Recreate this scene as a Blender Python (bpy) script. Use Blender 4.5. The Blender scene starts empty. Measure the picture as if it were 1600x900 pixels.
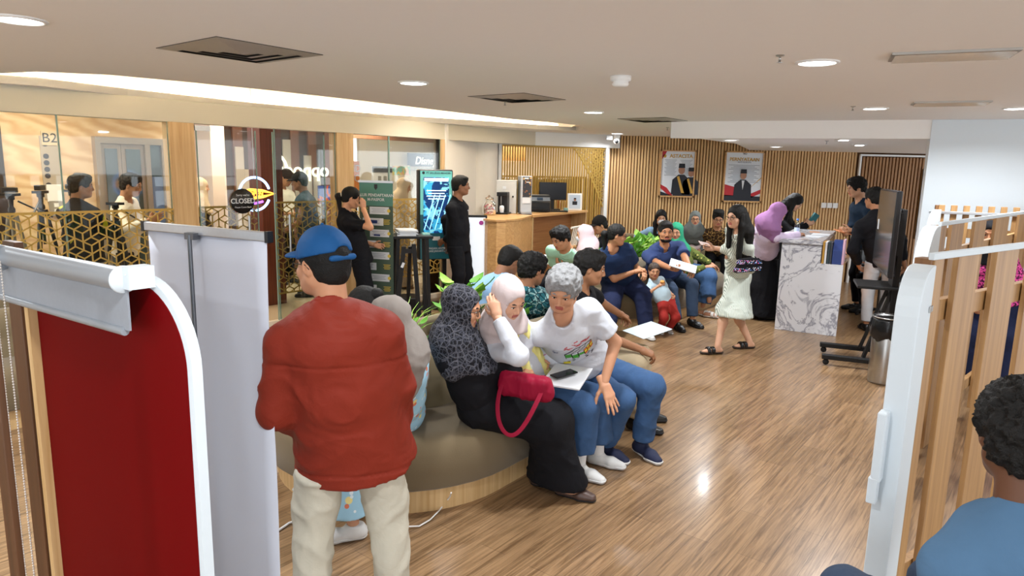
import bpy, bmesh, math, random
import numpy as np
from mathutils import Vector, Matrix, Euler
random.seed(7); rng = np.random.default_rng(7)
C = bpy.context.scene.collection
SC = bpy.context.scene

# ---------------------------------------------------------------- camera
F_PX = 1067.0; PITCH = math.radians(9.9); ROLL = math.radians(1.25); CAMH = 1.85
cam_d = bpy.data.cameras.new('camera'); cam = bpy.data.objects.new('camera', cam_d); C.objects.link(cam)
cam_d.sensor_width = 36.0; cam_d.lens = 36.0*F_PX/1600.0; cam_d.clip_start = 0.05; cam_d.clip_end = 200
cam.location = (0, 0, CAMH)
cam.matrix_world = Matrix.Translation((0, 0, CAMH)) @ Matrix.Rotation(math.pi/2-PITCH, 4, 'X') @ Matrix.Rotation(ROLL, 4, 'Z')
SC.camera = cam
# ---------------------------------------------------------------- world, exposure
w = bpy.data.worlds.new('world'); SC.world = w; w.use_nodes = True
w.node_tree.nodes['Background'].inputs[0].default_value = (0.9, 0.95, 1.0, 1); w.node_tree.nodes['Background'].inputs[1].default_value = 2.3
SC.view_settings.view_transform = 'Standard'; SC.view_settings.look = 'None'
SC.view_settings.gamma = 1.0; SC.view_settings.use_curve_mapping = False
SC.view_settings.exposure = 0.3
HC = 2.45                      # ceiling height
LAMP_W = 25.0                  # watts of one downlight
COVE_E = 22.0

def area(name, loc, size, watts, col=(1, 1, 1), rot=(0, 0, 0), size_y=None, shape=None, spread=math.pi):
    l = bpy.data.lights.new(name, 'AREA'); l.energy = watts; l.color = col; l.size = size; l.spread = spread
    l.shape = shape or ('RECTANGLE' if size_y else 'DISK')
    if size_y: l.size_y = size_y
    o = bpy.data.objects.new(name, l); C.objects.link(o); o.location = loc; o.rotation_euler = rot
    return o

# ---------------------------------------------------------------- pixel helpers (real positions measured from the photograph)
def ray(px, py):
    x = (px-800)/F_PX; y = -(py-450)/F_PX
    c, s = math.cos(ROLL), math.sin(ROLL)
    a = x*c-y*s; b = y*c+x*s
    return Vector((a, math.cos(PITCH)+b*math.sin(PITCH), -math.sin(PITCH)+b*math.cos(PITCH)))
def W(px, py, z=0.0):
    d = ray(px, py); t = (z-CAMH)/d.z
    return Vector((0, 0, CAMH))+d*t
def WY(px, py, y):
    d = ray(px, py); return Vector((0, 0, CAMH))+d*(y/d.y)
def WPL(px, py, p0, ang):      # hit on a vertical plane through p0 running towards compass angle ang (degrees)
    a = math.radians(ang); n = Vector((math.cos(a), -math.sin(a), 0)); d = ray(px, py)
    t = ((Vector((p0[0], p0[1], 0))-Vector((0, 0, CAMH))).dot(n))/d.dot(n)
    return Vector((0, 0, CAMH))+d*t

# ---------------------------------------------------------------- materials
def lin(h):
    h = h.lstrip('#'); v = [int(h[i:i+2], 16)/255 for i in (0, 2, 4)]
    return tuple(((c+0.055)/1.055)**2.4 if c > 0.04045 else c/12.92 for c in v)+(1,)
MATS = {}
def newmat(name):
    m = bpy.data.materials.new(name); m.use_nodes = True
    return m, m.node_tree, m.node_tree.nodes['Principled BSDF']
def mat(name, col, rough=0.6, metal=0.0, bump=0.0, scale=60, var=0.06, emit=0, coat=0, alpha=1, trans=0, spec=0.5, sheen=0, cloth=False, ior=1.45, sss=0):
    if name in MATS: return MATS[name]
    m, nt, b = newmat(name); c = lin(col) if isinstance(col, str) else col
    N = nt.nodes; L = nt.links
    b.inputs['Roughness'].default_value = rough; b.inputs['Metallic'].default_value = metal
    b.inputs['Specular IOR Level'].default_value = spec; b.inputs['Coat Weight'].default_value = coat
    b.inputs['IOR'].default_value = ior
    if trans: b.inputs['Transmission Weight'].default_value = trans
    if alpha < 1: b.inputs['Alpha'].default_value = alpha
    if sheen: b.inputs['Sheen Weight'].default_value = sheen
    if sss:
        b.inputs['Subsurface Weight'].default_value = sss; b.inputs['Subsurface Radius'].default_value = (0.012, 0.005, 0.003)
    if emit:
        b.inputs['Emission Color'].default_value = c; b.inputs['Emission Strength'].default_value = emit
    tc = N.new('ShaderNodeTexCoord'); no = N.new('ShaderNodeTexNoise'); no.inputs['Scale'].default_value = scale*(0.25 if cloth else 1); no.inputs['Detail'].default_value = 6
    L.new(tc.outputs['Object'], no.inputs['Vector'])
    mx = N.new('ShaderNodeMix'); mx.data_type = 'RGBA'; mx.blend_type = 'MIX'
    mx.inputs[6].default_value = tuple(max(0, x*(1-var)) for x in c[:3])+(1,); mx.inputs[7].default_value = tuple(min(1, x*(1+var)) for x in c[:3])+(1,)
    L.new(no.outputs[0], mx.inputs[0]); L.new(mx.outputs[2], b.inputs['Base Color'])
    if bump:
        bp = N.new('ShaderNodeBump'); bp.inputs['Strength'].default_value = bump; bp.inputs['Distance'].default_value = 0.01 if cloth else 0.004
        if cloth:
            n2 = N.new('ShaderNodeTexNoise'); n2.inputs['Scale'].default_value = 14; n2.inputs['Detail'].default_value = 5; n2.inputs['Distortion'].default_value = 1.2
            L.new(tc.outputs['Object'], n2.inputs['Vector']); L.new(n2.outputs[0], bp.inputs['Height'])
        else: L.new(no.outputs[0], bp.inputs['Height'])
        L.new(bp.outputs[0], b.inputs['Normal'])
    MATS[name] = m; return m
def cloth(name, col, rough=0.85, bump=0.35, var=0.08): return mat(name, col, rough, bump=bump, var=var, cloth=True, sheen=0.0, spec=0.2)

def mat_wood(name, c1, c2, rough=0.45, scale=1.0, axis='Z', coat=0.0):
    if name in MATS: return MATS[name]
    m, nt, b = newmat(name); N = nt.nodes; L = nt.links
    tc = N.new('ShaderNodeTexCoord'); mp = N.new('ShaderNodeMapping')
    s = [38*scale]*3; s['XYZ'.index(axis)] = 1.6*scale; mp.inputs['Scale'].default_value = s
    no = N.new('ShaderNodeTexNoise'); no.inputs['Scale'].default_value = 1.0; no.inputs['Detail'].default_value = 5; no.inputs['Distortion'].default_value = 0.6
    cr = N.new('ShaderNodeValToRGB'); cr.color_ramp.elements[0].position = 0.3; cr.color_ramp.elements[1].position = 0.72
    cr.color_ramp.elements[0].color = lin(c1); cr.color_ramp.elements[1].color = lin(c2)
    L.new(tc.outputs['Object'], mp.inputs[0]); L.new(mp.outputs[0], no.inputs['Vector']); L.new(no.outputs[0], cr.inputs[0]); L.new(cr.outputs[0], b.inputs['Base Color'])
    b.inputs['Roughness'].default_value = rough; b.inputs['Coat Weight'].default_value = coat
    bp = N.new('ShaderNodeBump'); bp.inputs['Strength'].default_value = 0.12; bp.inputs['Distance'].default_value = 0.002
    L.new(no.outputs[0], bp.inputs['Height']); L.new(bp.outputs[0], b.inputs['Normal'])
    MATS[name] = m; return m
def mat_floor():
    m, nt, b = newmat('plank_floor'); N = nt.nodes; L = nt.links
    tc = N.new('ShaderNodeTexCoord'); mp = N.new('ShaderNodeMapping'); mp.inputs['Rotation'].default_value = (0, 0, math.radians(-(90-38)))
    L.new(tc.outputs['Object'], mp.inputs[0])
    br = N.new('ShaderNodeTexBrick'); br.inputs['Scale'].default_value = 1; br.inputs['Brick Width'].default_value = 1.2; br.inputs['Row Height'].default_value = 0.145
    br.inputs['Mortar Size'].default_value = 0.0012; br.inputs['Mortar Smooth'].default_value = 0.3; br.offset = 0.37; br.inputs['Bias'].default_value = 0
    br.inputs['Color1'].default_value = lin('#917352'); br.inputs['Color2'].default_value = lin('#a58562'); br.inputs['Mortar'].default_value = lin('#66503a')
    L.new(mp.outputs[0], br.inputs['Vector'])
    m2 = N.new('ShaderNodeMapping'); m2.inputs['Rotation'].default_value = (0, 0, math.radians(-(90-38))); m2.inputs['Scale'].default_value = (1, 1, 1)
    mg = N.new('ShaderNodeMapping'); mg.inputs['Scale'].default_value = (2.2, 55, 1)
    L.new(mp.outputs[0], mg.inputs[0])
    no = N.new('ShaderNodeTexNoise'); no.inputs['Scale'].default_value = 1; no.inputs['Detail'].default_value = 7; no.inputs['Roughness'].default_value = 0.65; no.inputs['Distortion'].default_value = 0.8
    L.new(mg.outputs[0], no.inputs['Vector'])
    cr = N.new('ShaderNodeValToRGB'); cr.color_ramp.elements[0].position = 0.36; cr.color_ramp.elements[0].color = (0.30, 0.25, 0.21, 1); cr.color_ramp.elements[1].position = 0.6; cr.color_ramp.elements[1].color = (1, 1, 1, 1)
    L.new(no.outputs[0], cr.inputs[0])
    mx = N.new('ShaderNodeMix'); mx.data_type = 'RGBA'; mx.blend_type = 'MULTIPLY'; mx.inputs[0].default_value = 0.8
    L.new(br.outputs[0], mx.inputs[6]); L.new(cr.outputs[0], mx.inputs[7]); L.new(mx.outputs[2], b.inputs['Base Color'])
    b.inputs['Roughness'].default_value = 0.3; b.inputs['Coat Weight'].default_value = 0.15; b.inputs['Coat Roughness'].default_value = 0.12
    bp = N.new('ShaderNodeBump'); bp.inputs['Strength'].default_value = 0.15; bp.inputs['Distance'].default_value = 0.0015
    L.new(no.outputs[0], bp.inputs['Height']); L.new(bp.outputs[0], b.inputs['Normal'])
    return m
def mat_marble(name, base, vein, scale=1.0, warm=False):
    m, nt, b = newmat(name); N = nt.nodes; L = nt.links
    tc = N.new('ShaderNodeTexCoord')
    no = N.new('ShaderNodeTexNoise'); no.inputs['Scale'].default_value = 2.3*scale; no.inputs['Detail'].default_value = 9; no.inputs['Roughness'].default_value = 0.62; no.inputs['Distortion'].default_value = 1.6
    L.new(tc.outputs['Object'], no.inputs['Vector'])
    cr = N.new('ShaderNodeValToRGB'); e = cr.color_ramp.elements
    e[0].position = 0.0; e[0].color = lin(base); e[1].position = 1.0; e[1].color = lin(base)
    for p, c in ((0.47, base), (0.497, vein), (0.505, vein), (0.53, base)):
        q = e.new(p); q.color = lin(c)
    L.new(no.outputs[0], cr.inputs[0])
    n2 = N.new('ShaderNodeTexNoise'); n2.inputs['Scale'].default_value = 1.1*scale; n2.inputs['Detail'].default_value = 12; n2.inputs['Roughness'].default_value = 0.75; n2.inputs['Distortion'].default_value = 2.5
    L.new(tc.outputs['Object'], n2.inputs['Vector'])
    c2 = N.new('ShaderNodeValToRGB'); c2.color_ramp.elements[0].position = 0.56; c2.color_ramp.elements[0].color = (0, 0, 0, 1); c2.color_ramp.elements[1].position = 0.66; c2.color_ramp.elements[1].color = (1, 1, 1, 1)
    L.new(n2.outputs[0], c2.inputs[0])
    mx = N.new('ShaderNodeMix'); mx.data_type = 'RGBA'; mx.inputs[7].default_value = lin(vein)
    L.new(c2.outputs[0], mx.inputs[0]); L.new(cr.outputs[0], mx.inputs[6]); L.new(mx.outputs[2], b.inputs['Base Color'])
    b.inputs['Roughness'].default_value = 0.18
    MATS[name] = m; return m
def mat_travertine():
    m, nt, b = newmat('travertine'); N = nt.nodes; L = nt.links
    tc = N.new('ShaderNodeTexCoord'); wv = N.new('ShaderNodeTexWave'); wv.wave_type = 'BANDS'; wv.bands_direction = 'DIAGONAL'
    wv.inputs['Scale'].default_value = 1.6; wv.inputs['Distortion'].default_value = 9; wv.inputs['Detail'].default_value = 5; wv.inputs['Detail Scale'].default_value = 1.4
    mp = N.new('ShaderNodeMapping'); mp.inputs['Scale'].default_value = (0.7, 0.7, 2.0); mp.inputs['Rotation'].default_value = (0.3, 0.4, 0)
    L.new(tc.outputs['Object'], mp.inputs[0]); L.new(mp.outputs[0], wv.inputs['Vector'])
    cr = N.new('ShaderNodeValToRGB'); cr.color_ramp.elements[0].color = lin('#c9a57c'); cr.color_ramp.elements[1].color = lin('#dec29c')
    L.new(wv.outputs['Fac'], cr.inputs[0]); L.new(cr.outputs[0], b.inputs['Base Color']); b.inputs['Roughness'].default_value = 0.25
    return m
def mat_print(name, bg, cols, scale=30, kind='voronoi', thr=0.5, rough=0.85):
    """two- or three-colour printed textile"""
    if name in MATS: return MATS[name]
    m, nt, b = newmat(name); N = nt.nodes; L = nt.links
    tc = N.new('ShaderNodeTexCoord'); prev = None
    col = N.new('ShaderNodeRGB'); col.outputs[0].default_value = lin(bg); prev = col.outputs[0]
    for i, c in enumerate(cols):
        if kind == 'voronoi':
            t = N.new('ShaderNodeTexVoronoi'); t.inputs['Scale'].default_value = scale*(1+0.35*i); out = t.outputs['Distance']
            cr = N.new('ShaderNodeValToRGB'); cr.color_ramp.elements[0].position = thr*0.55; cr.color_ramp.elements[0].color = (1, 1, 1, 1); cr.color_ramp.elements[1].position = thr*0.6; cr.color_ramp.elements[1].color = (0, 0, 0, 1)
        elif kind == 'edge':
            t = N.new('ShaderNodeTexVoronoi'); t.feature = 'DISTANCE_TO_EDGE'; t.inputs['Scale'].default_value = scale*(1+0.6*i); out = t.outputs['Distance']
            cr = N.new('ShaderNodeValToRGB'); cr.color_ramp.elements[0].position = 0.05; cr.color_ramp.elements[0].color = (1, 1, 1, 1); cr.color_ramp.elements[1].position = 0.09; cr.color_ramp.elements[1].color = (0, 0, 0, 1)
        else:
            t = N.new('ShaderNodeTexNoise'); t.inputs['Scale'].default_value = scale*(1+0.35*i); t.inputs['Detail'].default_value = 3; t.inputs['Distortion'].default_value = 1.5; out = t.outputs[0]
            cr = N.new('ShaderNodeValToRGB'); cr.color_ramp.elements[0].position = thr; cr.color_ramp.elements[0].color = (0, 0, 0, 1); cr.color_ramp.elements[1].position = thr+0.03; cr.color_ramp.elements[1].color = (1, 1, 1, 1)
        mp = N.new('ShaderNodeMapping'); mp.inputs['Location'].default_value = (i*3.1, i*1.7, i*2.3)
        L.new(tc.outputs['Object'], mp.inputs[0]); L.new(mp.outputs[0], t.inputs['Vector']); L.new(out, cr.inputs[0])
        mx = N.new('ShaderNodeMix'); mx.data_type = 'RGBA'; mx.inputs[7].default_value = lin(c)
        L.new(cr.outputs[0], mx.inputs[0]); L.new(prev, mx.inputs[6]); prev = mx.outputs[2]
    L.new(prev, b.inputs['Base Color']); b.inputs['Roughness'].default_value = rough; b.inputs['Specular IOR Level'].default_value = 0.25
    MATS[name] = m; return m
def mat_stripe(name, c1, c2, freq=60, axis=0, duty=0.5):
    if name in MATS: return MATS[name]
    m, nt, b = newmat(name); N = nt.nodes; L = nt.links
    tc = N.new('ShaderNodeTexCoord'); wv = N.new('ShaderNodeTexWave'); wv.bands_direction = 'XYZ'[axis]; wv.inputs['Scale'].default_value = freq; wv.inputs['Distortion'].default_value = 0.6; wv.inputs['Detail'].default_value = 1
    cr = N.new('ShaderNodeValToRGB'); cr.color_ramp.elements[0].position = duty-0.08; cr.color_ramp.elements[1].position = duty+0.08
    cr.color_ramp.elements[0].color = lin(c1); cr.color_ramp.elements[1].color = lin(c2)
    L.new(tc.outputs['Object'], wv.inputs['Vector']); L.new(wv.outputs['Fac'], cr.inputs[0]); L.new(cr.outputs[0], b.inputs['Base Color'])
    b.inputs['Roughness'].default_value = 0.85
    MATS[name] = m; return m
def mat_glass(name='clear_glass', tint=(0.93, 0.96, 0.95, 1), refl=0.10):
    if name in MATS: return MATS[name]
    m, nt, b = newmat(name); N = nt.nodes; L = nt.links; N.remove(b)
    out = N['Material Output']; tr = N.new('ShaderNodeBsdfTransparent'); tr.inputs[0].default_value = tint
    gl = N.new('ShaderNodeBsdfGlossy'); gl.inputs['Roughness'].default_value = 0.02; mx = N.new('ShaderNodeMixShader')
    fr = N.new('ShaderNodeFresnel'); fr.inputs[0].default_value = 1.45
    mu = N.new('ShaderNodeMath'); mu.operation = 'MULTIPLY'; mu.inputs[1].default_value = refl/0.04*0.5
    L.new(fr.outputs[0], mu.inputs[0]); L.new(mu.outputs[0], mx.inputs[0]); L.new(tr.outputs[0], mx.inputs[1]); L.new(gl.outputs[0], mx.inputs[2]); L.new(mx.outputs[0], out.inputs[0])
    MATS[name] = m; return m

# ---------------------------------------------------------------- object helpers
def tag(o, label=None, cat=None, group=None, kind=None):
    if label: o['label'] = label
    if cat: o['category'] = cat
    if group: o['group'] = group
    if kind: o['kind'] = kind
    return o
def empty(name, loc, rz=0, label=None, cat=None, group=None):
    o = bpy.data.objects.new(name, None); o.empty_display_size = 0.1; C.objects.link(o)
    o.location = loc; o.rotation_euler = (0, 0, rz); tag(o, label, cat, group); return o
def link(name, me, parent=None, mats=(), loc=None, rz=0, smooth=False):
    o = bpy.data.objects.new(name, me); C.objects.link(o)
    for m in (mats if isinstance(mats, (list, tuple)) else [mats]): me.materials.append(m)
    if parent: o.parent = parent
    if loc is not None: o.location = loc; o.rotation_euler = (0, 0, rz)
    if smooth: me.shade_smooth()
    return o
class MB:
    """collects boxes, tubes, lathes, prisms into one mesh"""
    def __init__(s): s.v = []; s.f = []; s.mi = []; s.sm = []
    def add(s, vs, fs, mi=0, sm=False):
        n = len(s.v); s.v += [tuple(v) for v in vs]; s.f += [tuple(n+i for i in f) for f in fs]; s.mi += [mi]*len(fs); s.sm += [sm]*len(fs); return s
    def box(s, c, d, rz=0, mi=0, M=None):
        c = Vector(c); hx, hy, hz = d[0]/2, d[1]/2, d[2]/2; R = Matrix.Rotation(rz, 3, 'Z') if M is None else M
        vs = [c+R@Vector((x, y, z)) for z in (-hz, hz) for x, y in ((-hx, -hy), (hx, -hy), (hx, hy), (-hx, hy))]
        return s.add(vs, [(3, 2, 1, 0), (4, 5, 6, 7), (0, 1, 5, 4), (1, 2, 6, 5), (2, 3, 7, 6), (3, 0, 4, 7)], mi)
    def seg(s, a, b, w, h, mi=0, up=(0, 0, 1)):   # beam of w (side) x h (up) between two points
        a = Vector(a); b = Vector(b); d = (b-a); L = d.length; d.normalize(); u = Vector(up)
        if abs(d.dot(u)) > 0.99: u = Vector((0, 1, 0))
        x = d.cross(u).normalized(); u = x.cross(d)
        vs = [p+x*sx*w/2+u*sz*h/2 for p in (a, b) for sx, sz in ((-1, -1), (1, -1), (1, 1), (-1, 1))]
        return s.add(vs, [(0, 1, 2, 3), (7, 6, 5, 4), (0, 4, 5, 1), (1, 5, 6, 2), (2, 6, 7, 3), (3, 7, 4, 0)], mi)
    def tube(s, pts, r, n=10, mi=0, closed=False, cap=True):
        pts = [Vector(p) for p in pts]; rs = r if isinstance(r, (list, tuple)) else [r]*len(pts); k = len(pts); vs = []; x = None
        for i, p in enumerate(pts):
            if closed: d = pts[(i+1) % k]-pts[i-1]
            else: d = pts[min(i+1, k-1)]-pts[max(i-1, 0)]
            d.normalize()
            if x is None: x = d.orthogonal().normalized()
            else:
                x = (x-d*x.dot(d)); x = x.normalized() if x.length > 1e-6 else d.orthogonal().normalized()
            y = d.cross(x)
            vs += [p+(x*math.cos(2*math.pi*j/n)+y*math.sin(2*math.pi*j/n))*rs[i] for j in range(n)]
        fs = []
        for i in range(k if closed else k-1):
            i2 = (i+1) % k
            fs += [(i*n+j, i*n+(j+1) % n, i2*n+(j+1) % n, i2*n+j) for j in range(n)]
        s.add(vs, fs, mi, True)
        if cap and not closed: s.add(vs[:n], [tuple(range(n))[::-1]], mi); s.add(vs[-n:], [tuple(range(n))], mi)
        return s
    def lathe(s, prof, c=(0, 0, 0), n=24, mi=0, sm=True, R=None):
        c = Vector(c); vs = []
        for r, z in prof:
            for j in range(n):
                v = Vector((r*math.cos(2*math.pi*j/n), r*math.sin(2*math.pi*j/n), z)); vs.append(c+(R@v if R else v))
        fs = [(i*n+j, i*n+(j+1) % n, (i+1)*n+(j+1) % n, (i+1)*n+j) for i in range(len(prof)-1) for j in range(n)]
        return s.add(vs, fs, mi, sm)
    def prism(s, poly, z0, z1, mi=0, M=None, sm=False):   # poly in XY (ccw), extruded along z; M 4x4
        n = len(poly); vs = [Vector((x, y, z)) for z in (z0, z1) for x, y in poly]
        if M is not None: vs = [M@v for v in vs]
        s.add(vs, [tuple(range(n))[::-1], tuple(range(n, 2*n))], mi)
        m = len(s.v)-2*n; s.f += [(m+i, m+(i+1) % n, m+n+(i+1) % n, m+n+i) for i in range(n)]; s.mi += [mi]*n; s.sm += [sm]*n
        return s
    def sphere(s, c, r, n=12, mi=0, R=None):
        r = (r, r, r) if not isinstance(r, (tuple, list)) else r; m = n//2+1; c = Vector(c); vs = []
        for i in range(m+1):
            t = math.pi*i/m
            for j in range(n):
                v = Vector((r[0]*math.sin(t)*math.cos(2*math.pi*j/n), r[1]*math.sin(t)*math.sin(2*math.pi*j/n), r[2]*math.cos(t))); vs.append(c+(R@v if R else v))
        fs = [(i*n+j, (i+1)*n+j, (i+1)*n+(j+1) % n, i*n+(j+1) % n) for i in range(m) for j in range(n)]
        return s.add(vs, fs, mi, True)
    def build(s, name, mats, parent=None, loc=None, rz=0, bevel=0, seg=2, M=None, world=False):
        me = bpy.data.meshes.new(name)
        vs = s.v if M is None else [tuple(M@Vector(v)) for v in s.v]
        if world and loc is not None:
            inv = (Matrix.Translation(loc)@Matrix.Rotation(rz, 4, 'Z')).inverted(); vs = [tuple(inv@Vector(v)) for v in vs]
        if parent is not None and world and loc is None:
            inv = (Matrix.Translation(parent.location)@parent.rotation_euler.to_matrix().to_4x4()).inverted(); vs = [tuple(inv@Vector(v)) for v in vs]
        me.from_pydata(vs, [], s.f)
        me.polygons.foreach_set('material_index', s.mi); me.polygons.foreach_set('use_smooth', s.sm)
        o = bpy.data.objects.new(name, me); C.objects.link(o)
        for m in (mats if isinstance(mats, (list, tuple)) else [mats]): me.materials.append(m)
        if parent: o.parent = parent
        if loc is not None: o.location = loc; o.rotation_euler = (0, 0, rz)
        if bevel:
            bm = bmesh.new(); bm.from_mesh(me); bmesh.ops.remove_doubles(bm, verts=bm.verts, dist=1e-5)
            bmesh.ops.recalc_face_normals(bm, faces=bm.faces)
            es = [e for e in bm.edges if len(e.link_faces) == 2 and e.calc_face_angle(0) > 0.5]
            bmesh.ops.bevel(bm, geom=es, offset=bevel, segments=seg, profile=0.5, affect='EDGES', clamp_overlap=True)
            bm.to_mesh(me); bm.free()
        else:
            bm = bmesh.new(); bm.from_mesh(me); bmesh.ops.recalc_face_normals(bm, faces=bm.faces); bm.to_mesh(me); bm.free()
        return o
def struct(o): o['kind'] = 'structure'; return o
def frame_m(p, ang, face=False):
    """4x4: origin p, local X = compass direction ang (deg, 0=+Y, 90=+X), local Z up, local Y = X turned 90 left"""
    a = math.radians(ang); return Matrix.Translation(p) @ Matrix.Rotation(math.pi/2-a, 4, 'Z')
def cr(o):   # copy with parts
    c = o.copy(); C.objects.link(c)
    for ch in [x for x in bpy.data.objects if x.parent == o]:
        d = ch.copy(); C.objects.link(d); d.parent = c
        for g in [x for x in bpy.data.objects if x.parent == ch]:
            e = g.copy(); C.objects.link(e); e.parent = d
    return c
def text_mesh(txt, size, extr=0.0008, align='CENTER', bold=0.0, shear=0.0, spacing=1.0, line=1.0):
    cu = bpy.data.curves.new('t', 'FONT'); cu.body = txt; cu.size = size; cu.extrude = extr; cu.align_x = align; cu.align_y = 'CENTER'; cu.offset = bold*size; cu.shear = shear; cu.space_character = spacing; cu.space_line = line; cu.resolution_u = 3
    o = bpy.data.objects.new('t', cu); C.objects.link(o); dg = bpy.context.evaluated_depsgraph_get(); me = bpy.data.meshes.new_from_object(o.evaluated_get(dg))
    bpy.data.objects.remove(o); bpy.data.curves.remove(cu); return me
def text(name, txt, size, m, parent, M, **k):
    """text in local XZ plane of matrix M, facing local -Y"""
    me = text_mesh(txt, size, **k); me.transform(M @ Matrix.Rotation(math.pi/2, 4, 'X')); me.materials.clear()
    return link(name, me, parent, m)

# ================================================================= signed distance figures
class Field:
    def __init__(s, lo, hi, h):
        s.h = h; s.lo = np.array(lo, float)-2*h; n = np.ceil((np.array(hi, float)+2*h-s.lo)/h).astype(int)+1
        s.n = n; s.F = np.full(tuple(n), 1.0, np.float32)
        s.ax = [s.lo[i]+h*np.arange(n[i]) for i in range(3)]
    def sub(s, lo, hi, pad):
        i0 = np.maximum(np.floor((np.array(lo)-pad-s.lo)/s.h).astype(int), 0); i1 = np.minimum(np.ceil((np.array(hi)+pad-s.lo)/s.h).astype(int)+1, s.n)
        if np.any(i1 <= i0): return None, None
        sl = tuple(slice(a, b) for a, b in zip(i0, i1))
        X = np.meshgrid(*[s.ax[i][sl[i]] for i in range(3)], indexing='ij', sparse=True)
        return sl, X
    def _mix(s, sl, d, k, op):
        A = s.F[sl]
        if op == 'u':
            if k > 0:
                h = np.maximum(k-np.abs(A-d), 0)/k; s.F[sl] = np.minimum(A, d)-h*h*k*0.25
            else: s.F[sl] = np.minimum(A, d)
        elif op == 's':
            d = -d
            if k > 0:
                h = np.maximum(k-np.abs(A-d), 0)/k; s.F[sl] = np.maximum(A, d)+h*h*k*0.25
            else: s.F[sl] = np.maximum(A, d)
    def cap(s, a, b, ra, rb=None, k=0.02, ax=None, q=1.0, op='u', cuts=()):
        a = np.array(a, float); b = np.array(b, float); rb = ra if rb is None else rb; R = max(ra, rb)*max(q, 1)
        lo = np.minimum(a-R, b-R); hi = np.maximum(a+R, b+R)
        sl, X = s.sub(lo, hi, k+2*s.h)
        if sl is None: return s
        P = [X[i]-a[i] for i in range(3)]; D = b-a
        if ax is not None:
            ax = np.array(ax, float); ax /= np.linalg.norm(ax); c = (1-1/q)
            da = P[0]*ax[0]+P[1]*ax[1]+P[2]*ax[2]; P = [P[i]-da*ax[i]*c for i in range(3)]; D = D-ax*(D@ax)*c
        L2 = max(D@D, 1e-9); t = np.clip((P[0]*D[0]+P[1]*D[1]+P[2]*D[2])/L2, 0, 1)
        d = np.sqrt((P[0]-t*D[0])**2+(P[1]-t*D[1])**2+(P[2]-t*D[2])**2)-(ra+(rb-ra)*t)
        for (cp, cn) in cuts:
            cp = np.array(cp, float); cn = np.array(cn, float)/np.linalg.norm(cn)
            d = np.maximum(d, (X[0]-cp[0])*cn[0]+(X[1]-cp[1])*cn[1]+(X[2]-cp[2])*cn[2])
        s._mix(sl, d.astype(np.float32), k, op); return s
    def ell(s, c, r, R=None, k=0.02, op='u', cuts=()):
        c = np.array(c, float); r = np.array(r, float); m = r.max()
        sl, X = s.sub(c-m, c+m, k+2*s.h)
        if sl is None: return s
        P = [X[i]-c[i] for i in range(3)]
        if R is not None: P = [P[0]*R[0][j]+P[1]*R[1][j]+P[2]*R[2][j] for j in range(3)]
        k0 = np.sqrt((P[0]/r[0])**2+(P[1]/r[1])**2+(P[2]/r[2])**2); k1 = np.sqrt((P[0]/r[0]**2)**2+(P[1]/r[1]**2)**2+(P[2]/r[2]**2)**2)+1e-9
        d = np.where(k0 < 0.05, -r.min(), k0*(k0-1)/k1)
        for (cp, cn) in cuts:
            cp = np.array(cp, float); cn = np.array(cn, float)/np.linalg.norm(cn)
            d = np.maximum(d, (X[0]-cp[0])*cn[0]+(X[1]-cp[1])*cn[1]+(X[2]-cp[2])*cn[2])
        s._mix(sl, d.astype(np.float32), k, op); return s
    def plane(s, p, n, k=0.0):      # keep the side where (x-p).n < 0
        X = np.meshgrid(*s.ax, indexing='ij', sparse=True); p = np.array(p, float); n = np.array(n, float)/np.linalg.norm(n)
        d = ((X[0]-p[0])*n[0]+(X[1]-p[1])*n[1]+(X[2]-p[2])*n[2]).astype(np.float32)
        if k > 0:
            h = np.maximum(k-np.abs(s.F-d), 0)/k; s.F = np.maximum(s.F, d)+h*h*k*0.25
        else: s.F = np.maximum(s.F, d)
        return s
    def mesh(s):
        F = s.F; nx, ny, nz = F.shape; I = F < 0
        c = np.zeros((nx-1, ny-1, nz-1), np.uint8)
        for dx in (0, 1):
            for dy in (0, 1):
                for dz in (0, 1): c += I[dx:nx-1+dx, dy:ny-1+dy, dz:nz-1+dz]
        act = (c > 0) & (c < 8); ids = np.argwhere(act)
        if len(ids) == 0: return np.zeros((0, 3)), np.zeros((0, 4), int)
        idx = np.full(act.shape, -1, np.int64); idx[act] = np.arange(len(ids))
        acc = np.zeros((len(ids), 3)); cnt = np.zeros(len(ids)); x, y, z = ids.T
        for ax in range(3):
            o = [0, 0, 0]
            for u in (0, 1):
                for v in (0, 1):
                    a1, a2 = [(1, 2), (0, 2), (0, 1)][ax]; o = [0, 0, 0]; o[a1] = u; o[a2] = v; p = list(o); p[ax] = 1
                    f0 = F[x+o[0], y+o[1], z+o[2]]; f1 = F[x+p[0], y+p[1], z+p[2]]; m = (f0 < 0) != (f1 < 0)
                    t = np.where(m, f0/(f0-f1+1e-12), 0); pt = np.tile(np.array(o, float), (len(ids), 1)); pt[:, ax] = t
                    acc[m] += pt[m]; cnt[m] += 1
        V = (ids+acc/cnt[:, None])*s.h+s.lo
        Q = []
        for ax in range(3):
            sl0 = [slice(None)]*3; sl1 = [slice(None)]*3; sl0[ax] = slice(0, -1); sl1[ax] = slice(1, None)
            a = I[tuple(sl0)]; b = I[tuple(sl1)]; e = np.argwhere(a != b); a1, a2 = [(1, 2), (2, 0), (0, 1)][ax]
            e = e[(e[:, a1] > 0) & (e[:, a2] > 0) & (e[:, a1] < F.shape[a1]-1) & (e[:, a2] < F.shape[a2]-1)]
            if len(e) == 0: continue
            flip = b[tuple(e.T)]
            def g(d1, d2):
                q = e.copy(); q[:, a1] -= d1; q[:, a2] -= d2; return idx[tuple(q.T)]
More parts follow.
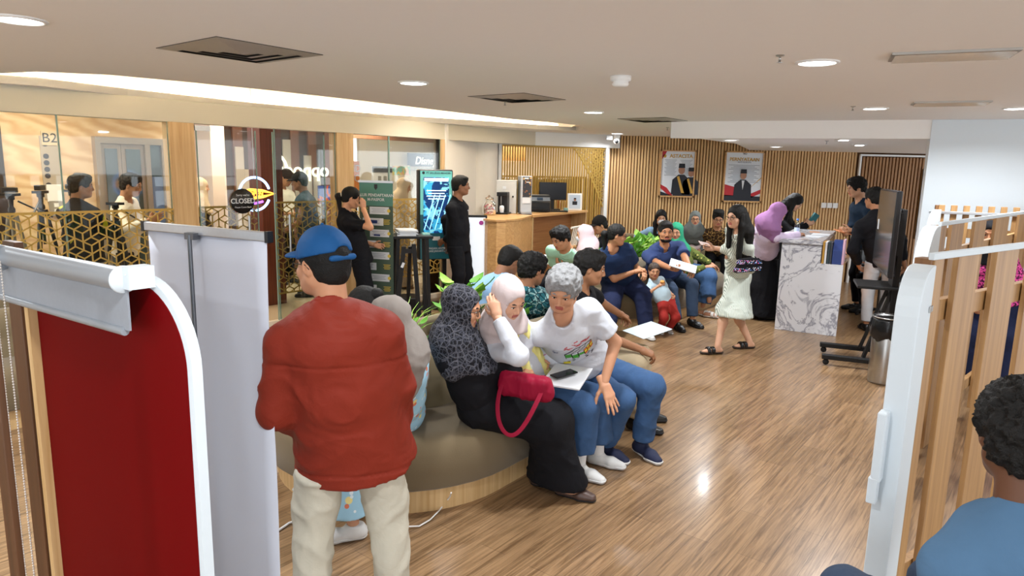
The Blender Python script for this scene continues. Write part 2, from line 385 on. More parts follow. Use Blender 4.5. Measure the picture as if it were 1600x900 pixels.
            q = np.stack([g(1, 1), g(0, 1), g(0, 0), g(1, 0)], 1); q[flip] = q[flip][:, ::-1]; Q.append(q)
        Q = np.concatenate(Q); Q = Q[(Q >= 0).all(1)]
        return V, Q

_tab = rng.random((64, 64, 64)).astype(np.float32)
def vnoise(P):
    i = np.floor(P).astype(int); f = P-i; f = f*f*(3-2*f); i &= 63; j = (i+1) & 63; r = 0
    for dx in (0, 1):
        for dy in (0, 1):
            for dz in (0, 1):
                r = r+_tab[(i, j)[dx][:, 0], (i, j)[dy][:, 1], (i, j)[dz][:, 2]]*(f[:, 0] if dx else 1-f[:, 0])*(f[:, 1] if dy else 1-f[:, 1])*(f[:, 2] if dz else 1-f[:, 2])
    return r
def vnormals(V, Q):
    n = np.cross(V[Q[:, 2]]-V[Q[:, 0]], V[Q[:, 3]]-V[Q[:, 1]]); N = np.zeros_like(V)
    for k in range(4): np.add.at(N, Q[:, k], n)
    return N/(np.linalg.norm(N, axis=1)[:, None]+1e-12)
def smooth(V, Q, it=1, lam=0.5):
    E = np.concatenate([Q[:, [0, 1]], Q[:, [1, 2]], Q[:, [2, 3]], Q[:, [3, 0]]]); 
    for _ in range(it):
        S = np.zeros_like(V); c = np.zeros(len(V)); np.add.at(S, E[:, 0], V[E[:, 1]]); np.add.at(S, E[:, 1], V[E[:, 0]]); np.add.at(c, E[:, 0], 1); np.add.at(c, E[:, 1], 1)
        V = V+(S/np.maximum(c, 1)[:, None]-V)*lam
    return V
def wrinkle(V, Q, amp=0.005, sc=(9, 9, 16), seed=0.0):
    N = vnormals(V, Q); P = V*np.array(sc)+seed
    P = P+1.3*(vnoise(V*5+seed+9)[:, None]-0.5)*np.array([1, 1, 2.0])
    n = 1-np.abs(2*vnoise(P)-1)*1.0; n2 = 1-np.abs(2*vnoise(P*2.1+7)-1)
    return V+N*((n**2-0.35)+(n2**2-0.35)*0.4)[:, None]*amp
def mesh_np(name, parts, mats, parent=None, loc=None, rz=0, smooth_=True):
    """parts: list of (V, Q, material index); one mesh"""
    vs = []; qs = []; mi = []; n = 0
    for V, Q, m in parts:
        if len(V) == 0: continue
        vs.append(V); qs.append(Q+n); mi.append(np.full(len(Q), m) if np.isscalar(m) else m); n += len(V)
    V = np.concatenate(vs); mi = np.concatenate(mi).astype(np.int32)
    Q = np.concatenate(qs); me = bpy.data.meshes.new(name)
    me.vertices.add(len(V)); me.vertices.foreach_set('co', V.astype(np.float32).ravel())
    me.loops.add(len(Q)*4); me.loops.foreach_set('vertex_index', Q.astype(np.int32).ravel())
    me.polygons.add(len(Q)); me.polygons.foreach_set('loop_start', (np.arange(len(Q))*4).astype(np.int32)); me.polygons.foreach_set('loop_total', np.full(len(Q), 4, np.int32))
    for m in mats: me.materials.append(m)
    me.polygons.foreach_set('material_index', mi); me.polygons.foreach_set('use_smooth', np.ones(len(Q), bool) if smooth_ else np.zeros(len(Q), bool))
    me.update(calc_edges=True)
    o = bpy.data.objects.new(name, me); C.objects.link(o)
    if parent: o.parent = parent
    if loc is not None: o.location = loc; o.rotation_euler = (0, 0, rz)
    return o
def sph_np(c, r, n=14, R=None):
    m = n//2; V = []; 
    for i in range(m+1):
        t = math.pi*i/m
        for j in range(n): V.append((r[0]*math.sin(t)*math.cos(2*math.pi*j/n), r[1]*math.sin(t)*math.sin(2*math.pi*j/n), r[2]*math.cos(t)))
    V = np.array(V)
    if R is not None: V = V@np.array(R).T
    Q = np.array([(i*n+j, (i+1)*n+j, (i+1)*n+(j+1) % n, i*n+(j+1) % n) for i in range(m) for j in range(n)])
    return V+np.array(c), Q

# ---- head template: origin between the eyes' height at the skull centre, +Y face, +Z up
def head_template(h=0.0042, wide=1.0, fem=False):
    f = Field((-.1*wide, -.12, -.2), (.1*wide, .145, .14), h); W_ = wide
    f.ell((0, -.012, .03), (.078*W_, .098, .088), k=0)
    f.ell((0, .03, -.02), (.066*W_, .066, .088), k=.03)
    f.cap((-.026*W_, .05, -.078), (.026*W_, .05, -.078), .03, k=.03)             # jaw
    f.cap((-.052*W_, .005, -.055), (-.018*W_, .055, -.085), .024, .02, k=.03); f.cap((.052*W_, .005, -.055), (.018*W_, .055, -.085), .024, .02, k=.03)
    f.ell((0, .078, -.09), (.019, .016, .015), k=.015)                           # chin
    for s in (-1, 1):
        f.ell((s*.042*W_, .066, -.03), (.023, .02, .022), k=.02)                 # cheek
        f.ell((s*.031*W_, .097, .004), (.019, .014, .0115), k=.014, op='s')      # eye socket
        f.ell((s*.031*W_, .077, .004), (.0165, .0145, .0125), k=.004)            # lids
        f.cap((s*.012, .088, .023), (s*.046*W_, .078, .022), .009, .007, k=.014) # brow
        f.ell((s*.0125, .099, -.036), (.0075, .009, .0075), k=.006)              # nostril wing
        f.ell((s*.079*W_, -.004, -.008), (.008, .019, .031), R=np.array(Euler((math.radians(-12), 0, math.radians(s*-22))).to_matrix()), k=.006)
        f.ell((s*.087*W_, .001, -.004), (.005, .009, .016), k=.004, op='s')
    f.cap((0, .09, .012), (0, .108, -.028), .0075, .0105, k=.01)                 # nose
    f.cap((-.019, .0905, -.056), (.019, .0905, -.056), .006, k=.008); f.cap((-.015, .09, -.067), (.015, .09, -.067), .0068, k=.006)
    f.cap((-.022, .1, -.0615), (.022, .1, -.0615), .0022, k=.003, op='s')
    f.cap((0, -.03, -.05), (0, -.035, -.19), .055 if not fem else .047, .06 if not fem else .052, k=.035)
    V, Q = f.mesh(); V = smooth(V, Q, 1, .4)
    cen = V[Q].mean(1); lips = (np.abs(cen[:, 0]) < .024-.25*np.abs(cen[:, 2]+.0615)) & (cen[:, 2] > -.074) & (cen[:, 2] < -.050) & (cen[:, 1] > .085)
    mi = np.where(lips, 1, 0)
    parts = [(V, Q, mi)]
    for s in (-1, 1):
        e, q = sph_np((s*.031*W_, .0845, .003), (.0125, .0098, .0068), 12); parts.append((e, q, 2))
        e, q = sph_np((s*.031*W_, .0925, .003), (.0056, .0026, .0056), 10); parts.append((e, q, 3))
        g = Field((-.06*W_, .06, -.0), (.06*W_, .11, .045), .0028)
        g.cap((s*.014, .0945, .024), (s*.032*W_, .092, .029), .0035, .0042, k=0, ax=(0, 0, 1), q=.9); g.cap((s*.032*W_, .092, .029), (s*.05*W_, .078, .023), .0042, .0025, k=.003)
        e, q = g.mesh(); parts.append((e, q, 4))
        g = Field((-.06*W_, .06, -.02), (.06*W_, .11, .03), .0022)
        g.cap((s*.018, .0925, .006), (s*.031*W_, .0965, .0105), .0018, .0022, k=0); g.cap((s*.031*W_, .0965, .0105), (s*.046*W_, .085, .006), .0022, .0016, k=.002)
        e, q = g.mesh(); parts.append((e, q, 3))
    return parts
# ---- hand template (right hand): wrist at origin, fingers +Y, back of hand +Z, thumb towards -X
def hand_template(curl=(20, 30, 20), thumb=25, spread=4, h=0.0036, step=0, single=None):
    f = Field((-.09, -.05, -.12), (.07, .21, .07), h)
    f.cap((0, -.045, 0), (0, .012, 0), .0225, .0235, k=0, ax=(1, 0, 0), q=1.25)
    f.cap((-.008, .02, 0), (-.022, .08, .0), .0165, .0135, k=.02); f.cap((.004, .02, 0), (-.003, .084, .002), .016, .0135, k=.02)
    f.cap((.012, .02, 0), (.016, .08, 0), .015, .0125, k=.02); f.cap((.018, .02, -.002), (.033, .07, -.003), .015, .0115, k=.02)
    fing = [(-.027, .087, .0, .040, .026, .020, .0088), (-.008, .092, .002, .045, .029, .021, .009), (.011, .088, .0, .042, .027, .020, .0086), (.029, .077, -.003, .033, .021, .018, .0076)]
    for i, (x, y, z, l1, l2, l3, r) in enumerate(fing):
        cc = curl if (single is None or i not in single) else single[i]
        a = math.radians((1.5-i)*spread); p = np.array((x, y, z)); th = 0
        for j, (l, c) in enumerate(zip((l1, l2, l3), cc)):
            th += math.radians(c+i*step); d = np.array((-math.sin(a)*math.cos(th), math.cos(a)*math.cos(th), -math.sin(th)))
            q = p+d*l; f.cap(p, q, r*(1-.07*j), r*(.93-.07*j), k=.005 if j else .012); p = q
    t = math.radians(thumb); p = np.array((-.020, .018, -.006))
    for (l, r, az, el) in ((.042, .0135, 52-t*10, 20), (.032, .0108, 40-thumb*.6, 25), (.026, .0095, 28-thumb*.9, 25)):
        az = math.radians(az); el = math.radians(el); d = np.array((-math.sin(az)*math.cos(el), math.cos(az)*math.cos(el), -math.sin(el)))
        q = p+d*l; f.cap(p, q, r, r*.88, k=.012 if l > .04 else .006); p = q
    V, Q = f.mesh(); return smooth(V, Q, 1, .35), Q
_H = {}
HANDS = {'relax': dict(curl=(18, 28, 18), thumb=20), 'flat': dict(curl=(4, 6, 5), thumb=5, spread=7), 'grip': dict(curl=(62, 75, 45), thumb=35, spread=1),
         'hold': dict(curl=(38, 45, 25), thumb=30, spread=2), 'phone': dict(curl=(50, 40, 25), thumb=15, spread=3), 'point': dict(curl=(60, 75, 40), thumb=30, single={0: (8, 8, 5)}), 'write': dict(curl=(45, 45, 20), thumb=45, spread=0)}
def hand(kind, side, sc, wrist, fdir, back, ):
    """side +1 right hand, -1 left"""
    if kind not in _H: _H[kind] = hand_template(**HANDS[kind])
    V, Q = _H[kind]; V = V.copy()
    if side < 0: V[:, 0] *= -1; Q = Q[:, ::-1]
    y = np.array(fdir, float); y /= np.linalg.norm(y); z = np.array(back, float); z = z-y*(z@y); z /= np.linalg.norm(z)+1e-9; x = np.cross(y, z)
    return (V*sc)@np.stack([x, y, z])+np.array(wrist), Q
_HD = {}
def head_parts(wide, fem, hi):
    key = (round(wide, 2), fem, hi)
    if key not in _HD: _HD[key] = head_template(.0036 if hi else .005, wide, fem)
    return _HD[key]

SKINS = {}
def skin(c):
    if c not in SKINS: SKINS[c] = mat('skin_'+c, c, rough=0.5, bump=0.05, scale=90, var=0.04, spec=0.35, sss=0.08)
    return SKINS[c]
M_LIP = mat('lips', '#a4594f', .45); M_EYE = mat('eye_white', '#e4ddd6', .25); M_IRIS = mat('iris_dark', '#1c120d', .15); M_BROW = mat('eyebrow', '#1a1412', .9)
M_HAIR = mat('black_hair', '#0d0b09', .62, spec=.3, bump=.9, scale=220, var=.5); M_GREYHAIR = mat('grey_hair', '#88898a', .6, bump=1, scale=230, var=.6)
M_BROWNHAIR = mat('dark_brown_hair', '#33241b', .5, bump=.9, scale=200, var=.4)
M_WHITE = mat('white_rubber', '#cfcfcd', .55); M_BLACKLEATHER = mat('black_leather', '#121212', .35, bump=.1); M_DARKRUB = mat('dark_rubber', '#18181a', .7)

def ik(a, t, l1, l2, pole):
    a = Vector(a); t = Vector(t); d = t-a; L = min(d.length, (l1+l2)*.998); L = max(L, abs(l1-l2)+.02); d.normalize()
    p = Vector(pole); p = p-d*p.dot(d); p = p.normalized() if p.length > 1e-5 else d.orthogonal().normalized()
    c = (l1*l1+L*L-l2*l2)/(2*L); hgt = math.sqrt(max(l1*l1-c*c, 0))
    return a+d*c+p*hgt, a+d*L
npv = lambda v: np.array(v, float)

def person(label, pel, face, h=1.65, sex='m', sc=None, head=None, lean=(0.03, 0), hyaw=None, hpitch=5, hroll=0, lh=None, rh=None, lf=None, rf=None,
           lk='relax', rk='relax', lback=None, rback=None, ldir=None, rdir=None, lel=None, rel=None, skc='#b98a6b', top=None, bottom=None, shoes='sneaker', shoe_mats=None,
           hair='short', hair_mat=None, extras=(), wide=1.0, build=1.0, seated=True, res=.011, hi=False, group=None, cat='person', twist=0, shw=1.0, kpole=None, footdir=None, ldirf=None, rdirf=None, child=False, shin_len=1.0, stride=False):
    s = h/1.70; fem = sex == 'f'; th = math.radians(face)
    Fv = Vector((math.sin(th), math.cos(th), 0)); Rv = Vector((math.cos(th), -math.sin(th), 0)); Z = Vector((0, 0, 1))
    pel = Vector(pel); O = Vector((pel.x, pel.y, 0))
    def G_(v, d):
        if v is None: v = d
        if isinstance(v, Vector): return v-O
        return Rv*v[0]+Fv*v[1]+Z*v[2]
    P0 = pel-O
    if not seated and not child: P0.z = .83*s*(.885 if stride else .992)+.085*s
    hs = s*(1.0 if not child else 1.45)                       # head scale
    if head is not None:
        Hc = Vector(head)-O
    else:
        Hc = P0+Fv*(lean[0]*.6+.02*s)+Rv*lean[1]*.6+Z*(.70*s)
    hy = math.radians(face if hyaw is None else hyaw)
    RH = Matrix.Rotation(-hy, 3, 'Z')@Matrix.Rotation(math.radians(-hpitch), 3, 'X')@Matrix.Rotation(math.radians(hroll), 3, 'Y')
    HF = RH@Vector((0, 1, 0)); HU = RH@Vector((0, 0, 1)); HR = RH@Vector((1, 0, 0))
    NB = Hc-HU*.13*hs-Z*.058*s-Fv*.02*s-HF*.025*hs             # neck base
    SP = (NB-P0); spl = SP.length; SU = SP.normalized()
    tw = math.radians(twist); RvS = (Rv*math.cos(tw)+Fv*math.sin(tw)); RvS = (RvS-SU*RvS.dot(SU)).normalized(); FvS = SU.cross(RvS)
    sw = (.185 if not fem else .16)*s*shw*(.5+.5*build)
    SH = {1: NB-SU*.098*s+RvS*sw, -1: NB-SU*.098*s-RvS*sw}; HP = {1: P0+Rv*.088*s, -1: P0-Rv*.088*s}
    UA, FA = .285*s, .25*s; TH, SN = .425*s, .41*s*shin_len
    if seated:
        dl, dr = (-.16, .33*s, P0.z+.10*s), (.16, .33*s, P0.z+.10*s); fl, fr = (-.11, .45*s, .085*s), (.11, .45*s, .085*s)
    else:
        dl, dr = (-.25*s, .06, P0.z-.1*s), (.25*s, .06, P0.z-.1*s); fl, fr = (-.1*s, 0, .085*s), (.1*s, 0, .085*s)
    HT = {1: G_(rh, dr), -1: G_(lh, dl)}; FT = {1: G_(rf, fr), -1: G_(lf, fl)}
    EL = {}; WR = {}; KN = {}; AN = {}
    for sd, e in ((1, rel), (-1, lel)):
        pole = G_(e, (sd*.5, -.6, -.5)) if e is None or not isinstance(e, Vector) else e
        EL[sd], WR[sd] = ik(SH[sd], HT[sd], UA, FA, pole)
        kp = Fv*(.6)+Z*(1 if seated else 0)+Rv*sd*(.12 if not fem else .0) if kpole is None else G_(kpole, None)
        st_ = min(max((FT[sd]-HP[sd]).length/((TH+SN)*.995), 1.0), 1.15); KN[sd], AN[sd] = ik(HP[sd], FT[sd], TH*st_, SN*st_, kp)
    FD = {1: (G_(rdirf, None) if rdirf else G_(footdir, (.12, 1, 0))).normalized(), -1: (G_(ldirf, None) if ldirf else G_(footdir, (-.12, 1, 0))).normalized()}
    AX = npv(RvS); AXP = npv(Rv); bld = build
    allp = np.array([npv(p) for p in (P0, NB, Hc, SH[1], SH[-1], EL[1], EL[-1], WR[1], WR[-1], KN[1], KN[-1], AN[1], AN[-1])])
    lo = allp.min(0)-.24*s; hi_ = allp.max(0)+.24*s; lo[2] = max(lo[2], -.02)
    # ------------------------------------------------ body (one continuous mesh)
    f = Field(lo, hi_, res*1.15); a = lambda v: npv(v)
    f.cap(a(P0), a(P0+SP*.35), .10*s*bld, .088*s*bld, k=0, ax=AXP, q=1.4); f.cap(a(P0+SP*.35), a(P0+SP*.8), .088*s*bld, .098*s*bld, ax=AX, q=1.4, k=.03)
    f.cap(a(SH[1]), a(SH[-1]), .043*s, k=.04); [f.cap(a(NB), a(SH[q]-RvS*q*.03*s+SU*.01*s), .045*s, .034*s, k=.04) for q in (1, -1)]; f.cap(a(NB-SU*.06*s), a(Hc-HU*.07*hs-HF*.03*hs), .055*s*(.88 if fem else 1), .05*hs*(.86 if fem else 1), k=.04)
    for sd in (1, -1):
        f.cap(a(SH[sd]), a(EL[sd]), .042*s*bld**.5, .035*s*bld**.5, k=.03); f.cap(a(EL[sd]), a(WR[sd]), .038*s*bld**.5, .0265*s, k=.02)
        f.cap(a(HP[sd]), a(KN[sd]), .082*s*bld**.6, .054*s, k=.04); f.cap(a(KN[sd]), a(KN[sd]+(AN[sd]-KN[sd])*.35), .053*s, .054*s, k=.03); f.cap(a(KN[sd]+(AN[sd]-KN[sd])*.35), a(AN[sd]), .05*s, .034*s, k=.03)
        if shoes in ('sandal', 'flat', 'bare'):
            A = AN[sd]; d = FD[sd]; g0 = Vector((A.x, A.y, 0))
            f.cap(a(g0-d*.035*s+Z*.042*s), a(g0+d*.11*s+Z*.032*s), .03*s, .027*s, k=.03, ax=npv(d.cross(Z)), q=1.2); f.cap(a(g0+d*.11*s+Z*.03*s), a(g0+d*.165*s+Z*.026*s), .026*s, .017*s, k=.02, ax=npv(d.cross(Z)), q=1.6)
    Vb, Qb = f.mesh(); parts = [(Vb, Qb, 0)]
    RHn = np.array(RH)
    for V, Q, m in head_parts(wide, fem, hi): parts.append(((V*hs)@RHn.T+a(Hc), Q, m))
    for sd, k, bk, dr_ in ((1, rk, rback, rdir), (-1, lk, lback, ldir)):
        fd = (WR[sd]-EL[sd]) if dr_ is None else G_(dr_, None)
        b = G_(bk, None) if bk is not None else ((Z+Fv*.3+Rv*sd*.3) if seated else (Rv*sd+Fv*.25))
        V, Q = hand(k, sd, s*(.93 if fem else 1)*(1.15 if child else 1), WR[sd]+(WR[sd]-EL[sd]).normalized()*.012, fd, b); parts.append((V, Q, 0))
    hm = hair_mat or M_HAIR
    body = mesh_np('person', parts, [skin(skc), M_LIP, M_EYE, M_IRIS, hm if hair_mat else M_BROW], loc=O); tag(body, label, cat, group)
    J = dict(O=O, P0=P0, NB=NB, Hc=Hc, RH=RH, SH=SH, EL=EL, WR=WR, KN=KN, AN=AN, Fv=Fv, Rv=Rv, s=s, hs=hs, HP=HP, SU=SU, FvS=FvS, RvS=RvS, body=body, Z=Z, SP=SP, FD=FD)
    # ------------------------------------------------ bottoms
    def garment(fl, name, m, amp, sc=(9, 9, 16), it=1, grooves=()):
        V, Q = fl.mesh()
        if len(V) == 0: return None
        V = smooth(V, Q, it, .5)
        if amp: V = wrinkle(V, Q, amp, sc, seed=float(len(label) % 97))
        for gz in grooves: V = V-vnormals(V, Q)*(.007*np.exp(-((V[:, 2]-gz)/.005)**2))[:, None]
        if name not in ('hair',): V[:, 2] = np.maximum(V[:, 2], .004)
        return mesh_np(name, [(V, Q, 0)], [m], parent=body)
    if bottom:
        bt = dict(kind='trousers', fit=1.0, len=1.0, amp=.006); bt.update(bottom); ft = bt['fit']
        f = Field(lo, hi_, res)
        f.cap(a(P0+Z*.0), a(P0+SU*(.13 if seated else .02)*s), .112*s*bld, .106*s*bld, k=0, ax=AXP, q=1.36)
        if seated: f.ell(a(P0-Fv*.02*s-Z*.01), (.17*s*bld, .14*s*bld, .11*s), R=np.array([list(Rv), list(Fv), [0, 0, 1]]).T, k=.05)
        if bt['kind'] == 'trousers':
            for sd in (1, -1):
                A, K, H = AN[sd], KN[sd], HP[sd]; e = K+(A-K)*min(bt['len'], 1)*(.93 if bt['len'] >= 1 else 1)
                f.cap(a(H), a(K), .098*s*bld**.6*(.5+.5*ft), .069*s*ft*bld**.3, k=.05)
                if bt['len'] > .0: f.cap(a(K), a(K+(A-K)*1.1), .068*s*ft, .056*s*ft*bt.get('flare', 1), k=.03, cuts=[(a(e), a(A-K))])
        else:
            hz = bt.get('hem', .12)
            if seated:
                km = (KN[1]+KN[-1])/2; am = (AN[1]+AN[-1])/2
                pts = [(HP[1], KN[1], AN[1]), (HP[-1], KN[-1], AN[-1]), (P0, km, am)]
                for i, (H, K, A) in enumerate(pts):
                    A2 = A+Fv*(.02); f.cap(a(H), a(K), .105*s, .082*s*ft, k=.09); f.cap(a(K), a(A2), .085*s*ft, .105*s*ft*bt.get('flare', 1), k=.09)
                f.plane((0, 0, hz), (0, 0, -1), k=.005)
            else:
                am = (AN[1]+AN[-1])/2; 
                f.cap(a(P0+SU*.05), a(P0*.5+am*.5+Z*.0), .125*s, .15*s*ft, k=.05, ax=AXP, q=1.25); f.cap(a(P0*.5+am*.5), a(Vector((am.x, am.y, hz-.05))), .15*s*ft, .19*s*ft*bt.get('flare', 1), k=.08, ax=AXP, q=1.15)
                for sd in (1, -1): f.cap(a(HP[sd]), a(KN[sd]), .09*s, .09*s, k=.06); f.cap(a(KN[sd]), a(AN[sd]), .085*s*ft, .085*s*ft, k=.08)
                f.plane((0, 0, hz), (0, 0, -1), k=.005)
        if not seated and top and not child and bt['kind'] == 'trousers': f.plane(a(P0-SU*(max(top.get("hem", .1), .1)-top.get("lap", .08))*s), a(SU))
        o = garment(f, bt.get('name', 'skirt' if bt['kind'] == 'skirt' else 'trousers'), bt['mat'], bt['amp']*s, bt.get('wsc', (8, 8, 11)))
    if top:
        tp = dict(sleeve='short', collar=False, hem=.10, amp=.006, puff=0.0, belly=0.0, nd=0.0); tp.update(top); pf = tp['puff']
        f = Field(lo, hi_, res)
        hem = P0-SU*tp['hem']*s
        f.cap(a(P0-SU*(tp['hem']+.1)*s), a(P0+SP*.3), (.125+pf+tp.get('flare', 0))*s*bld, (.115+pf)*s*bld, k=0, ax=AXP, q=1.36, cuts=[(a(hem), -a(SU))])
        f.cap(a(P0+SP*.3), a(P0+SP*.78), (.112+pf)*s*bld, (.116+pf)*s*bld, k=.06, ax=AX, q=1.36)
        if tp['belly']: f.ell(a(P0+SP*.33+Fv*.055*s), (.15*s*bld, (.10+tp['belly'])*s, .16*s), R=np.array([list(Rv), list(Fv), [0, 0, 1]]).T, k=.06)
        if fem and not child:
            for sd in (1, -1): f.ell(a(P0+SP*.66+FvS*.085*s+RvS*sd*.07*s), (.062*s, .055*s, .06*s), k=.05)
        f.cap(a(SH[1]-RvS*.02*s), a(SH[-1]+RvS*.02*s), (.052+pf*.3)*s, k=.05); [f.cap(a(NB-SU*.008*s), a(SH[q]-RvS*q*.03*s+SU*.012*s), (.056+pf*.25)*s, (.044+pf*.25)*s, k=.04) for q in (1, -1)]; f.cap(a(NB-SU*.05*s), a(NB+(Hc-NB)*.1), .08*s, .062*s, k=.04)
        for sd in (1, -1):
            Sh, E, Wr = SH[sd], EL[sd], WR[sd]; sl = tp['sleeve']
            if sl == 'none': continue
            ra = (.054+pf*.75)*s*bld**.5; r0 = (.051+pf*.35)*s*bld**.5
            if sl == 'short':
                e = Sh+(E-Sh)*tp.get('slen', .72); f.cap(a(Sh), a(E), r0, ra*1.12, k=.04, cuts=[(a(e), a(E-Sh))])
            else:
                fr = tp.get('slen', .97); e = E+(Wr-E)*fr
                f.cap(a(Sh), a(E), r0, ra*.92, k=.04); f.cap(a(E), a(Wr+(Wr-E)*.1), ra*.92, ra*.64*tp.get('cuff', 1), k=.03, cuts=[(a(e), a(Wr-E))])
        # neck opening
        up = (Hc-HU*.08*hs-NB).normalized(); nn = NB+FvS*.01*s
        f.cap(a(nn+FvS*.012*s+SU*.0*s-FvS*tp['nd']*0), a(nn+up*.2*s+FvS*.03*s), (.058+tp['nd'])*s, (.075+tp['nd'])*s, k=.008, op='s')
        if tp['collar']:
            g = Field(a(NB)-.16*s, a(NB)+.17*s, res*.55); ch = tp.get('ch', .034)
            g.cap(a(NB-SU*.02*s), a(NB+up*ch*s+SU*.01*s), .079*s, .067*s, k=0, ax=AX, q=1.06, cuts=[(a(NB+up*ch*s), a(up)-.25*a(FvS)*(-1)), (a(NB-SU*.012*s), -a(SU))])
            g.cap(a(NB-SU*.1), a(NB+up*.2*s), .0625*s, .0615*s, k=.003, op='s')
            if tp['collar'] == 'open': g.cap(a(NB+FvS*.09*s-SU*.05*s), a(NB+FvS*.09*s+up*.1*s), .022*s, .04*s, k=.004, op='s')
            garment(g, 'collar', tp.get('cmat', tp['mat']), 0)
        o = garment(f, tp.get('name', 'shirt'), tp['mat'], tp['amp']*s, tp.get('wsc', (7, 7, 13)), grooves=tp.get('grooves', ()))
        J['top'] = o
    # ------------------------------------------------ shoes
    if shoes and shoes != 'bare' and shoes != 'none':
        sm = shoe_mats or (M_BLACKLEATHER, M_DARKRUB)
        for sd in (1, -1):
            A = AN[sd]; d = FD[sd]; ax = npv(d.cross(Z)); g0 = Vector((A.x, A.y, 0)); hh = res*.62
            def foot(f, inf=0, **k):
                f.cap(a(g0-d*.04*s+Z*.042*s), a(g0+d*.10*s+Z*.034*s), (.037+inf)*s, (.038+inf)*s, ax=ax, q=1.05, **k); f.cap(a(g0+d*.10*s+Z*.034*s), a(g0+d*.175*s+Z*.026*s), (.038+inf)*s, (.024+inf)*s, ax=ax, q=1.35, **k)
            lo2 = a(g0)-np.array([.24, .24, .0])*s; hi2 = a(g0)+np.array([.24, .24, .16])*s
            f = Field(lo2, hi2, hh)
            if shoes in ('sneaker', 'leather', 'boot'):
                foot(f, 0, k=.015); f.cap(a(g0-d*.01*s+Z*.06*s), a(g0-d*.005*s+Z*.105*s), .044*s, .041*s, k=.03, ax=npv(d), q=1.15, cuts=[(a(g0+Z*(.092 if shoes == 'sneaker' else .085)*s), (0, 0, 1))])
                f.plane((0, 0, .012*s), (0, 0, -1))
            elif shoes == 'flat':
                foot(f, 0, k=.015); f.ell(a(g0+d*.035*s+Z*.075*s), (.075*s, .075*s, .045*s), k=.01, op='s'); f.plane((0, 0, .008), (0, 0, -1)); f.plane(a(g0+Z*.062*s), (0, 0, 1))
            elif shoes == 'sandal':
                g = Field(lo2, hi2, hh*.8); foot(g, .009, k=.015)
                X = np.meshgrid(*g.ax, indexing='ij', sparse=True); t = (X[0]-g0.x)*d.x+(X[1]-g0.y)*d.y
                band = np.minimum(np.abs(t-.055*s)-.02*s, np.abs(t-.108*s)-.017*s); g.F = np.maximum(g.F, band.astype(np.float32)); g.plane((0, 0, .02), (0, 0, -1))
                f = g
            V, Q = f.mesh(); V = smooth(V, Q, 1, .4); V[:, 2] = np.maximum(V[:, 2], .006)
            sh = mesh_np('sandal' if shoes == 'sandal' else 'shoe', [(V, Q, 0)], [sm[0]], parent=body)
            g = Field(lo2, hi2, hh); foot(g, .005, k=.015); g.plane((0, 0, (.026 if shoes != 'flat' else .014)*s), (0, 0, 1)); g.plane((0, 0, .0015), (0, 0, -1))
            V, Q = g.mesh(); V[:, 2] = np.maximum(V[:, 2], .001); mesh_np('sole', [(V, Q, 0)], [sm[1]], parent=sh)
            if len(sm) > 2:      # sock
                mb = MB().tube([A+Z*.0, A+(KN[sd]-A)*.22], [.043*s, .046*s], 16); mb.build('sock', sm[2], body)
    # ------------------------------------------------ hair and headwear, in the head's own frame
    def hframe(fl, name, m, amp=.0, sc=(40, 40, 40), it=1, hh=1):
        V, Q = fl.mesh()
        if len(V) == 0: return
        V = smooth(V, Q, it, .5) if it else V
        if amp: V = wrinkle(V, Q, amp, sc, 3)
        return mesh_np(name, [((V*hs)@RHn.T+a(Hc), Q, 0)], [m], parent=body)
    hr = .0055 if hi else .0075; Wd = wide
    if hair in ('short', 'curly', 'full', 'fade', 'long', 'pony', 'bun', 'capped', 'bob', 'toddler'):
        f = Field((-.13, -.16, -.16), (.13, .12, .16), hr)
        t = {'short': .012, 'curly': .017, 'full': .017, 'fade': .010, 'long': .013, 'pony': .009, 'bun': .009, 'capped': .006, 'bob': .013, 'toddler': .007}[hair]
        f.ell((0, -.013, .032), ((.079+t)*Wd, .099+t, .09+t), k=0); f.ell((0, -.045, -.03), ((.063+t*.5)*Wd, .055+t, .06), k=.03)
        if hair in ('short', 'curly', 'fade', 'full'): f.ell((.01, .045, .092), (.06, .045, .03 if hair != 'fade' else .018), k=.03)
        f.ell((0, .137, -.04), (.087*Wd, .098, .118), k=.01, op='s')
        if hair in ('short', 'curly', 'fade', 'full', 'capped', 'toddler'):
            for sd in (1, -1): f.ell((sd*.095*Wd, .012, -.045), (.035, .045, .055), k=.008, op='s')
            f.plane((0, -.06, -.072), (0, .35, -1), k=.01)
        elif hair in ('pony', 'bun'):
            for sd in (1, -1): f.ell((sd*.092*Wd, .02, -.05), (.03, .05, .055), k=.008, op='s')
            f.plane((0, -.06, -.07), (0, .35, -1), k=.01)
        o = hframe(f, 'hair', hm, {'curly': .013, 'short': .009, 'full': .014, 'fade': .003, 'toddler': .004}.get(hair, .003), (55, 55, 55) if hair == 'curly' else (38, 38, 30))
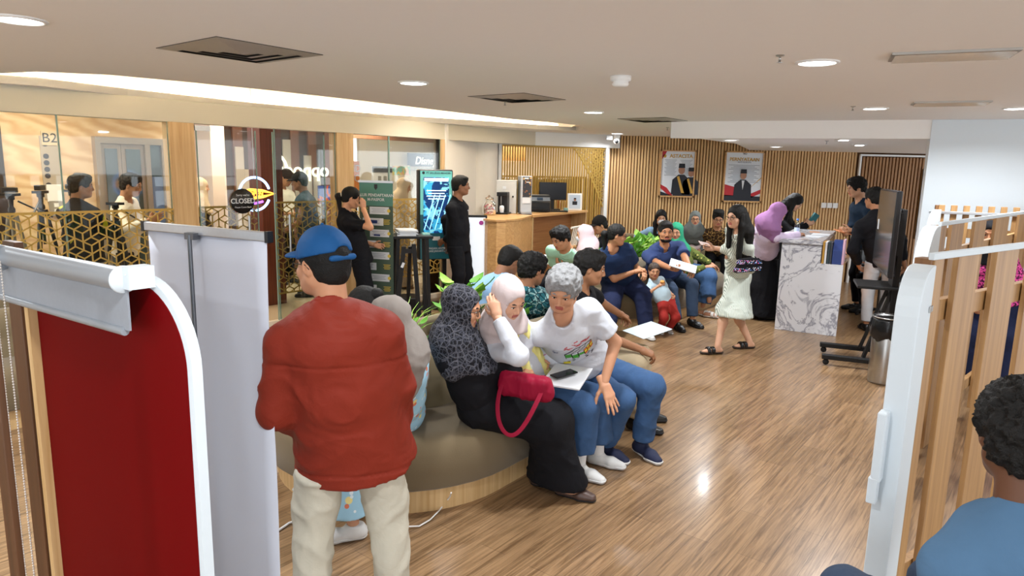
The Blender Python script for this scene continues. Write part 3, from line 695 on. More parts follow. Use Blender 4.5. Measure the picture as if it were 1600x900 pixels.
        if hair in ('long', 'bob', 'pony', 'bun'):
            f = Field(a(Hc)-.5*s, a(Hc)+.25*s, .008); pt = lambda x, y, z: a(Hc+(HR*x+HF*y+HU*z)*hs)
            if hair == 'bun': f.ell(pt(0, -.12, .02), (.04, .035, .04), k=0)
            elif hair == 'pony':
                f.cap(pt(0, -.1, .0), pt(0, -.145, -.02), .02, .032, k=0); f.cap(pt(0, -.145, -.02), a(Hc+HF*-.13*hs-Z*.22*s), .034, .014, k=.03)
            else:
                dn = .36*s if hair == 'long' else .14*s
                f.cap(pt(0, -.05, .0), a(NB-FvS*.06*s+Z*.02), .085*s, .085*s, k=.03, ax=a(HR), q=1.1)
                f.cap(a(NB-FvS*.06*s+Z*.02), a(NB-FvS*.1*s-Z*dn*.8), .075*s, .05*s, k=.04, ax=AX, q=1.6)
                for sd in (1, -1):
                    f.cap(pt(sd*.066, .0, .02), pt(sd*.082, .015, -.09), .03*s, .028*s, k=.03)
                    f.cap(pt(sd*.082, .015, -.09), a(NB+RvS*sd*.09*s+FvS*.06*s-Z*dn*.45), .03*s, .028*s, k=.03)
                f.ell(pt(0, .115, -.03), (.064, .075, .09), R=RHn, k=.01, op='s')
            V, Q = f.mesh(); V = smooth(V, Q, 1); V = wrinkle(V, Q, .006, (40, 40, 5), 2); mesh_np('ponytail' if hair == 'pony' else ('hair_bun' if hair == 'bun' else 'long_hair'), [(V, Q, 0)], [hm], parent=body)
            if hair == 'pony' and 'scrunchie' in extras: MB().tube([Hc+(HF*-.118*1+HU*-.008+HR*.028*math.cos(t)+(HU*.9-HF*.3)*.03*math.sin(t))*hs for t in np.linspace(0, 6.283, 12)[:-1]], .008, 8, closed=True).build('scrunchie', mat('cream_cloth', '#e8e0c8', .9), body)
    for ex in extras:
        if isinstance(ex, str): ex = (ex,)
        k = ex[0]
        if k == 'hijab':
            o_ = dict(drop=.22, back=.2, w=1.0, amp=.008, puff=0); o_.update(ex[2] if len(ex) > 2 else {})
            pt = lambda x, y, z: a(Hc+(HR*x+HF*y+HU*z)*hs)
            f = Field(np.minimum(a(Hc), a(NB))-.42*s, np.maximum(a(Hc), a(NB))+.30*s, .0085 if hi else .011)
            f.ell(pt(0, -.018, .028), ((.092+o_['puff'])*hs*wide, .116*hs, .108*hs), R=RHn, k=0); f.ell(pt(0, .012, -.055), (.083*hs*wide, .088*hs, .088*hs), R=RHn, k=.04)
            f.cap(pt(0, -.01, -.08), a(NB+FvS*.02*s), .082*hs, .095*s, k=.05, ax=AX, q=1.1)
            f.cap(a(NB+FvS*.02*s), a(NB+FvS*.07*s-SU*o_['drop']*s), .105*s*o_['w'], .105*s*o_['w'], k=.06, ax=AX, q=1.5, cuts=[(a(NB+FvS*.07*s-SU*(o_['drop']-.02)*s), a(Z*-1-FvS*.25))])
            f.cap(a(NB-FvS*.0*s), a(NB-FvS*.055*s-SU*o_['back']*s), .10*s*o_['w'], .10*s*o_['w'], k=.06, ax=AX, q=1.5, cuts=[(a(NB-SU*(o_['back']-.02)*s), -a(Z))])
            for sd in (1, -1): f.cap(a(NB-SU*.01*s), a(SH[sd]-SU*.015*s), .075*s, .066*s*o_['w'], k=.06)
            f.ell(pt(0, .128, -.012), (.078*hs*wide, .102*hs, .084*hs), R=RHn, k=.006, op='s')
            V, Q = f.mesh(); V = smooth(V, Q, 2); V = wrinkle(V, Q, o_['amp'], (11, 11, 6), float(len(label) % 31)); V[:, 2] = np.maximum(V[:, 2], .01)
            mesh_np('hijab', [(V, Q, 0)], [ex[1]], parent=body)
        elif k == 'vest':
            f = Field(lo, hi_, res); vf = .018
            f.cap(a(P0), a(P0+SP*.3), (.135+vf)*s, (.125+vf)*s, k=0, ax=AXP, q=1.36, cuts=[(a(P0-SU*.04*s), -a(SU))]); f.cap(a(P0+SP*.3), a(P0+SP*.8), (.122+vf)*s, (.118+vf)*s, k=.05, ax=AX, q=1.32, cuts=[(a(NB-SU*.03*s), a(SU))])
            f.cap(a(P0+SP*.1+FvS*.16*s), a(NB+FvS*.17*s), .07*s, .05*s, k=.01, op='s')
            for sd in (1, -1): f.cap(a(SH[sd]+(EL[sd]-SH[sd])*.12), a(SH[sd]+(EL[sd]-SH[sd])*.5), .07*s, .07*s, k=.01, op='s')
            garment(f, 'vest', ex[1], .014*s, (16, 16, 7))
        elif k == 'cap':
            f = Field((-.12, -.14, -.02), (.12, .13, .16), hr); f.ell((0, -.01, .035), (.093*Wd, .112, .108), k=0, cuts=[((0, 0, .03), (0, -.16, -1))])
            if len(ex) > 3 and ex[3] == 'strap': f.ell((0, -.125, .045), (.035, .04, .024), k=.004, op='s')
            if len(ex) > 3 and ex[3] == 'strap': f.cap((-.05, -.108, .025), (.05, -.108, .025), .012, k=.002)
            o = hframe(f, 'cap', ex[1], .002, (15, 15, 15))
            g = Field((-.1, .02, -.04), (.1, .2, .08), .004); g.ell((0, .092, .03), (.076, .082, .02), k=0); g.ell((0, .09, .012), (.09, .11, .022), k=.002, op='s'); g.plane((0, .06, 0), (0, -1, 0))
            V, Q = g.mesh(); V = smooth(V, Q, 1)
            v = mesh_np('visor', [((V*hs)@RHn.T+a(Hc), Q, 0)], [ex[2] if len(ex) > 2 and ex[2] else ex[1]], parent=o)
            mb = MB(); mb.sphere(Hc+RH@Vector((0, -.01, .144))*hs, .007, 8); mb.build('button', ex[1], o)
        elif k == 'peci':
            mb = MB(); n = 28; pr = [(1, .055), (1.0, .09), (.97, .135), (.9, .142), (0.02, .138)]; vs = []
            for r, z in pr:
                for j in range(n): vs.append(Hc+RH@Vector((r*.088*Wd*math.cos(2*math.pi*j/n), -.012+r*.108*math.sin(2*math.pi*j/n), z-.01+(.018*math.sin(2*math.pi*j/n) if z < .1 else 0)))*hs)
            mb.add(vs, [(i*n+j, i*n+(j+1) % n, (i+1)*n+(j+1) % n, (i+1)*n+j) for i in range(len(pr)-1) for j in range(n)], 0, True); mb.build('peci_cap', ex[1], body)
        elif k == 'glasses':
            mb = MB(); m = ex[1] if len(ex) > 1 else M_DARKRUB; T = lambda x, y, z: Hc+RH@Vector((x, y, z))*hs
            for sd in (1, -1):
                mb.tube([T(sd*.033+.024*math.cos(t), .108-.006*abs(math.cos(t)), .0+.0185*math.sin(t)) for t in np.linspace(0, 2*math.pi, 19)[:-1]], .0018*hs, 6, closed=True)
                mb.tube([T(sd*.057, .1, .006), T(sd*.078, .06, .006), T(sd*.083, .0, .004), T(sd*.083, -.02, -.012)], .0016*hs, 6)
            mb.tube([T(-.009, .11, .004), T(0, .113, .007), T(.009, .11, .004)], .0016*hs, 6); mb.build('glasses', m, body)
        elif k == 'mask':
            f = Field((-.09, .02, -.13), (.09, .14, .03), .005); f.ell((0, .055, -.05), (.062*Wd, .062, .052), k=0); f.ell((0, .1, -.04), (.025, .022, .03), k=.02); f.plane((0, .035, 0), (0, -1, 0)); f.plane((0, 0, -.012), (0, -.35, 1))
            hframe(f, 'face_mask', ex[1], 0)
        elif k == 'beard':
            f = Field((-.09, -.02, -.14), (.09, .13, .02), .005)
            f.cap((-.026, .05, -.082), (.026, .05, -.082), .034, k=0); f.cap((-.056*Wd, .01, -.05), (-.02, .055, -.088), .0262, .024, k=.02); f.cap((.056*Wd, .01, -.05), (.02, .055, -.088), .0262, .024, k=.02); f.ell((0, .08, -.092), (.024, .02, .02), k=.015)
            f.ell((0, .095, -.055), (.033, .05, .024), k=.006, op='s'); 
            for sd in (1, -1): f.ell((sd*.045, .075, -.035), (.03, .04, .032), k=.006, op='s')
            hframe(f, 'beard', M_HAIR, .003); g = Field((-.04, .08, -.06), (.04, .12, -.035), .003); g.cap((-.022, .093, -.0515), (.022, .093, -.0515), .0052, k=0); hframe(g, 'moustache', M_HAIR, 0, it=0)
    return J

def decal(J, name, polys, mt, center, sx=1.0, dirv=None, up=None, off=.003, n=6):
    """flat printed shapes wrapped on the front of a garment. polys: list of quads/polygons in local (x right as seen from the front, z up) metres"""
    from mathutils.bvhtree import BVHTree
    me = J['top'].data; dg = None
    bvh = BVHTree.FromPolygons([v.co for v in me.vertices], [tuple(p.vertices) for p in me.polygons])
    Fd = dirv or J['FvS']; U_ = up or J['SU']; U_ = (U_-Fd*U_.dot(Fd)).normalized(); R_ = U_.cross(Fd)*1.0
    mb = MB()
    for poly in polys:
        b = bmesh.new(); vs = [b.verts.new((x, z, 0)) for x, z in poly]; b.faces.new(vs); bmesh.ops.triangulate(b, faces=b.faces); bmesh.ops.subdivide_edges(b, edges=b.edges, cuts=n, use_grid_fill=True)
        b.verts.ensure_lookup_table(); out = []
        for v in b.verts:
            p = center+R_*v.co.x*sx+U_*v.co.y; hit = bvh.ray_cast(p+Fd*.5, -Fd); out.append((hit[0] if hit[0] is not None else p)+Fd*off)
        mb.add(out, [tuple(v.index for v in f_.verts) for f_ in b.faces]); b.free()
    return mb.build(name, mt, J['top'])

# ================================================================= room
M_CEIL = mat('ceiling_paint', '#efece8', .9, bump=.02, scale=30, var=.01); M_WALL = mat('white_wall_paint', '#e4e4e2', .8, bump=.03, scale=40, var=.01)
M_HEAD = mat('header_paint', '#c8c2b0', .8, var=.01); M_COVE = mat('cove_paint', '#fbf3e4', .8, var=.01)
M_OAK = mat_wood('light_oak', '#b8935f', '#d2b283', .4); M_OAKH = mat_wood('light_oak_flat', '#bb8a55', '#d6a970', .38, axis='X'); M_SLAT = mat_wood('slat_oak', '#cba06a', '#e2bd86', .5)
M_SLATD = mat_wood('slat_oak_dark', '#8a5f36', '#a87a48', .5); M_SLATBACK = mat('slat_backing', '#6a4628', .8)
M_GOLD = mat('gold_paint', '#b8964a', .45, metal=.25, var=.05); M_STEEL = mat('brushed_steel', '#b4b4b2', .28, metal=1, var=.05); M_CHROME = mat('chrome', '#d0d0d0', .1, metal=1)
M_BLACK = mat('black_plastic', '#131314', .4); M_BLACKM = mat('black_powder_coat', '#161617', .5, metal=.2); M_WPLAST = mat('white_plastic', '#e9e9e7', .35, var=.01)
M_TILE = mat('mall_tile', '#d9c6a6', .12, var=.03, scale=3); M_PAPER = mat('white_paper', '#d3d6da', .7, var=.02); M_BEIGEW = mat('mall_cream_wall', '#dfd2bc', .6, var=.02)
M_GLASS = mat_glass()
GA = 40.0; G0 = Vector((-2.72, 7.78, 0)); GD = Vector((math.sin(math.radians(GA)), math.cos(math.radians(GA)), 0)); GN = Vector((GD.y, -GD.x, 0))   # GN points into the room
def gs(px, py): return (WPL(px, py, G0, GA)-G0).dot(GD)
def gp(s, z=0, off=0): return G0+GD*s+GN*off+Vector((0, 0, z))
GM = lambda s, z=0, off=0: Matrix.Translation(gp(s, z, off)) @ Matrix.Rotation(math.radians(90-GA), 4, 'Z')     # local x along glass, local -y into the room
BK = math.radians(90-GA)
# floor
bm = MB(); far = 16
floor_poly = [(-9, -2.5), (9.5, -2.5), (9.5, 12.6), (0.9, 12.6), gp(5.6).to_2d(), gp(-9).to_2d()]
bm.prism([tuple(p) for p in [(gp(-9).x, gp(-9).y), (gp(-9).x, -2.6), (9.5, -2.6), (9.5, 12.6), (1.35, 12.6), (gp(5.6).x, gp(5.6).y)]], -.08, 0); struct(bm.build('floor', mat_floor()))
bm = MB(); a_ = gp(-9); b_ = gp(8.5)
n_ = -GN*9
bm.prism([(a_.x, a_.y), (b_.x, b_.y), ((b_+n_).x, (b_+n_).y), ((a_+n_).x, (a_+n_).y)], -.08, -.002); struct(bm.build('floor_mall', M_TILE))
# ceiling with the cove cut out
def tri_plate(outer, holes, z, name, m, z2=None):
    b = bmesh.new(); es = []
    for lp in [outer]+holes:
        vs = [b.verts.new((x, y, z)) for x, y in lp]; es += [b.edges.new((vs[i], vs[(i+1) % len(vs)])) for i in range(len(vs))]
    bmesh.ops.triangle_fill(b, edges=es, use_beauty=True); me = bpy.data.meshes.new(name); b.to_mesh(me); b.free()
    return link(name, me, None, m)
cpx_f = [(-60, 126), (-20, 116), (56, 112), (170, 117), (281, 127), (420, 141), (562, 157), (700, 174), (800, 186), (870, 192), (905, 196)]
cpx_b = [(916, 200), (900, 204.5), (840, 202), (776, 197.5), (600, 187), (394, 170), (200, 150), (60, 134), (-40, 127)]
cove = [W(x, y, HC) for x, y in cpx_f+cpx_b]
beamA = W(1049, 190, HC); beamB = W(1457, 187, HC); beamC = beamB+(beamB-beamA)*1.9
SLY = 11.95
outer = [(gp(-9, 0, -.3).x, gp(-9, 0, -.3).y), (gp(-9).x, -2.6), (9.5, -2.6), (9.5, 12.6), (1.0, 12.6), (gp(5.3, 0, -.3).x, gp(5.3, 0, -.3).y)]
o = tri_plate(outer, [[(p.x, p.y) for p in cove]], HC, 'ceiling', M_CEIL); struct(o)
md = o.modifiers.new('thick', 'SOLIDIFY'); md.thickness = .06; md.offset = 1
n = len(cove); cc_ = sum(cove, Vector())/n
def offs(pts, d):
    out = []
    for i in range(len(pts)):
        t = (pts[(i+1) % len(pts)]-pts[i-1]); t.z = 0; t.normalize(); nn = Vector((t.y, -t.x, 0))
        if nn.dot(GN) * (1 if i < len(cpx_f) else -1) < 0: nn = -nn
        out.append(pts[i]+nn*d)
    return out
ledge = offs(cove, .13)
bm = MB(); bm.add([p for p in cove]+[p+Vector((0, 0, .07)) for p in cove], [(i, (i+1) % n, n+(i+1) % n, n+i) for i in range(n)]); struct(bm.build('ceiling_cove_lip', M_COVE))
bm = MB(); bm.add([p+Vector((0, 0, .05)) for p in ledge]+[p+Vector((0, 0, .30)) for p in ledge], [(i, (i+1) % n, n+(i+1) % n, n+i) for i in range(n)]); struct(bm.build('ceiling_cove_side', M_COVE))
bm = MB(); bm.add([p+Vector((0, 0, .062)) for p in ledge]+[p+Vector((0, 0, .062)) for p in cove], [(i, (i+1) % n, n+(i+1) % n, n+i) for i in range(n)]); struct(bm.build('ceiling_cove_ledge', M_COVE))
o = tri_plate([(p.x, p.y) for p in ledge], [], HC+.30, 'ceiling_cove_top', M_COVE); struct(o)
mid = offs(cove, .055); bm = MB(); bm.tube([p+Vector((0, 0, .078)) for p in mid], .009, 6, closed=True); bm.build('cove_led_strip', mat('cove_led', '#fff0d4', .5, emit=COVE_E, var=0)); tag(bpy.data.objects['cove_led_strip'], kind='structure')
for px_, py_ in ((852, 195.5), (700, 186)):
    p = W(px_, py_, HC); area('cove_spot', (p.x, p.y, HC+.27), .12, 16, (1, .96, .88), spread=math.radians(150))
# header above the glass and mall ceiling
bm = MB(); a_ = gp(-9); bm.box(gp(-1.7, (2.235+HC)/2, -.06), (14.6, .16, HC-2.235), BK); struct(bm.build('wall_left', M_HEAD))
bm = MB(); bm.box(gp(0, 2.75, -4.6), (19, 9, .06), BK); struct(bm.build('ceiling_mall', mat('mall_ceiling', '#d8cbb6', .8)))
# downlights
M_LED = mat('led_diffuser', '#ffffff', .5, emit=9, var=0)
def downlight(p, r=.095, lamp=True, lab='', grp='round ceiling downlights', z=HC, watts=None, warm=False):
    e = empty('ceiling_downlight', (p[0], p[1], z), 0, lab, 'ceiling light', grp)
    mb = MB(); mb.lathe([(r+.018, -.001), (r+.016, -.008), (r, -.01), (r-.002, .0)], n=28); mb.build('trim_ring', M_WPLAST, e)
    mb = MB(); mb.lathe([(r, -.006), (0.001, -.006)], n=28); mb.build('diffuser', M_LED, e)
    if lamp: area('downlight_lamp', (p[0], p[1], z-.02), r*2, watts or LAMP_W, (.94, .97, 1) if not warm else (1, .85, .65), spread=math.radians(160))
for (x, y, lab) in ((1277, 97, 'large round recessed downlight between the smoke detector and the linear vent'), (1367, 169, 'round recessed downlight beside a sprinkler, above the marble counter'), (646, 129, 'round recessed downlight near the square ceiling diffuser'),
                    (927, 175, 'small round downlight near the tip of the oval cove'), (28, 30, 'round recessed downlight at the top left corner'), (964, 211.5, 'small round downlight directly above the dome camera'), (1590, 169, 'round downlight at the right edge of the ceiling')):
    p = W(x, y, HC) if x != 964 else WY(964, 212, 11.3); downlight((p.x, p.y), lab=lab, watts=LAMP_W*(.55 if x == 964 else 1.8 if y > 170 else 1))
for i, (x, y) in enumerate(((-.4, .9), (2.8, .6), (-3.2, .8), (-4.2, 3.8), (.2, 3.4), (4.9, 3.2), (0, -1.5))):
    area('room_downlight', (x, y, HC-.03), .2, LAMP_W, (.94, .97, 1)) if i > 3 else downlight((x, y), lab=['round downlight out of view above the camera', 'round downlight out of view to the right of the camera', 'round downlight out of view to the left of the camera', 'round downlight out of view above the far left sofa'][i])
# soffit over the counter
sz = 2.255
p_l = beamA; p_m = W(1120, 219, sz); p_n = W(1200, 231.5, sz)
poly = [beamA.to_2d(), beamC.to_2d(), (9.5, SLY+.3), (4.6, SLY+.3), (W(1200, 232, sz).x, SLY), (W(1150, 224.5, sz).x, W(1150, 224.5, sz).y), (W(1095, 217, sz).x, W(1095, 217, sz).y)]
poly = [(p[0], p[1]) for p in poly]
bm = MB(); bm.prism(poly, sz, HC+.0); struct(bm.build('ceiling_soffit', M_CEIL))
for (x, y, lab) in ((1142, 218.5, 'left small downlight under the lowered soffit'), (1212, 229, 'middle small downlight under the lowered soffit, nearest the slatted wall')):
    p = W(x, y, sz); downlight((p.x, p.y), .08, lab=lab, grp='soffit downlights', z=sz, warm=False, watts=26)
for (x, y) in ((1318, 218), (1343, 226)):
    p = W(x, y, sz); e = empty('square_downlight', (p.x, p.y, sz), 0, 'small square spotlight under the lowered soffit, %s' % ('left one of the pair' if x < 1330 else 'right one of the pair near the door edge'), 'ceiling light', 'soffit square spotlights')
    MB().box((0, 0, -.005), (.13, .13, .01)).build('frame', M_WPLAST, e); MB().box((0, 0, -.012), (.08, .08, .004)).build('diffuser', M_LED, e)
# white wall to the right of the soffit
wd = (beamB-beamA).normalized(); ang = math.atan2(wd.y, wd.x)
wb = W(1457, 215.5, sz); 
wc = beamB+wd*2.3
bm = MB(); bm.box((wc.x-wd.y*.088, wc.y+wd.x*.088, HC/2-.001), (4.6, .2, HC), ang); struct(bm.build('wall_right', mat('white_wall_cool', '#d9e2e8', .8, var=.01)))
# slatted end wall
bm = MB(); x0 = W(948, 216, HC); xs0 = 1.35; bm.box(((xs0+9)/2, SLY+.08, HC/2), (9-xs0, .06, HC)); struct(bm.build('wall_back', M_SLATBACK))
xd0 = WY(1337, 300, SLY).x; xd1 = WY(1445, 300, SLY).x
bm = MB(); x = xs0+.02
while x < xd0-.03: bm.box((x, SLY+.03, HC/2), (.031, .04, HC)); x += .051
struct(bm.build('wall_back_slats', M_SLAT))
bm = MB(); x = xd0+.08
while x < xd1-.02: bm.box((x, SLY+.0, 1.09), (.034, .04, 2.18)); x += .057
bm.box(((xd0+xd1)/2, SLY+.03, 1.09), (xd1-xd0, .03, 2.18), mi=1); struct(bm.build('door_1', [M_SLATD, M_SLATBACK]))
bm = MB(); bm.box((xd0+.01, SLY-.02, 1.1), (.03, .05, 2.2)); bm.box(((xd0+xd1)/2, SLY-.02, 2.21), (xd1-xd0, .05, .03)); struct(bm.build('trim_1', M_WPLAST))
bm = MB(); bm.box((xd1+.16, SLY-.02, 1.12), (.3, .06, 2.25)); struct(bm.build('trim_2', M_SLATD)); bm = MB(); bm.box((xd1-.08, SLY-.03, 1.4), (.03, .05, 1.2)); struct(bm.build('trim_3', M_STEEL))
# end part of the left wall: column, plain wall, slat screen
sA = gs(690, 216)
# white wall/column from px 690 to 776
p1 = WPL(692, 330, G0, GA); M_COLW = mat('column_white', '#e9e4da', .7, var=.01)
pc = WY(749, 300, 11.2); pcr = .29
bm = MB(); bm.lathe([(pcr, 0), (pcr, HC)], (pc.x, pc.y, 0), 48); struct(bm.build('wall_column', M_COLW))
pe = Vector((pc.x, pc.y, 0)); d_ = (pe-Vector((p1.x, p1.y, 0)))
bm = MB(); q = Vector((p1.x, p1.y, 0)); q2 = pe-d_.normalized()*.1; bm.seg(q+Vector((0, 0, HC/2)), q2+Vector((0, 0, HC/2)), .1, HC); struct(bm.build('wall_left_return', M_COLW))
# slat screen from (780) to (948)
sp0 = WY(781, 300, 11.25); sp1 = WY(942, 300, 11.9); sp0.z = sp1.z = 0
sd_ = (sp1-sp0).normalized(); sl_ = (sp1-sp0).length; sang = math.atan2(sd_.y, sd_.x); SM = Matrix.Translation(sp0) @ Matrix.Rotation(sang, 4, 'Z')
zt = 2.235
bm = MB(); bm.box(SM@Vector((sl_/2, 0.03, (zt+HC)/2)), (sl_+.5, .2, HC-zt), sang); struct(bm.build('wall_screen_header', M_WALL))
bm = MB(); bm.box(SM@Vector((sl_+.03, 0, zt/2)), (.06, .12, zt), sang); bm.box(SM@Vector((-.02, 0, zt/2)), (.05, .1, zt), sang); struct(bm.build('trim_4', M_WPLAST))
e = empty('slat_screen', tuple(SM@Vector((sl_/2, 0, 0))), sang, 'gold vertical slat screen in a white frame behind the service desk', 'screen')
bm = MB(); x = -sl_/2+.03
while x < sl_/2-.02: bm.box((x, 0, zt/2), (.015, .03, zt)); x += .045
bm.build('slat_panel', M_GOLD, e); bm = MB(); bm.box((0, 0, zt-.015), (sl_, .05, .03)); bm.build('top_rail', M_GOLD, e)
def hexbars(mb, w_, h_, a, t, dep, x0=0, z0=0, inside=None, mi=0):
    """interlocking rhombus lattice (hexagons with three spokes) in local XZ"""
    ed = set(); dx = a*math.sqrt(3); dz = a*1.5; V = lambda x, z: (round(x, 4), round(z, 4))
    for j in range(-1, int(h_/dz)+2):
        for i in range(-1, int(w_/dx)+2):
            cx = i*dx+(j % 2)*dx/2; cz = j*dz; c = [V(cx+a*math.sin(math.pi/3*k), cz+a*math.cos(math.pi/3*k)) for k in range(6)]; o_ = V(cx, cz)
            for k in range(6): ed.add(tuple(sorted((c[k], c[(k+1) % 6]))))
            st = (i+j) % 2
            for k in (0, 2, 4) if True else (1, 3, 5): ed.add(tuple(sorted((o_, c[(k+st) % 6]))))
    for p, q in ed:
        m = ((p[0]+q[0])/2, (p[1]+q[1])/2)
        P = [p, q]
        def inb(u): return -1e-3 <= u[0] <= w_+1e-3 and -1e-3 <= u[1] <= h_+1e-3 and (inside is None or inside(*u))
        if not inb(p) and not inb(q): continue
        pp, qq = np.array(p), np.array(q)
        if not (inb(p) and inb(q)):      # clip
            if not inb(p): pp, qq = qq, pp
            lo_, hi_ = 0, 1
            for _ in range(10):
                mm = (lo_+hi_)/2; u = pp+(qq-pp)*mm
                if inb(u): lo_ = mm
                else: hi_ = mm
            qq = pp+(qq-pp)*lo_
        if np.linalg.norm(qq-pp) < .004: continue
        mb.seg((x0+pp[0], 0, z0+pp[1]), (x0+qq[0], 0, z0+qq[1]), dep, t, mi, up=(0, 0, 1)) if abs(qq[0]-pp[0]) > 1e-3 else mb.box((x0+pp[0], 0, z0+(pp[1]+qq[1])/2), (t, dep, abs(qq[1]-pp[1])), mi=mi)
bm = MB(); cw = .62; hexbars(bm, cw, 1.0, .052, .009, .03, sl_/2-cw, zt-1.0, inside=lambda x, z: (z-1.0) > -1.0*max(0, x/cw)**1.35)
bm.tube([(sl_/2-cw+cw*t, 0, zt-1.0*t**1.35) for t in np.linspace(0, 1, 14)], .016, 8); bm.build('lattice_corner', M_GOLD, e)
# stuff behind the screen: warm room with hanging gold boards
bm = MB(); bm.box(SM@Vector((sl_/2+.5, 2.6, 1.3)), (3.6, .08, 2.6), sang); struct(bm.build('wall_screen_room', M_BEIGEW))
bm = MB(); bm.box(SM@Vector((sl_/2, 1.35, HC+.03)), (5.2, 2.6, .06), sang); bm.box(SM@Vector((sl_/2, 1.35, -.03)), (4.6, 2.5, .058), sang); struct(bm.build('ceiling_screen_room', M_BEIGEW))
a_ = SM@Vector((sl_/2, 1.3, HC-.05)); area('screen_room_light', a_, 1.0, 36, (1, .84, .6))
e = empty('wood_board_display', tuple(SM@Vector((sl_*.56, .75, 0))), sang, 'row of hanging olive gold boards seen through the slat screen', 'display')
mg = mat_wood('olive_gold_board', '#8d7838', '#b59b55', .5); bm = MB(); x = -.85
while x < .85: bm.box((x, random.uniform(-.01, .01), 1.42+random.uniform(-.02, .02)), (.085, .02, .56+random.uniform(-.04, .04))); x += .1
bm.build('board_row', mg, e); MB().box((0, .03, 1.72), (1.8, .03, .03)).build('hanging_rail', M_GOLD, e)
bm = MB(); x = -.7
while x < .95: bm.box((x, .02, .62), (.08, .02, .5)); x += .1
bm.build('lower_board_row', mg, e); MB().box((.95, .03, .88), (.04, .04, 1.76)).build('post', M_SLATD, e); MB().box((-.95, .03, .88), (.04, .04, 1.76)).build('post', M_SLATD, e)
e = empty('shop_partition', tuple(SM@Vector((.25, 1.6, 0))), sang, 'white and brown shop partition with a sloping edge behind the slat screen', 'partition')
MB().prism([(-.5, 0), (.7, 0), (.7, 1.5), (.2, 1.9), (-.5, 1.5)], -.02, .02, M=Matrix.Rotation(math.pi/2, 4, 'X')).build('panel', M_PAPER, e); MB().box((0, 0, 2.15), (1.6, .05, .3)).build('fascia', M_SLATD, e)

# glass front: pilasters, panes, patterned film
s_l = gs(262, 260); s_m = gs(522, 260); s_r = gs(690, 260)
def pil(s0, s1, nm, n):
    bm = MB(); bm.box(gp((s0+s1)/2, 2.235/2, -.04), (s1-s0, .16, 2.235), BK); struct(bm.build('trim_%d' % n, M_OAK, bevel=.004))
pil(gs(265, 260), gs(304, 260), 'p', 5); pil(gs(524, 260), gs(550, 260), 'p', 6); pil(gs(687, 260), gs(692, 260), 'p', 7); pil(-9, -5.0, 'p', 8)
n = 1
panes = [(-5.0, gs(94, 260)), (gs(95, 260), gs(265, 260)), (gs(430, 260), gs(524, 260)), (gs(550, 260), gs(607, 260)), (gs(608, 260), gs(687, 260))]
for s0, s1 in panes:
    bm = MB(); bm.box(gp((s0+s1)/2, 1.12, 0), (s1-s0-.008, .01, 2.235), BK); struct(bm.build('window_%d' % n, M_GLASS)); n += 1
    bm = MB(); 
    for s_ in (s0, s1): bm.box(gp(s_, 1.12, 0), (.008, .016, 2.235), BK)
    struct(bm.build('trim_%d' % (20+n), mat('glass_edge', '#7d9a8e', .3)))
# glass double door: left leaf slightly open, right leaf
def leaf(s0, s1, n, label):
    bm = MB(); w_ = s1-s0; bm.box(gp((s0+s1)/2, 1.1, .03), (w_-.01, .012, 2.19), BK)
    o = struct(bm.build('door_%d' % n, M_GLASS))
    bm = MB(); 
    for s_ in (s0+.006, s1-.006): bm.box(gp(s_, 1.1, .03), (.008, .016, 2.19), BK)
    b2 = bm.build('glass_edge', MATS['glass_edge'], o); 
    return o
d1 = leaf(gs(306, 260), gs(399, 260), 2, ''); d2 = leaf(gs(424, 260), gs(505, 260), 3, '')
for px, d in ((383, d1), (446, d2)):
    s_ = gs(px, 340); bm = MB(); bm.tube([gp(s_, .78, .09), gp(s_, 1.28, .09)], .014, 12)
    for z in (.9, 1.16): bm.tube([gp(s_, z, .03), gp(s_, z, .09)], .008, 8)
    bm.build('door_handle', M_STEEL, d)
bm = MB(); bm.box(gp(gs(313, 199), 2.19, .03), (.16, .04, .05), BK); bm.build('patch_fitting', M_STEEL, d1)
def film(s0, s1, z0, z1, label, a=.078):
    mb = MB(); w_ = s1-s0; hexbars(mb, w_, z1-z0, a, .0125, .004, 0, 0)
    mb.box((w_/2, 0, z1-z0-.006), (w_, .006, .022)); mb.box((w_/2, 0, .006), (w_, .006, .018))
    o = mb.build('patterned_screen', M_GOLD, M=GM(s0, z0, .02), loc=tuple(gp((s0+s1)/2, 0, .02)), world=True); tag(o, label, 'patterned screen', 'gold rhombus lattice screens on the glass'); return o
film(-5.0, gs(269, 260), .36, 1.38, 'long gold rhombus lattice screen in front of the two cameramen')
film(gs(306, 260), gs(397, 260), .36, 1.39, 'gold rhombus lattice screen on the glass door below the closed sign')
film(gs(427, 260), gs(523, 260), .36, 1.42, 'gold rhombus lattice screen below the man in the grey vest')
film(gs(552, 260), gs(686, 260), .36, 1.42, 'gold rhombus lattice screen behind the green standing banner')
# plinth-like floor strip inside the glass foot
bm = MB(); bm.box(gp(-1.2, .03, .02), (13.4, .06, .06), BK); struct(bm.build('baseboard_left', mat('cream_stone', '#d8cbb4', .4)))

# ------------------------------------------------ the mall beyond
def gfar(px, py, off): return WPL(px, py, G0-GN*off, GA)
M_TRAV = mat_travertine(); OFW = 2.3
q0 = gfar(-150, 260, OFW); q1 = gfar(262, 260, OFW); q0.z = q1.z = 0
bm = MB(); c_ = (q0+q1)/2; bm.box((c_.x, c_.y, 1.35), ((q1-q0).length, .12, 2.7), BK); struct(bm.build('wall_mall_stone', M_TRAV))
FM = lambda px, py, off: Matrix.Translation(gfar(px, py, off)) @ Matrix.Rotation(BK, 4, 'Z')
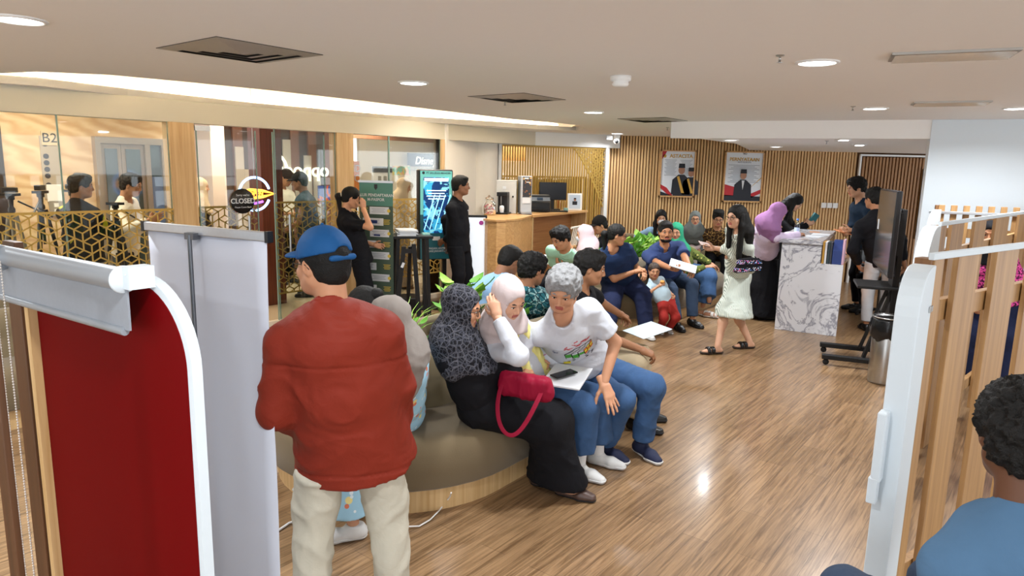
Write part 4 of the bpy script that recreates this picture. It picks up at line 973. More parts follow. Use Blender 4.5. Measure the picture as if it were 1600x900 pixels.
# lift
def along(px0, px1, off, y=260): a = gfar(px0, y, off); b = gfar(px1, y, off); return a, b
a_, b_ = along(148, 258, OFW-.1); lw = (b_-a_).length; zt_ = gfar(150, 213, OFW-.1).z
e = empty('lift_doorway', ((a_.x+b_.x)/2, (a_.y+b_.y)/2, 0), BK, 'steel framed lift doors with glass panels in the beige stone wall', 'lift door')
bm = MB(); bm.box((0, 0, zt_-.04), (lw, .14, .08)); [bm.box((x, 0, zt_/2-.04), (.06, .14, zt_-.08)) for x in (-lw/2+.03, lw/2-.03, lw*.22)]; bm.build('frame', mat('satin_steel', '#a89a88', .35, metal=.7), e)
M_DG = mat('dark_reflective_glass', '#3d4644', .08, spec=.8)
for x0_, x1_ in ((-lw/2+.06, -.14*lw), (-.14*lw, .22*lw-.03)):
    p = empty('x', (0, 0, 0)); bpy.data.objects.remove(p)
    f_ = MB(); cx = (x0_+x1_)/2; ww = x1_-x0_; f_.box((cx, 0, (zt_-.08)/2), (ww-.005, .05, zt_-.09)); dd = f_.build('door_panel', MATS['satin_steel'], e); MB().box((cx, -.03, (zt_-.08)/2+.05), (ww-.1, .02, zt_-.3)).build('glass_panel', M_DG, dd)
MB().box((lw*.36, 0, zt_/2), (lw*.25, .06, zt_-.1)).build('side_panel', M_DG, e)
MB().box((lw*.36, -.04, 1.35), (.2, .01, .6)).build('display_screen', mat('bluish_screen', '#54627a', .3, emit=.3), e)
# B2 sign and pictogram strip
M_INK = mat('dark_ink', '#3a3a42', .5); M_SIGNG = mat('frosted_sign', '#a99c8c', .4)
m_ = FM(77, 216, OFW-.08); e = empty('level_sign', m_.translation, BK, 'small level sign reading B2 on the stone wall', 'sign'); MB().box((0, 0, 0), (.16, .01, .16)).build('plate', mat('pale_sign', '#cbb897', .5), e); o = text('lettering', 'B2', .15, M_INK, e, Matrix.Translation((0, -.008, 0)))
m_ = FM(81, 262, OFW-.07); e = empty('directory_strip', m_.translation, BK, 'narrow grey strip with seven round pictograms below the level sign', 'sign'); MB().box((0, 0, 0), (.2, .01, .72)).build('plate', M_SIGNG, e)
for z in (.27, .13, .055, -.02, -.095, -.2, -.285): MB().lathe([(.03, 0), (.001, 0)], (-.05, -.008, z), 14, R=Matrix.Rotation(math.pi/2, 3, 'X')).build('pictogram', M_INK, e)
m_ = FM(87, 315, OFW-.08); e = empty('lift_call_panel', m_.translation, BK, 'white and steel lift call panel with two square buttons', 'lift button'); MB().box((0, 0, .1), (.16, .015, .2)).build('plate', M_WPLAST, e); MB().box((0, 0, -.08), (.14, .015, .18)).build('button_plate', M_STEEL, e)
for z in (-.04, -.11): MB().box((0, -.01, z), (.045, .02, .045)).build('button', M_WPLAST, e)
# dark doorway left edge
a_, b_ = along(-60, 6, OFW-.1); bm = MB(); c_ = (a_+b_)/2; bm.box((c_.x, c_.y, 1.1), ((b_-a_).length, .05, 2.2), BK); struct(bm.build('door_4', mat('dark_brown_door', '#2c211b', .4)))
# wall right of the lift: cream column, dark striped shop front with white lettering, bright booth
a_, b_ = along(306, 345, 2.6); c_ = (a_+b_)/2; bm = MB(); bm.box((c_.x, c_.y, 1.35), ((b_-a_).length*.55, .6, 2.7), BK); struct(bm.build('wall_mall_column', mat('pinkish_column', '#e2cfc4', .6)))
OFS = 3.4
a_, b_ = along(330, 545, OFS); c_ = (a_+b_)/2; sw_ = (b_-a_).length; e = empty('storefront_display', (c_.x, c_.y, 0), BK, 'brown and grey striped shop front with a glowing script sign', 'shop front')
M_BR1 = mat_wood('reddish_brown_wood', '#7c5240', '#9c6e56', .5); M_BR2 = mat('grey_brown_panel', '#5c4a42', .6)
MB().box((0, .05, 1.3), (sw_, .06, 2.6)).build('back_panel', M_BR2, e); bm = MB(); x = -sw_/2+.1
while x < sw_/2: bm.box((x, 0, 1.3), (.16, .05, 2.6)); x += .34
bm.build('wood_strip', M_BR1, e)
M_LS = mat('lit_sign_white', '#f4ecd8', .5, emit=1.6); M_WS = mat('white_strip', '#d8cfc6', .5)
bm = MB()
for px, z0, z1 in ((372, .6, 2.1), (385, .5, 1.75), (402, .6, 1.8), (446, .9, 2.25), (463, .9, 1.7), (478, .8, 2.0), (492, .8, 1.7)):
    g_ = (gfar(px, 260, OFS)-c_); xx = g_.dot(GD); bm.box((xx, -.05, (z0+z1)/2), (.14, .03, z1-z0))
bm.build('white_strip', M_WS, e)
g_ = (gfar(468, 268, OFS)-c_); text('script_sign', 'upoqqo', .34, M_LS, e, Matrix.Translation((g_.dot(GD), -.1, gfar(468, 266, OFS).z)), extr=.01, bold=.01)
g_ = (gfar(418, 266, OFS)-c_); bm = MB(); bm.tube([(g_.dot(GD)+.3*math.cos(t), -.1, gfar(418, 266, OFS).z+.3*math.sin(t)) for t in np.linspace(0, 6.283, 26)[:-1]], .025, 8, closed=True); bm.tube([(g_.dot(GD)-.2, -.1, gfar(418, 266, OFS).z-.1), (g_.dot(GD), -.1, gfar(418, 266, OFS).z+.1), (g_.dot(GD)+.2, -.1, gfar(418, 266, OFS).z-.05)], .02, 8); bm.build('round_emblem', M_LS, e)
a_, b_ = along(405, 424, 1.2); c_ = (a_+b_)/2; bm = MB(); bm.box((c_.x, c_.y, 1.2), (.3, .3, 2.4), BK); struct(bm.build('wall_mall_pillar', mat_wood('red_brown_pillar', '#5a2a1c', '#7a3d28', .4)))
# bright booth area on the right
OFB = 3.0; a_, b_ = along(560, 760, OFB); c_ = (a_+b_)/2; bm = MB(); bm.box((c_.x, c_.y, 1.2), ((b_-a_).length, .08, 2.4), BK); struct(bm.build('wall_mall_booth', mat('bright_white_panel', '#f2efe6', .6)))
a_, b_ = along(548, 700, 1.9, 225); c_ = (a_+b_)/2; bm = MB(); bm.box((c_.x, c_.y, 2.42), ((b_-a_).length, .1, .3), BK); struct(bm.build('wall_mall_fascia', M_BR1))
# posters in the booth
def flat(label, cat, px0, px1, py0, py1, off, m, name='poster', group=None):
    a = gfar(px0, (py0+py1)/2, off); b = gfar(px1, (py0+py1)/2, off); t = gfar((px0+px1)/2, py0, off).z; u = gfar((px0+px1)/2, py1, off).z; c = (a+b)/2
    e = empty(name, (c.x, c.y, u), BK, label, cat, group); w_ = (b-a).length; h_ = t-u; MB().box((0, 0, h_/2), (w_, .02, h_)).build('panel', m, e); return e, w_, h_
e, w_, h_ = flat('dark blue wall poster with a white script word above the kiosk', 'poster', 637, 690, 240, 266, 2.85, mat('navy_poster', '#3b4a78', .5)); text('lettering', 'Disney', .2, M_LS, e, Matrix.Translation((0, -.02, h_*.55)), shear=.25, bold=.01); MB().box((0, -.015, h_*.12), (w_*.9, .01, h_*.2)).build('white_caption_bar', M_PAPER, e)
e, w_, h_ = flat('small notice board with a dark header behind the green banner', 'notice board', 581, 612, 260, 300, 2.2, M_PAPER, 'notice_board'); MB().box((0, -.015, h_*.88), (w_, .01, h_*.22)).build('header_strip', mat('slate', '#4a5058', .5), e)
for x in (-.06, .06): MB().box((x, -.015, h_*.4), (.06, .01, h_*.45)).build('picture', mat('grey_picture', '#8a8a86', .6), e)
e, w_, h_ = flat('colourful pastel poster left of the dark blue poster', 'poster', 613, 640, 258, 325, 2.4, mat('cream_poster', '#efe9d8', .6)); MB().box((0, -.015, h_*.87), (w_, .01, h_*.2)).build('pastel_picture', mat_print('pastel_print', '#9fe0d4', ['#f0b8a8', '#f5e08c'], 6, 'noise', .55), e)
e, w_, h_ = flat('orange sign with white letters beside the wooden pilaster', 'sign', 552, 561, 252, 300, 1.0, mat('orange_sign', '#e98a42', .5), 'orange_sign'); MB().box((0, .02, -gfar(556, 300, 1.0).z/2), (.04, .02, gfar(556, 300, 1.0).z)).build('sign_post', M_BLACKM, e); text('lettering', 'ID\nC', .14, M_PAPER, e, Matrix.Translation((0, -.02, h_*.6)))
e, w_, h_ = flat('orange glowing shop panel between the striped front and the pilaster', 'sign', 497, 524, 290, 318, 2.6, mat_print('blue_orange', '#4a64b8', ['#d86a3a'], 4, 'noise', .5), 'glowing_picture')
# mall lights
for s_, off, wt in ((-4.2, -1.2, 45), (-1.8, -1.2, 45), (.6, -1.6, 45), (2.6, -1.6, 45), (4.6, -1.6, 45)):
    p = gp(s_, 2.65, off); area('mall_light', p, .7, wt*.8, (1, .86, .66))
# neon ring sign hanging behind the door glass
g_ = gp(gs(398, 303)-.0, 0, -.35); p = WPL(398, 303, (g_.x, g_.y), GA)
e = empty('neon_sign', tuple(p), BK, 'round blue neon sign with orange and purple letters behind the glass door', 'neon sign'); M_NB = mat('neon_blue', '#86b4ff', .5, emit=6); M_NO = mat('neon_orange', '#ff9a30', .5, emit=4); M_NP = mat('neon_purple', '#8a4bff', .5, emit=4)
bm = MB(); bm.tube([(.19*math.cos(t), 0, .19*math.sin(t)) for t in np.linspace(.3, 5.9, 40)], .014, 8); bm.build('ring_tube', M_NB, e)
bm = MB(); bm.tube([(-.17, 0, .02), (-.05, 0, .05), (.1, 0, .035), (.25, 0, .0), (.1, 0, -.035), (-.05, 0, -.05), (-.17, 0, -.02)], .016, 8, closed=True); bm.build('orange_tube', M_NO, e)
MB().tube([(0, 0, .19), (0, 0, 2.72-p.z)], .004, 6).build('hanging_wire', M_STEEL, e)
bm = MB(); bm.tube([(-.1, 0, -.09), (0, 0, -.11), (.1, 0, -.09)], .012, 8); bm.build('purple_tube', M_NP, e); text('lettering', 'OPEN', .07, M_NO, e, Matrix.Translation((.01, -.01, 0)), bold=.01, extr=.004)
# closed sign
s_ = gs(375.5, 314); e = empty('closed_sign', tuple(gp(s_, WPL(375, 314, G0, GA).z, .045)), BK, 'round black sign reading closed hanging on the glass door', 'sign')
MB().lathe([(.001, 0), (.135, 0), (.135, .006), (.001, .006)], (0, 0, 0), 32, R=Matrix.Rotation(math.pi/2, 3, 'X')).build('disc', M_BLACK, e)
text('lettering', 'CLOSED', .075, M_PAPER, e, Matrix.Translation((0, -.012, 0)), bold=.02); text('small_lettering', "Sorry we're", .032, M_PAPER, e, Matrix.Translation((0, -.012, .065))); text('small_lettering', 'Please Come Back', .026, M_PAPER, e, Matrix.Translation((0, -.012, -.065)))

# ------------------------------------------------ ceiling fittings
M_VENT = mat('vent_metal', '#a9a6a0', .4, metal=.3); M_VD = mat('vent_dark', '#4a4642', .8)
def diffuser4(px, py, w_, ang, label):
    p = W(px, py, HC); e = empty('square_ceiling_vent', (p.x, p.y, HC), math.radians(ang), label, 'air vent', 'square ceiling diffusers')
    MB().box((0, 0, -.002), (w_, w_, .004)).build('backing', M_VD, e); bm = MB()
    for i, r in enumerate((.5, .38, .26, .14)):
        for k in range(4):
            R = Matrix.Rotation(k*math.pi/2, 3, 'Z'); o1 = w_*r; o2 = o1-(.072 if i < 3 else .08)*w_/.6
            bm.add([R@Vector(v) for v in ((-o1, -o1, -.004), (o1, -o1, -.004), (o2, -o2, -.014), (-o2, -o2, -.014))], [(0, 1, 2, 3)])
    bm.build('louvre', M_VENT, e)
diffuser4(376, 80, .62, 52, 'large square four-way diffuser on the ceiling at upper left'); diffuser4(808, 153, .6, 52, 'square four-way ceiling diffuser with a sprinkler in front of it'); diffuser4(1020, 187, .6, 52, 'farthest square ceiling diffuser next to the soffit corner')
def lin_vent(px, py, w_, d_, label):
    p = W(px, py, HC); e = empty('linear_ceiling_vent', (p.x, p.y, HC), ang, label, 'air vent', 'rectangular ceiling grilles')
    MB().box((0, 0, -.002), (w_, d_, .004)).build('backing', M_VD, e); bm = MB()
    for s in (-1, 1): bm.box((0, s*d_/2, -.006), (w_+.03, .03, .012)); bm.box((s*w_/2, 0, -.006), (.03, d_, .012))
    bm.build('frame', M_VENT, e); bm = MB()
    for i in range(5): bm.box((0, -d_/2+d_*(i+.5)/5, -.012), (w_, .004, .028), M=Matrix.Rotation(.7, 3, 'X'))
    bm.build('slat', mat('bright_vent_slat', '#d8d8d4', .15, metal=.6), e)
lin_vent(1487, 84, .5, .2, 'nearer rectangular aluminium ceiling grille with bent slats'); lin_vent(1485, 160, .5, .2, 'farther rectangular ceiling grille above the white wall')
p = W(970, 119, HC); bm = MB(); bm.lathe([(.001, 0), (.068, 0), (.066, -.028), (.05, -.034), (.05, -.042), (.055, -.045), (.05, -.06), (.03, -.068), (.001, -.068)], n=28); tag(bm.build('smoke_detector', M_WPLAST, loc=(p.x, p.y, HC)), 'white dome smoke detector on the middle of the ceiling', 'smoke detector')
for x, y, z, lab in ((1219, 86, HC, 'small ceiling sprinkler left of the large downlight'), (1333, 166, HC, 'small ceiling sprinkler left of the downlight above the counter'), (789, 158, HC, 'small ceiling sprinkler in front of the square diffuser'), (1043, 199, HC, 'small ceiling sprinkler at the corner of the soffit'), (1292, 220, sz, 'small sprinkler under the soffit above the counter')):
    p = W(x, y, z); bm = MB(); bm.lathe([(.022, 0), (.02, -.006), (.006, -.008), (.006, -.035), (.016, -.037), (.001, -.04)], n=14); tag(bm.build('ceiling_sprinkler', M_STEEL, loc=(p.x, p.y, z)), lab, 'sprinkler', 'ceiling sprinklers')
p = WY(963, 222, 11.6); e = empty('security_camera', (p.x, p.y, HC), 0, 'white dome security camera on a bracket at the corner of the slatted wall', 'security camera')
MB().lathe([(.06, 0), (.06, -.05), (.045, -.07), (.001, -.07)], n=20).build('base', M_WPLAST, e); MB().sphere((0, 0, -.11), .055).build('dome', M_WPLAST, e); MB().sphere((0, -.035, -.12), .03).build('lens', M_BLACK, e); MB().box((-.12, 0, -.06), (.1, .06, .06)).build('junction_box', M_STEEL, e)
# wall posters on the slatted wall
def hung(px0, px1, py0, py1, label):
    a = WY(px0, (py0+py1)/2, SLY-.03); b = WY(px1, (py0+py1)/2, SLY-.03); t = WY((px0+px1)/2, py0, SLY).z; u = WY((px0+px1)/2, py1, SLY).z
    e = empty('framed_poster', ((a.x+b.x)/2, SLY-.03, u), 0, label, 'framed poster', 'framed posters on the slatted wall'); w_ = b.x-a.x; h_ = t-u
    bm = MB(); [bm.box((s*(w_/2-.012), 0, h_/2), (.024, .04, h_)) for s in (-1, 1)]; [bm.box((0, 0, z), (w_, .04, .024)) for z in (.012, h_-.012)]; bm.build('frame', M_OAKH, e)
    MB().box((0, .005, h_/2), (w_-.04, .012, h_-.04)).build('print', mat('poster_paper', '#dfe4ea', .35), e); return e, w_, h_
YP = -.006
def tri(e, pts, name, m, y=YP): mb = MB(); mb.prism(pts, 0, .0015, M=Matrix.Translation((0, y, 0))@Matrix.Rotation(math.pi/2, 4, 'X')); return mb.build(name, m, e)
M_RED = mat('flag_red', '#b3232c', .5); M_PG = mat('poster_gold', '#c79a3c', .5); M_SUIT = mat('dark_suit', '#1f222b', .6); M_TXT = mat('grey_text', '#8d939c', .7); M_FACE = mat('printed_face', '#a67a62', .6)
def bust(e, x, z, s, sash=True):
    tri(e, [(x-.13*s, z), (x+.13*s, z), (x+.12*s, z+.2*s), (x+.04*s, z+.27*s), (x-.04*s, z+.27*s), (x-.12*s, z+.2*s)], 'printed_suit', M_SUIT, YP-.003)
    tri(e, [(x+.045*s*math.cos(t), z+.33*s+.055*s*math.sin(t)) for t in np.linspace(0, 6.283, 15)[:-1]], 'printed_head', M_FACE, YP-.005); tri(e, [(x-.045*s, z+.36*s), (x+.045*s, z+.36*s), (x+.04*s, z+.42*s), (x-.04*s, z+.42*s)], 'printed_cap', M_SUIT, YP-.007)
    if sash: tri(e, [(x-.06*s, z+.24*s), (x-.03*s, z+.25*s), (x+.05*s, z+.02*s), (x+.01*s, z+.02*s)], 'printed_sash', M_PG, YP-.0055)
    else: tri(e, [(x-.02*s, z+.26*s), (x+.02*s, z+.26*s), (x, z+.12*s)], 'printed_shirt', M_PAPER, YP-.0055)
e, w_, h_ = hung(1030.5, 1086, 234.5, 308, 'framed poster titled ASTACITA with two men in sashes at the bottom')
text('title', 'ASTACITA', .085, M_PG, e, Matrix.Translation((.05, -.008, h_*.87)), bold=.02); tri(e, [(-w_*.38+.03*math.cos(t), h_*.87+.03*math.sin(t)) for t in np.linspace(0, 6.28, 8)[:-1]], 'emblem', M_PG)
tri(e, [(-w_*.45, h_*.97), (-w_*.32, h_*.97), (-w_*.45, h_*.8)], 'ribbon', M_RED); tri(e, [(-w_*.46, h_*.27), (-w_*.28, h_*.2), (-w_*.1, h_*.03), (-w_*.2, h_*.03), (-w_*.46, h_*.19)], 'ribbon', M_RED); tri(e, [(-w_*.46, h_*.03), (-w_*.1, h_*.03), (-w_*.46, h_*.12)], 'dark_corner', M_SUIT); tri(e, [(-.1*w_, h_*.03), (w_*.46, h_*.03), (w_*.46, h_*.1), (-.1*w_, h_*.1)], 'dark_band', M_SUIT)
for cx in (-.2, .23):
    bm = MB(); [bm.box((w_*cx, YP-.001, h_*(.79-i*.027)), (w_*(.34-.05*((i*7) % 3)), .002, h_*.008)) for i in range(13)]; bm.build('text_lines', M_TXT, e)
bust(e, .07, h_*.06, 1.25); bust(e, .235, h_*.06, 1.1)
e, w_, h_ = hung(1130.5, 1192, 236.5, 316, 'framed poster with a long title and one man in a dark suit at the bottom')
text('title', 'PERNYATAAN', .08, M_PG, e, Matrix.Translation((0, -.008, h_*.84)), bold=.02); text('subtitle', 'ANTI KORUPSI', .035, M_TXT, e, Matrix.Translation((0, -.008, h_*.785)), bold=.01); text('small_heading', 'VO', .05, M_SUIT, e, Matrix.Translation((0, -.008, h_*.95)))
bm = MB(); [bm.box((0, YP-.001, h_*(.73-i*.028)), (w_*(.78-.12*((i*5) % 3)), .002, h_*.009)) for i in range(13)]; bm.build('text_lines', M_TXT, e)
tri(e, [(-w_*.46, h_*.35), (-w_*.2, h_*.3), (-w_*.18, h_*.13), (-w_*.46, h_*.12)], 'ribbon', M_RED); tri(e, [(w_*.12, h_*.14), (w_*.46, h_*.26), (w_*.46, h_*.18), (w_*.2, h_*.08)], 'ribbon', M_RED); tri(e, [(-w_*.46, h_*.03), (w_*.46, h_*.03), (w_*.46, h_*.12), (-w_*.46, h_*.14)], 'dark_band', M_SUIT); tri(e, [(w_*.1, h_*.22), (w_*.46, h_*.5), (w_*.46, h_*.48)], 'gold_line', M_PG)
bust(e, 0, h_*.07, 1.2, False)
p = WY(1296, 321, SLY-.03); bm = MB(); e = empty('socket_panel', (p.x, p.y, p.z), 0, 'row of three white switch plates on the slatted wall', 'wall switch'); [MB().box((x, 0, 0), (.085, .02, .09)).build('switch_plate', M_WPLAST, e, bevel=.004) for x in (-.1, 0, .1)]

# ================================================================= furniture
def UV(u, v, z=0): return Vector((.6*u+.8*v, .8*u-.6*v, z))
M_SOFA = mat('taupe_upholstery', '#6f614a', .95, bump=.25, scale=420, var=.14, sheen=.2, spec=.2); M_SOFAB = mat('taupe_backrest', '#7b6d54', .95, bump=.25, scale=420, var=.12, sheen=.2, spec=.2)
M_SOIL = mat('dark_soil', '#3a2d22', .95, bump=.5, scale=60)
def stadium(u0, u1, vc, r, n=22, f=UV):
    pts = []
    for i in range(n+1): t = -math.pi/2+math.pi*i/n; pts.append((u1+r*math.cos(t), vc-r*math.sin(t)*-1))
    for i in range(n+1): t = math.pi/2+math.pi*i/n; pts.append((u0+r*math.cos(t), vc+r*math.sin(t)))
    return pts
def sofa(u0, u1, vc, r, label, group='round-ended planter sofas', ri=.30, f=UV):
    c = f((u0+u1)/2, vc); e = empty('planter_sofa', tuple(c), 0, label, 'sofa', group)
    def ring(prof, name, m, sm=True):      # prof: (radius, z) swept round the stadium
        n = 22; vs = []; k = 2*(n+1)
        for rr, z in prof: vs += [f(a, b, z)-c for a, b in stadium(u0, u1, vc, rr, n)]
        mb = MB(); mb.add(vs, [(i*k+j, i*k+(j+1) % k, (i+1)*k+(j+1) % k, (i+1)*k+j) for i in range(len(prof)-1) for j in range(k)], 0, sm); return mb.build(name, m, e)
    ring([(r-.07, 0), (r-.07, .145)], 'plinth', M_OAK)
    st = ring([(r-.3, .15), (r-.015, .15), (r, .165), (r, .34), (r-.02, .395), (r-.06, .425), (r-.12, .44), (ri+.12, .445), (ri+.05, .44)], 'seat_cushion', M_SOFA)
    bk = ring([(ri+.09, .43), (ri+.09, .58), (ri+.085, .60), (ri+.09, .615), (ri+.08, .74), (ri+.05, .78), (ri-.01, .785), (ri-.035, .76), (ri-.035, .6)], 'backrest', M_SOFAB)
    mb = MB(); n = 22; mb.prism([tuple((f(a, b)-c).to_2d()) for a, b in stadium(u0, u1, vc, ri)][::-1], .55, .66); mb.build('planter_soil', M_SOIL, e)
    for t in np.linspace(0, 1, 5):         # upholstery seams
        pass
    return e
sofa(2.95, 4.1, -3.06, .85, 'near taupe planter sofa on which the three people in front sit')
sofa(7.6, 9.4, -4.15, .8, 'middle taupe planter sofa with the woman in navy and the bearded man')
sofa(1.2, 2.6, -6.1, .75, 'taupe planter sofa at the far left, mostly hidden behind the red board')
# bench against the slatted wall
e = empty('long_bench', (3.0, 11.35, 0), 0, 'long taupe bench with a wooden base along the slatted wall', 'bench')
MB().box((0, .02, .08), (2.9, .8, .16)).build('plinth', M_OAKH, e, bevel=.01); MB().box((0, -.02, .30), (3.0, .88, .27)).build('seat_cushion', M_SOFA, e, bevel=.04, seg=4); MB().box((0, .36, .6), (3.0, .14, .4)).build('backrest', M_SOFAB, e, bevel=.04, seg=4)
# plants
M_LEAF = mat('bright_green_leaf', '#5d9a35', .45, var=.25, scale=12, spec=.4); M_LEAFD = mat('deep_green_leaf', '#2f6a2c', .4, var=.25, scale=12); M_LEAFL = mat('lime_leaf', '#9cc653', .45, var=.2, scale=12)
def leafy(p, n, size, label, ms, spread=.18, grassy=0, hgt=.25):
    e = empty('potted_plant', tuple(p), 0, label, 'plant', 'green plants in the sofa planters')
    for mi, m in enumerate(ms):
        mb = MB()
        for i in range(n//len(ms)):
            a = random.uniform(0, 6.28); r = spread*math.sqrt(random.random()); h = random.uniform(.25, 1)*hgt; base = Vector((r*math.cos(a), r*math.sin(a), h)); d = Vector((math.cos(a+random.uniform(-.8, .8)), math.sin(a+random.uniform(-.8, .8)), random.uniform(-.1, .7))).normalized()
            s = size*random.uniform(.7, 1.3); side = d.cross(Vector((0, 0, 1))).normalized(); nn = side.cross(d); prof = ((0, .0), (.18, .34), (.45, .46), (.75, .3), (1, 0)); vs = []
            for t, w_ in prof:
                c = base+d*t*s-nn*(-.18*s*t*t*2); vs += [c-side*w_*s+nn*.06*s, c, c+side*w_*s+nn*.06*s]
            mb.add(vs, [(k*3+j, k*3+j+1, k*3+j+4, k*3+j+3) for k in range(4) for j in (0, 1)], 0, True); mb.tube([(base.x*.3, base.y*.3, 0), tuple(base)], .002, 4)
        mb.build('leaves', m, e)
    if grassy:
        mb = MB()
        for i in range(grassy):
            a = random.uniform(0, 6.28); r = .06*random.random(); b = Vector((r*math.cos(a), r*math.sin(a), 0)); h = random.uniform(.2, .42); o_ = Vector((math.cos(a), math.sin(a), 0))*random.uniform(.08, .28); sd = o_.cross(Vector((0, 0, 1))).normalized(); vs = []
            for t in (0, .25, .5, .75, 1): c = b+o_*t*t+Vector((0, 0, h*(t-.25*t*t*t))); w_ = .009*(1-t*.95); vs += [c-sd*w_, c+sd*w_]
            mb.add(vs, [(k*2, k*2+1, k*2+3, k*2+2) for k in range(4)], 0, True)
        mb.build('blades', M_LEAFL, e)
    return e
random.seed(11)
leafy(UV(2.86, -3.0, .65), 60, .085, 'low leafy plant in the near planter behind the patterned hijab', [M_LEAFD, M_LEAF], .15, 0, .16)
leafy(UV(3.1, -3.22, .65), 24, .075, 'grassy plant with long narrow blades in the near planter', [M_LEAF], .12, 46, .2)
leafy(UV(3.5, -3.05, .65), 40, .11, 'broad-leaved plant between the patterned hijab and the white hijab', [M_LEAFL, M_LEAF], .12, 0, .42)
leafy(UV(3.95, -3.0, .65), 30, .08, 'small leafy plant behind the grey haired man', [M_LEAF], .12, 0, .2)
leafy(UV(7.45, -4.2, .65), 30, .08, 'leafy plant beside the pink hijab in the middle planter', [M_LEAF], .15, 18, .22)
leafy(UV(8.0, -4.1, .65), 70, .13, 'bushy bright green plant behind the woman in navy', [M_LEAF, M_LEAFL], .22, 0, .30)
leafy(UV(8.6, -4.1, .65), 60, .12, 'bushy plant left of the bearded man', [M_LEAFL, M_LEAF], .2, 0, .30)
leafy(UV(9.1, -4.15, .65), 40, .11, 'green plant at the far end of the middle planter', [M_LEAFD, M_LEAF], .2, 0, .26)
# white cable round the near sofa
c_ = [W(x, y, .012) for x, y in ((436, 828), (452, 817), (470, 812), (500, 822), (560, 828), (632, 823), (655, 822), (672, 812), (686, 798), (697, 784))]+[W(703, 776, .10), W(705, 770, .148)]
bm = MB(); bm.tube([W(*p, .008) for p in ((400, 845), (430, 832), (452, 817), (476, 810))], .006, 8); tag(bm.build('floor_cable', M_WPLAST), 'thick white cable on the floor left of the man in the red jacket', 'cable')
bm = MB(); bm.tube(c_[5:], .004, 8)
loop = [UV(a, b, .152) for a, b in stadium(2.95, 4.1, -3.06, .80)]; bm.tube(loop[24:44], .005, 8); tag(bm.build('power_cable', M_WPLAST), 'thin white cable hanging from the sofa edge down to the floor', 'cable')

# ------------------------------------------------ white roll-up banner (seen from behind) and red board at the left
a_ = W(228, 351, 1.6); b_ = W(418, 368, 1.6); a_.z = b_.z = 0; c_ = (a_+b_)/2; w_ = (b_-a_).length; an = math.atan2((b_-a_).y, (b_-a_).x)
e = empty('rollup_banner', tuple(c_), an, 'tall white roll-up banner seen from its blank back, beside the red board', 'banner')
M_BAN = mat('banner_back', '#c4c8d4', .55, bump=.05, scale=6, var=.02); M_BANBASE = mat('aluminium', '#b9bcc0', .35, metal=.8)
bm = MB(); nx, nz = 10, 14; vs = [(-w_/2+w_*i/nx, .012*math.sin(3.1*i/nx+.5)*math.sin(2.2*k/nz)+.004*math.sin(i*1.7+k*.6), .07+1.52*k/nz) for k in range(nz+1) for i in range(nx+1)]
bm.add(vs, [(k*(nx+1)+i, k*(nx+1)+i+1, (k+1)*(nx+1)+i+1, (k+1)*(nx+1)+i) for k in range(nz) for i in range(nx)], 0, True); o = bm.build('banner_sheet', M_BAN, e); md = o.modifiers.new('t', 'SOLIDIFY'); md.thickness = .001
MB().box((0, 0, 1.595), (w_+.01, .022, .035)).build('top_rail', M_BANBASE, e, bevel=.004); [MB().box((s*(w_/2+.006), 0, 1.595), (.016, .026, .04)).build('end_cap', M_BLACK, e) for s in (-1, 1)]
bm = MB(); bm.tube([(-w_*.06, -.03, .05), (-w_*.06, -.03, 1.58)], .008, 10); bm.box((-w_*.06, -.018, 1.575), (.05, .03, .025)); bm.build('support_pole', mat('dark_steel', '#6a6d72', .35, metal=.8), e)
bm = MB(); bm.box((0, 0, .045), (w_+.04, .1, .08)); bm.build('base_housing', M_BANBASE, e, bevel=.012)
for s in (-1, 1): MB().box((s*w_*.35, -.02, .006), (.04, .34, .012)).build('foot', M_BANBASE, e)
A_ = W(20, 377, 1.57); T_ = W(215, 411, 1.57); d_ = (T_-A_); d_.z = 0; d_.normalize(); an = math.atan2(d_.y, d_.x)
angc = 90-math.degrees(an); RB = WPL(296, 560, (A_.x, A_.y), angc); RB.z = 0; A0 = Vector((A_.x, A_.y, 0))
LB = WPL(64, 560, (A_.x, A_.y), angc); LB.z = 0; bw = (RB-LB).length
e = empty('red_board', tuple(LB), an, 'dark red display board with a white edge and a rounded top corner', 'display board')
def rb_outline(x0, x1, zt, r, n=14): return [(x0, 0), (x1, 0)]+[(x1-r+r*math.cos(t), zt-r+r*math.sin(t)) for t in np.linspace(0, math.pi/2, n)]+[(x0, zt)]
XZ = lambda y: Matrix.Translation((0, y, 0)) @ Matrix.Rotation(math.pi/2, 4, 'X')
M_REDB = mat('dark_red_laminate', '#640206', .5, spec=.06, var=.05, scale=3); M_EDGE = mat('white_edge', '#cad4da', .5, var=.01)
outer_ = rb_outline(-.02, bw, 1.535, .24); inner_ = rb_outline(.0, bw-.022, 1.513, .22)
bm = MB(); n = len(outer_)
bm.prism(outer_, -.015, .015, M=XZ(.02)); bm.build('white_edge_board', M_EDGE, e)
bm = MB(); bm.prism(inner_, 0, .004, M=XZ(.006)); bm.build('red_face', M_REDB, e)
MB().box((-.012, .0, .76), (.028, .05, 1.53)).build('pale_wood_strip', M_OAK, e)
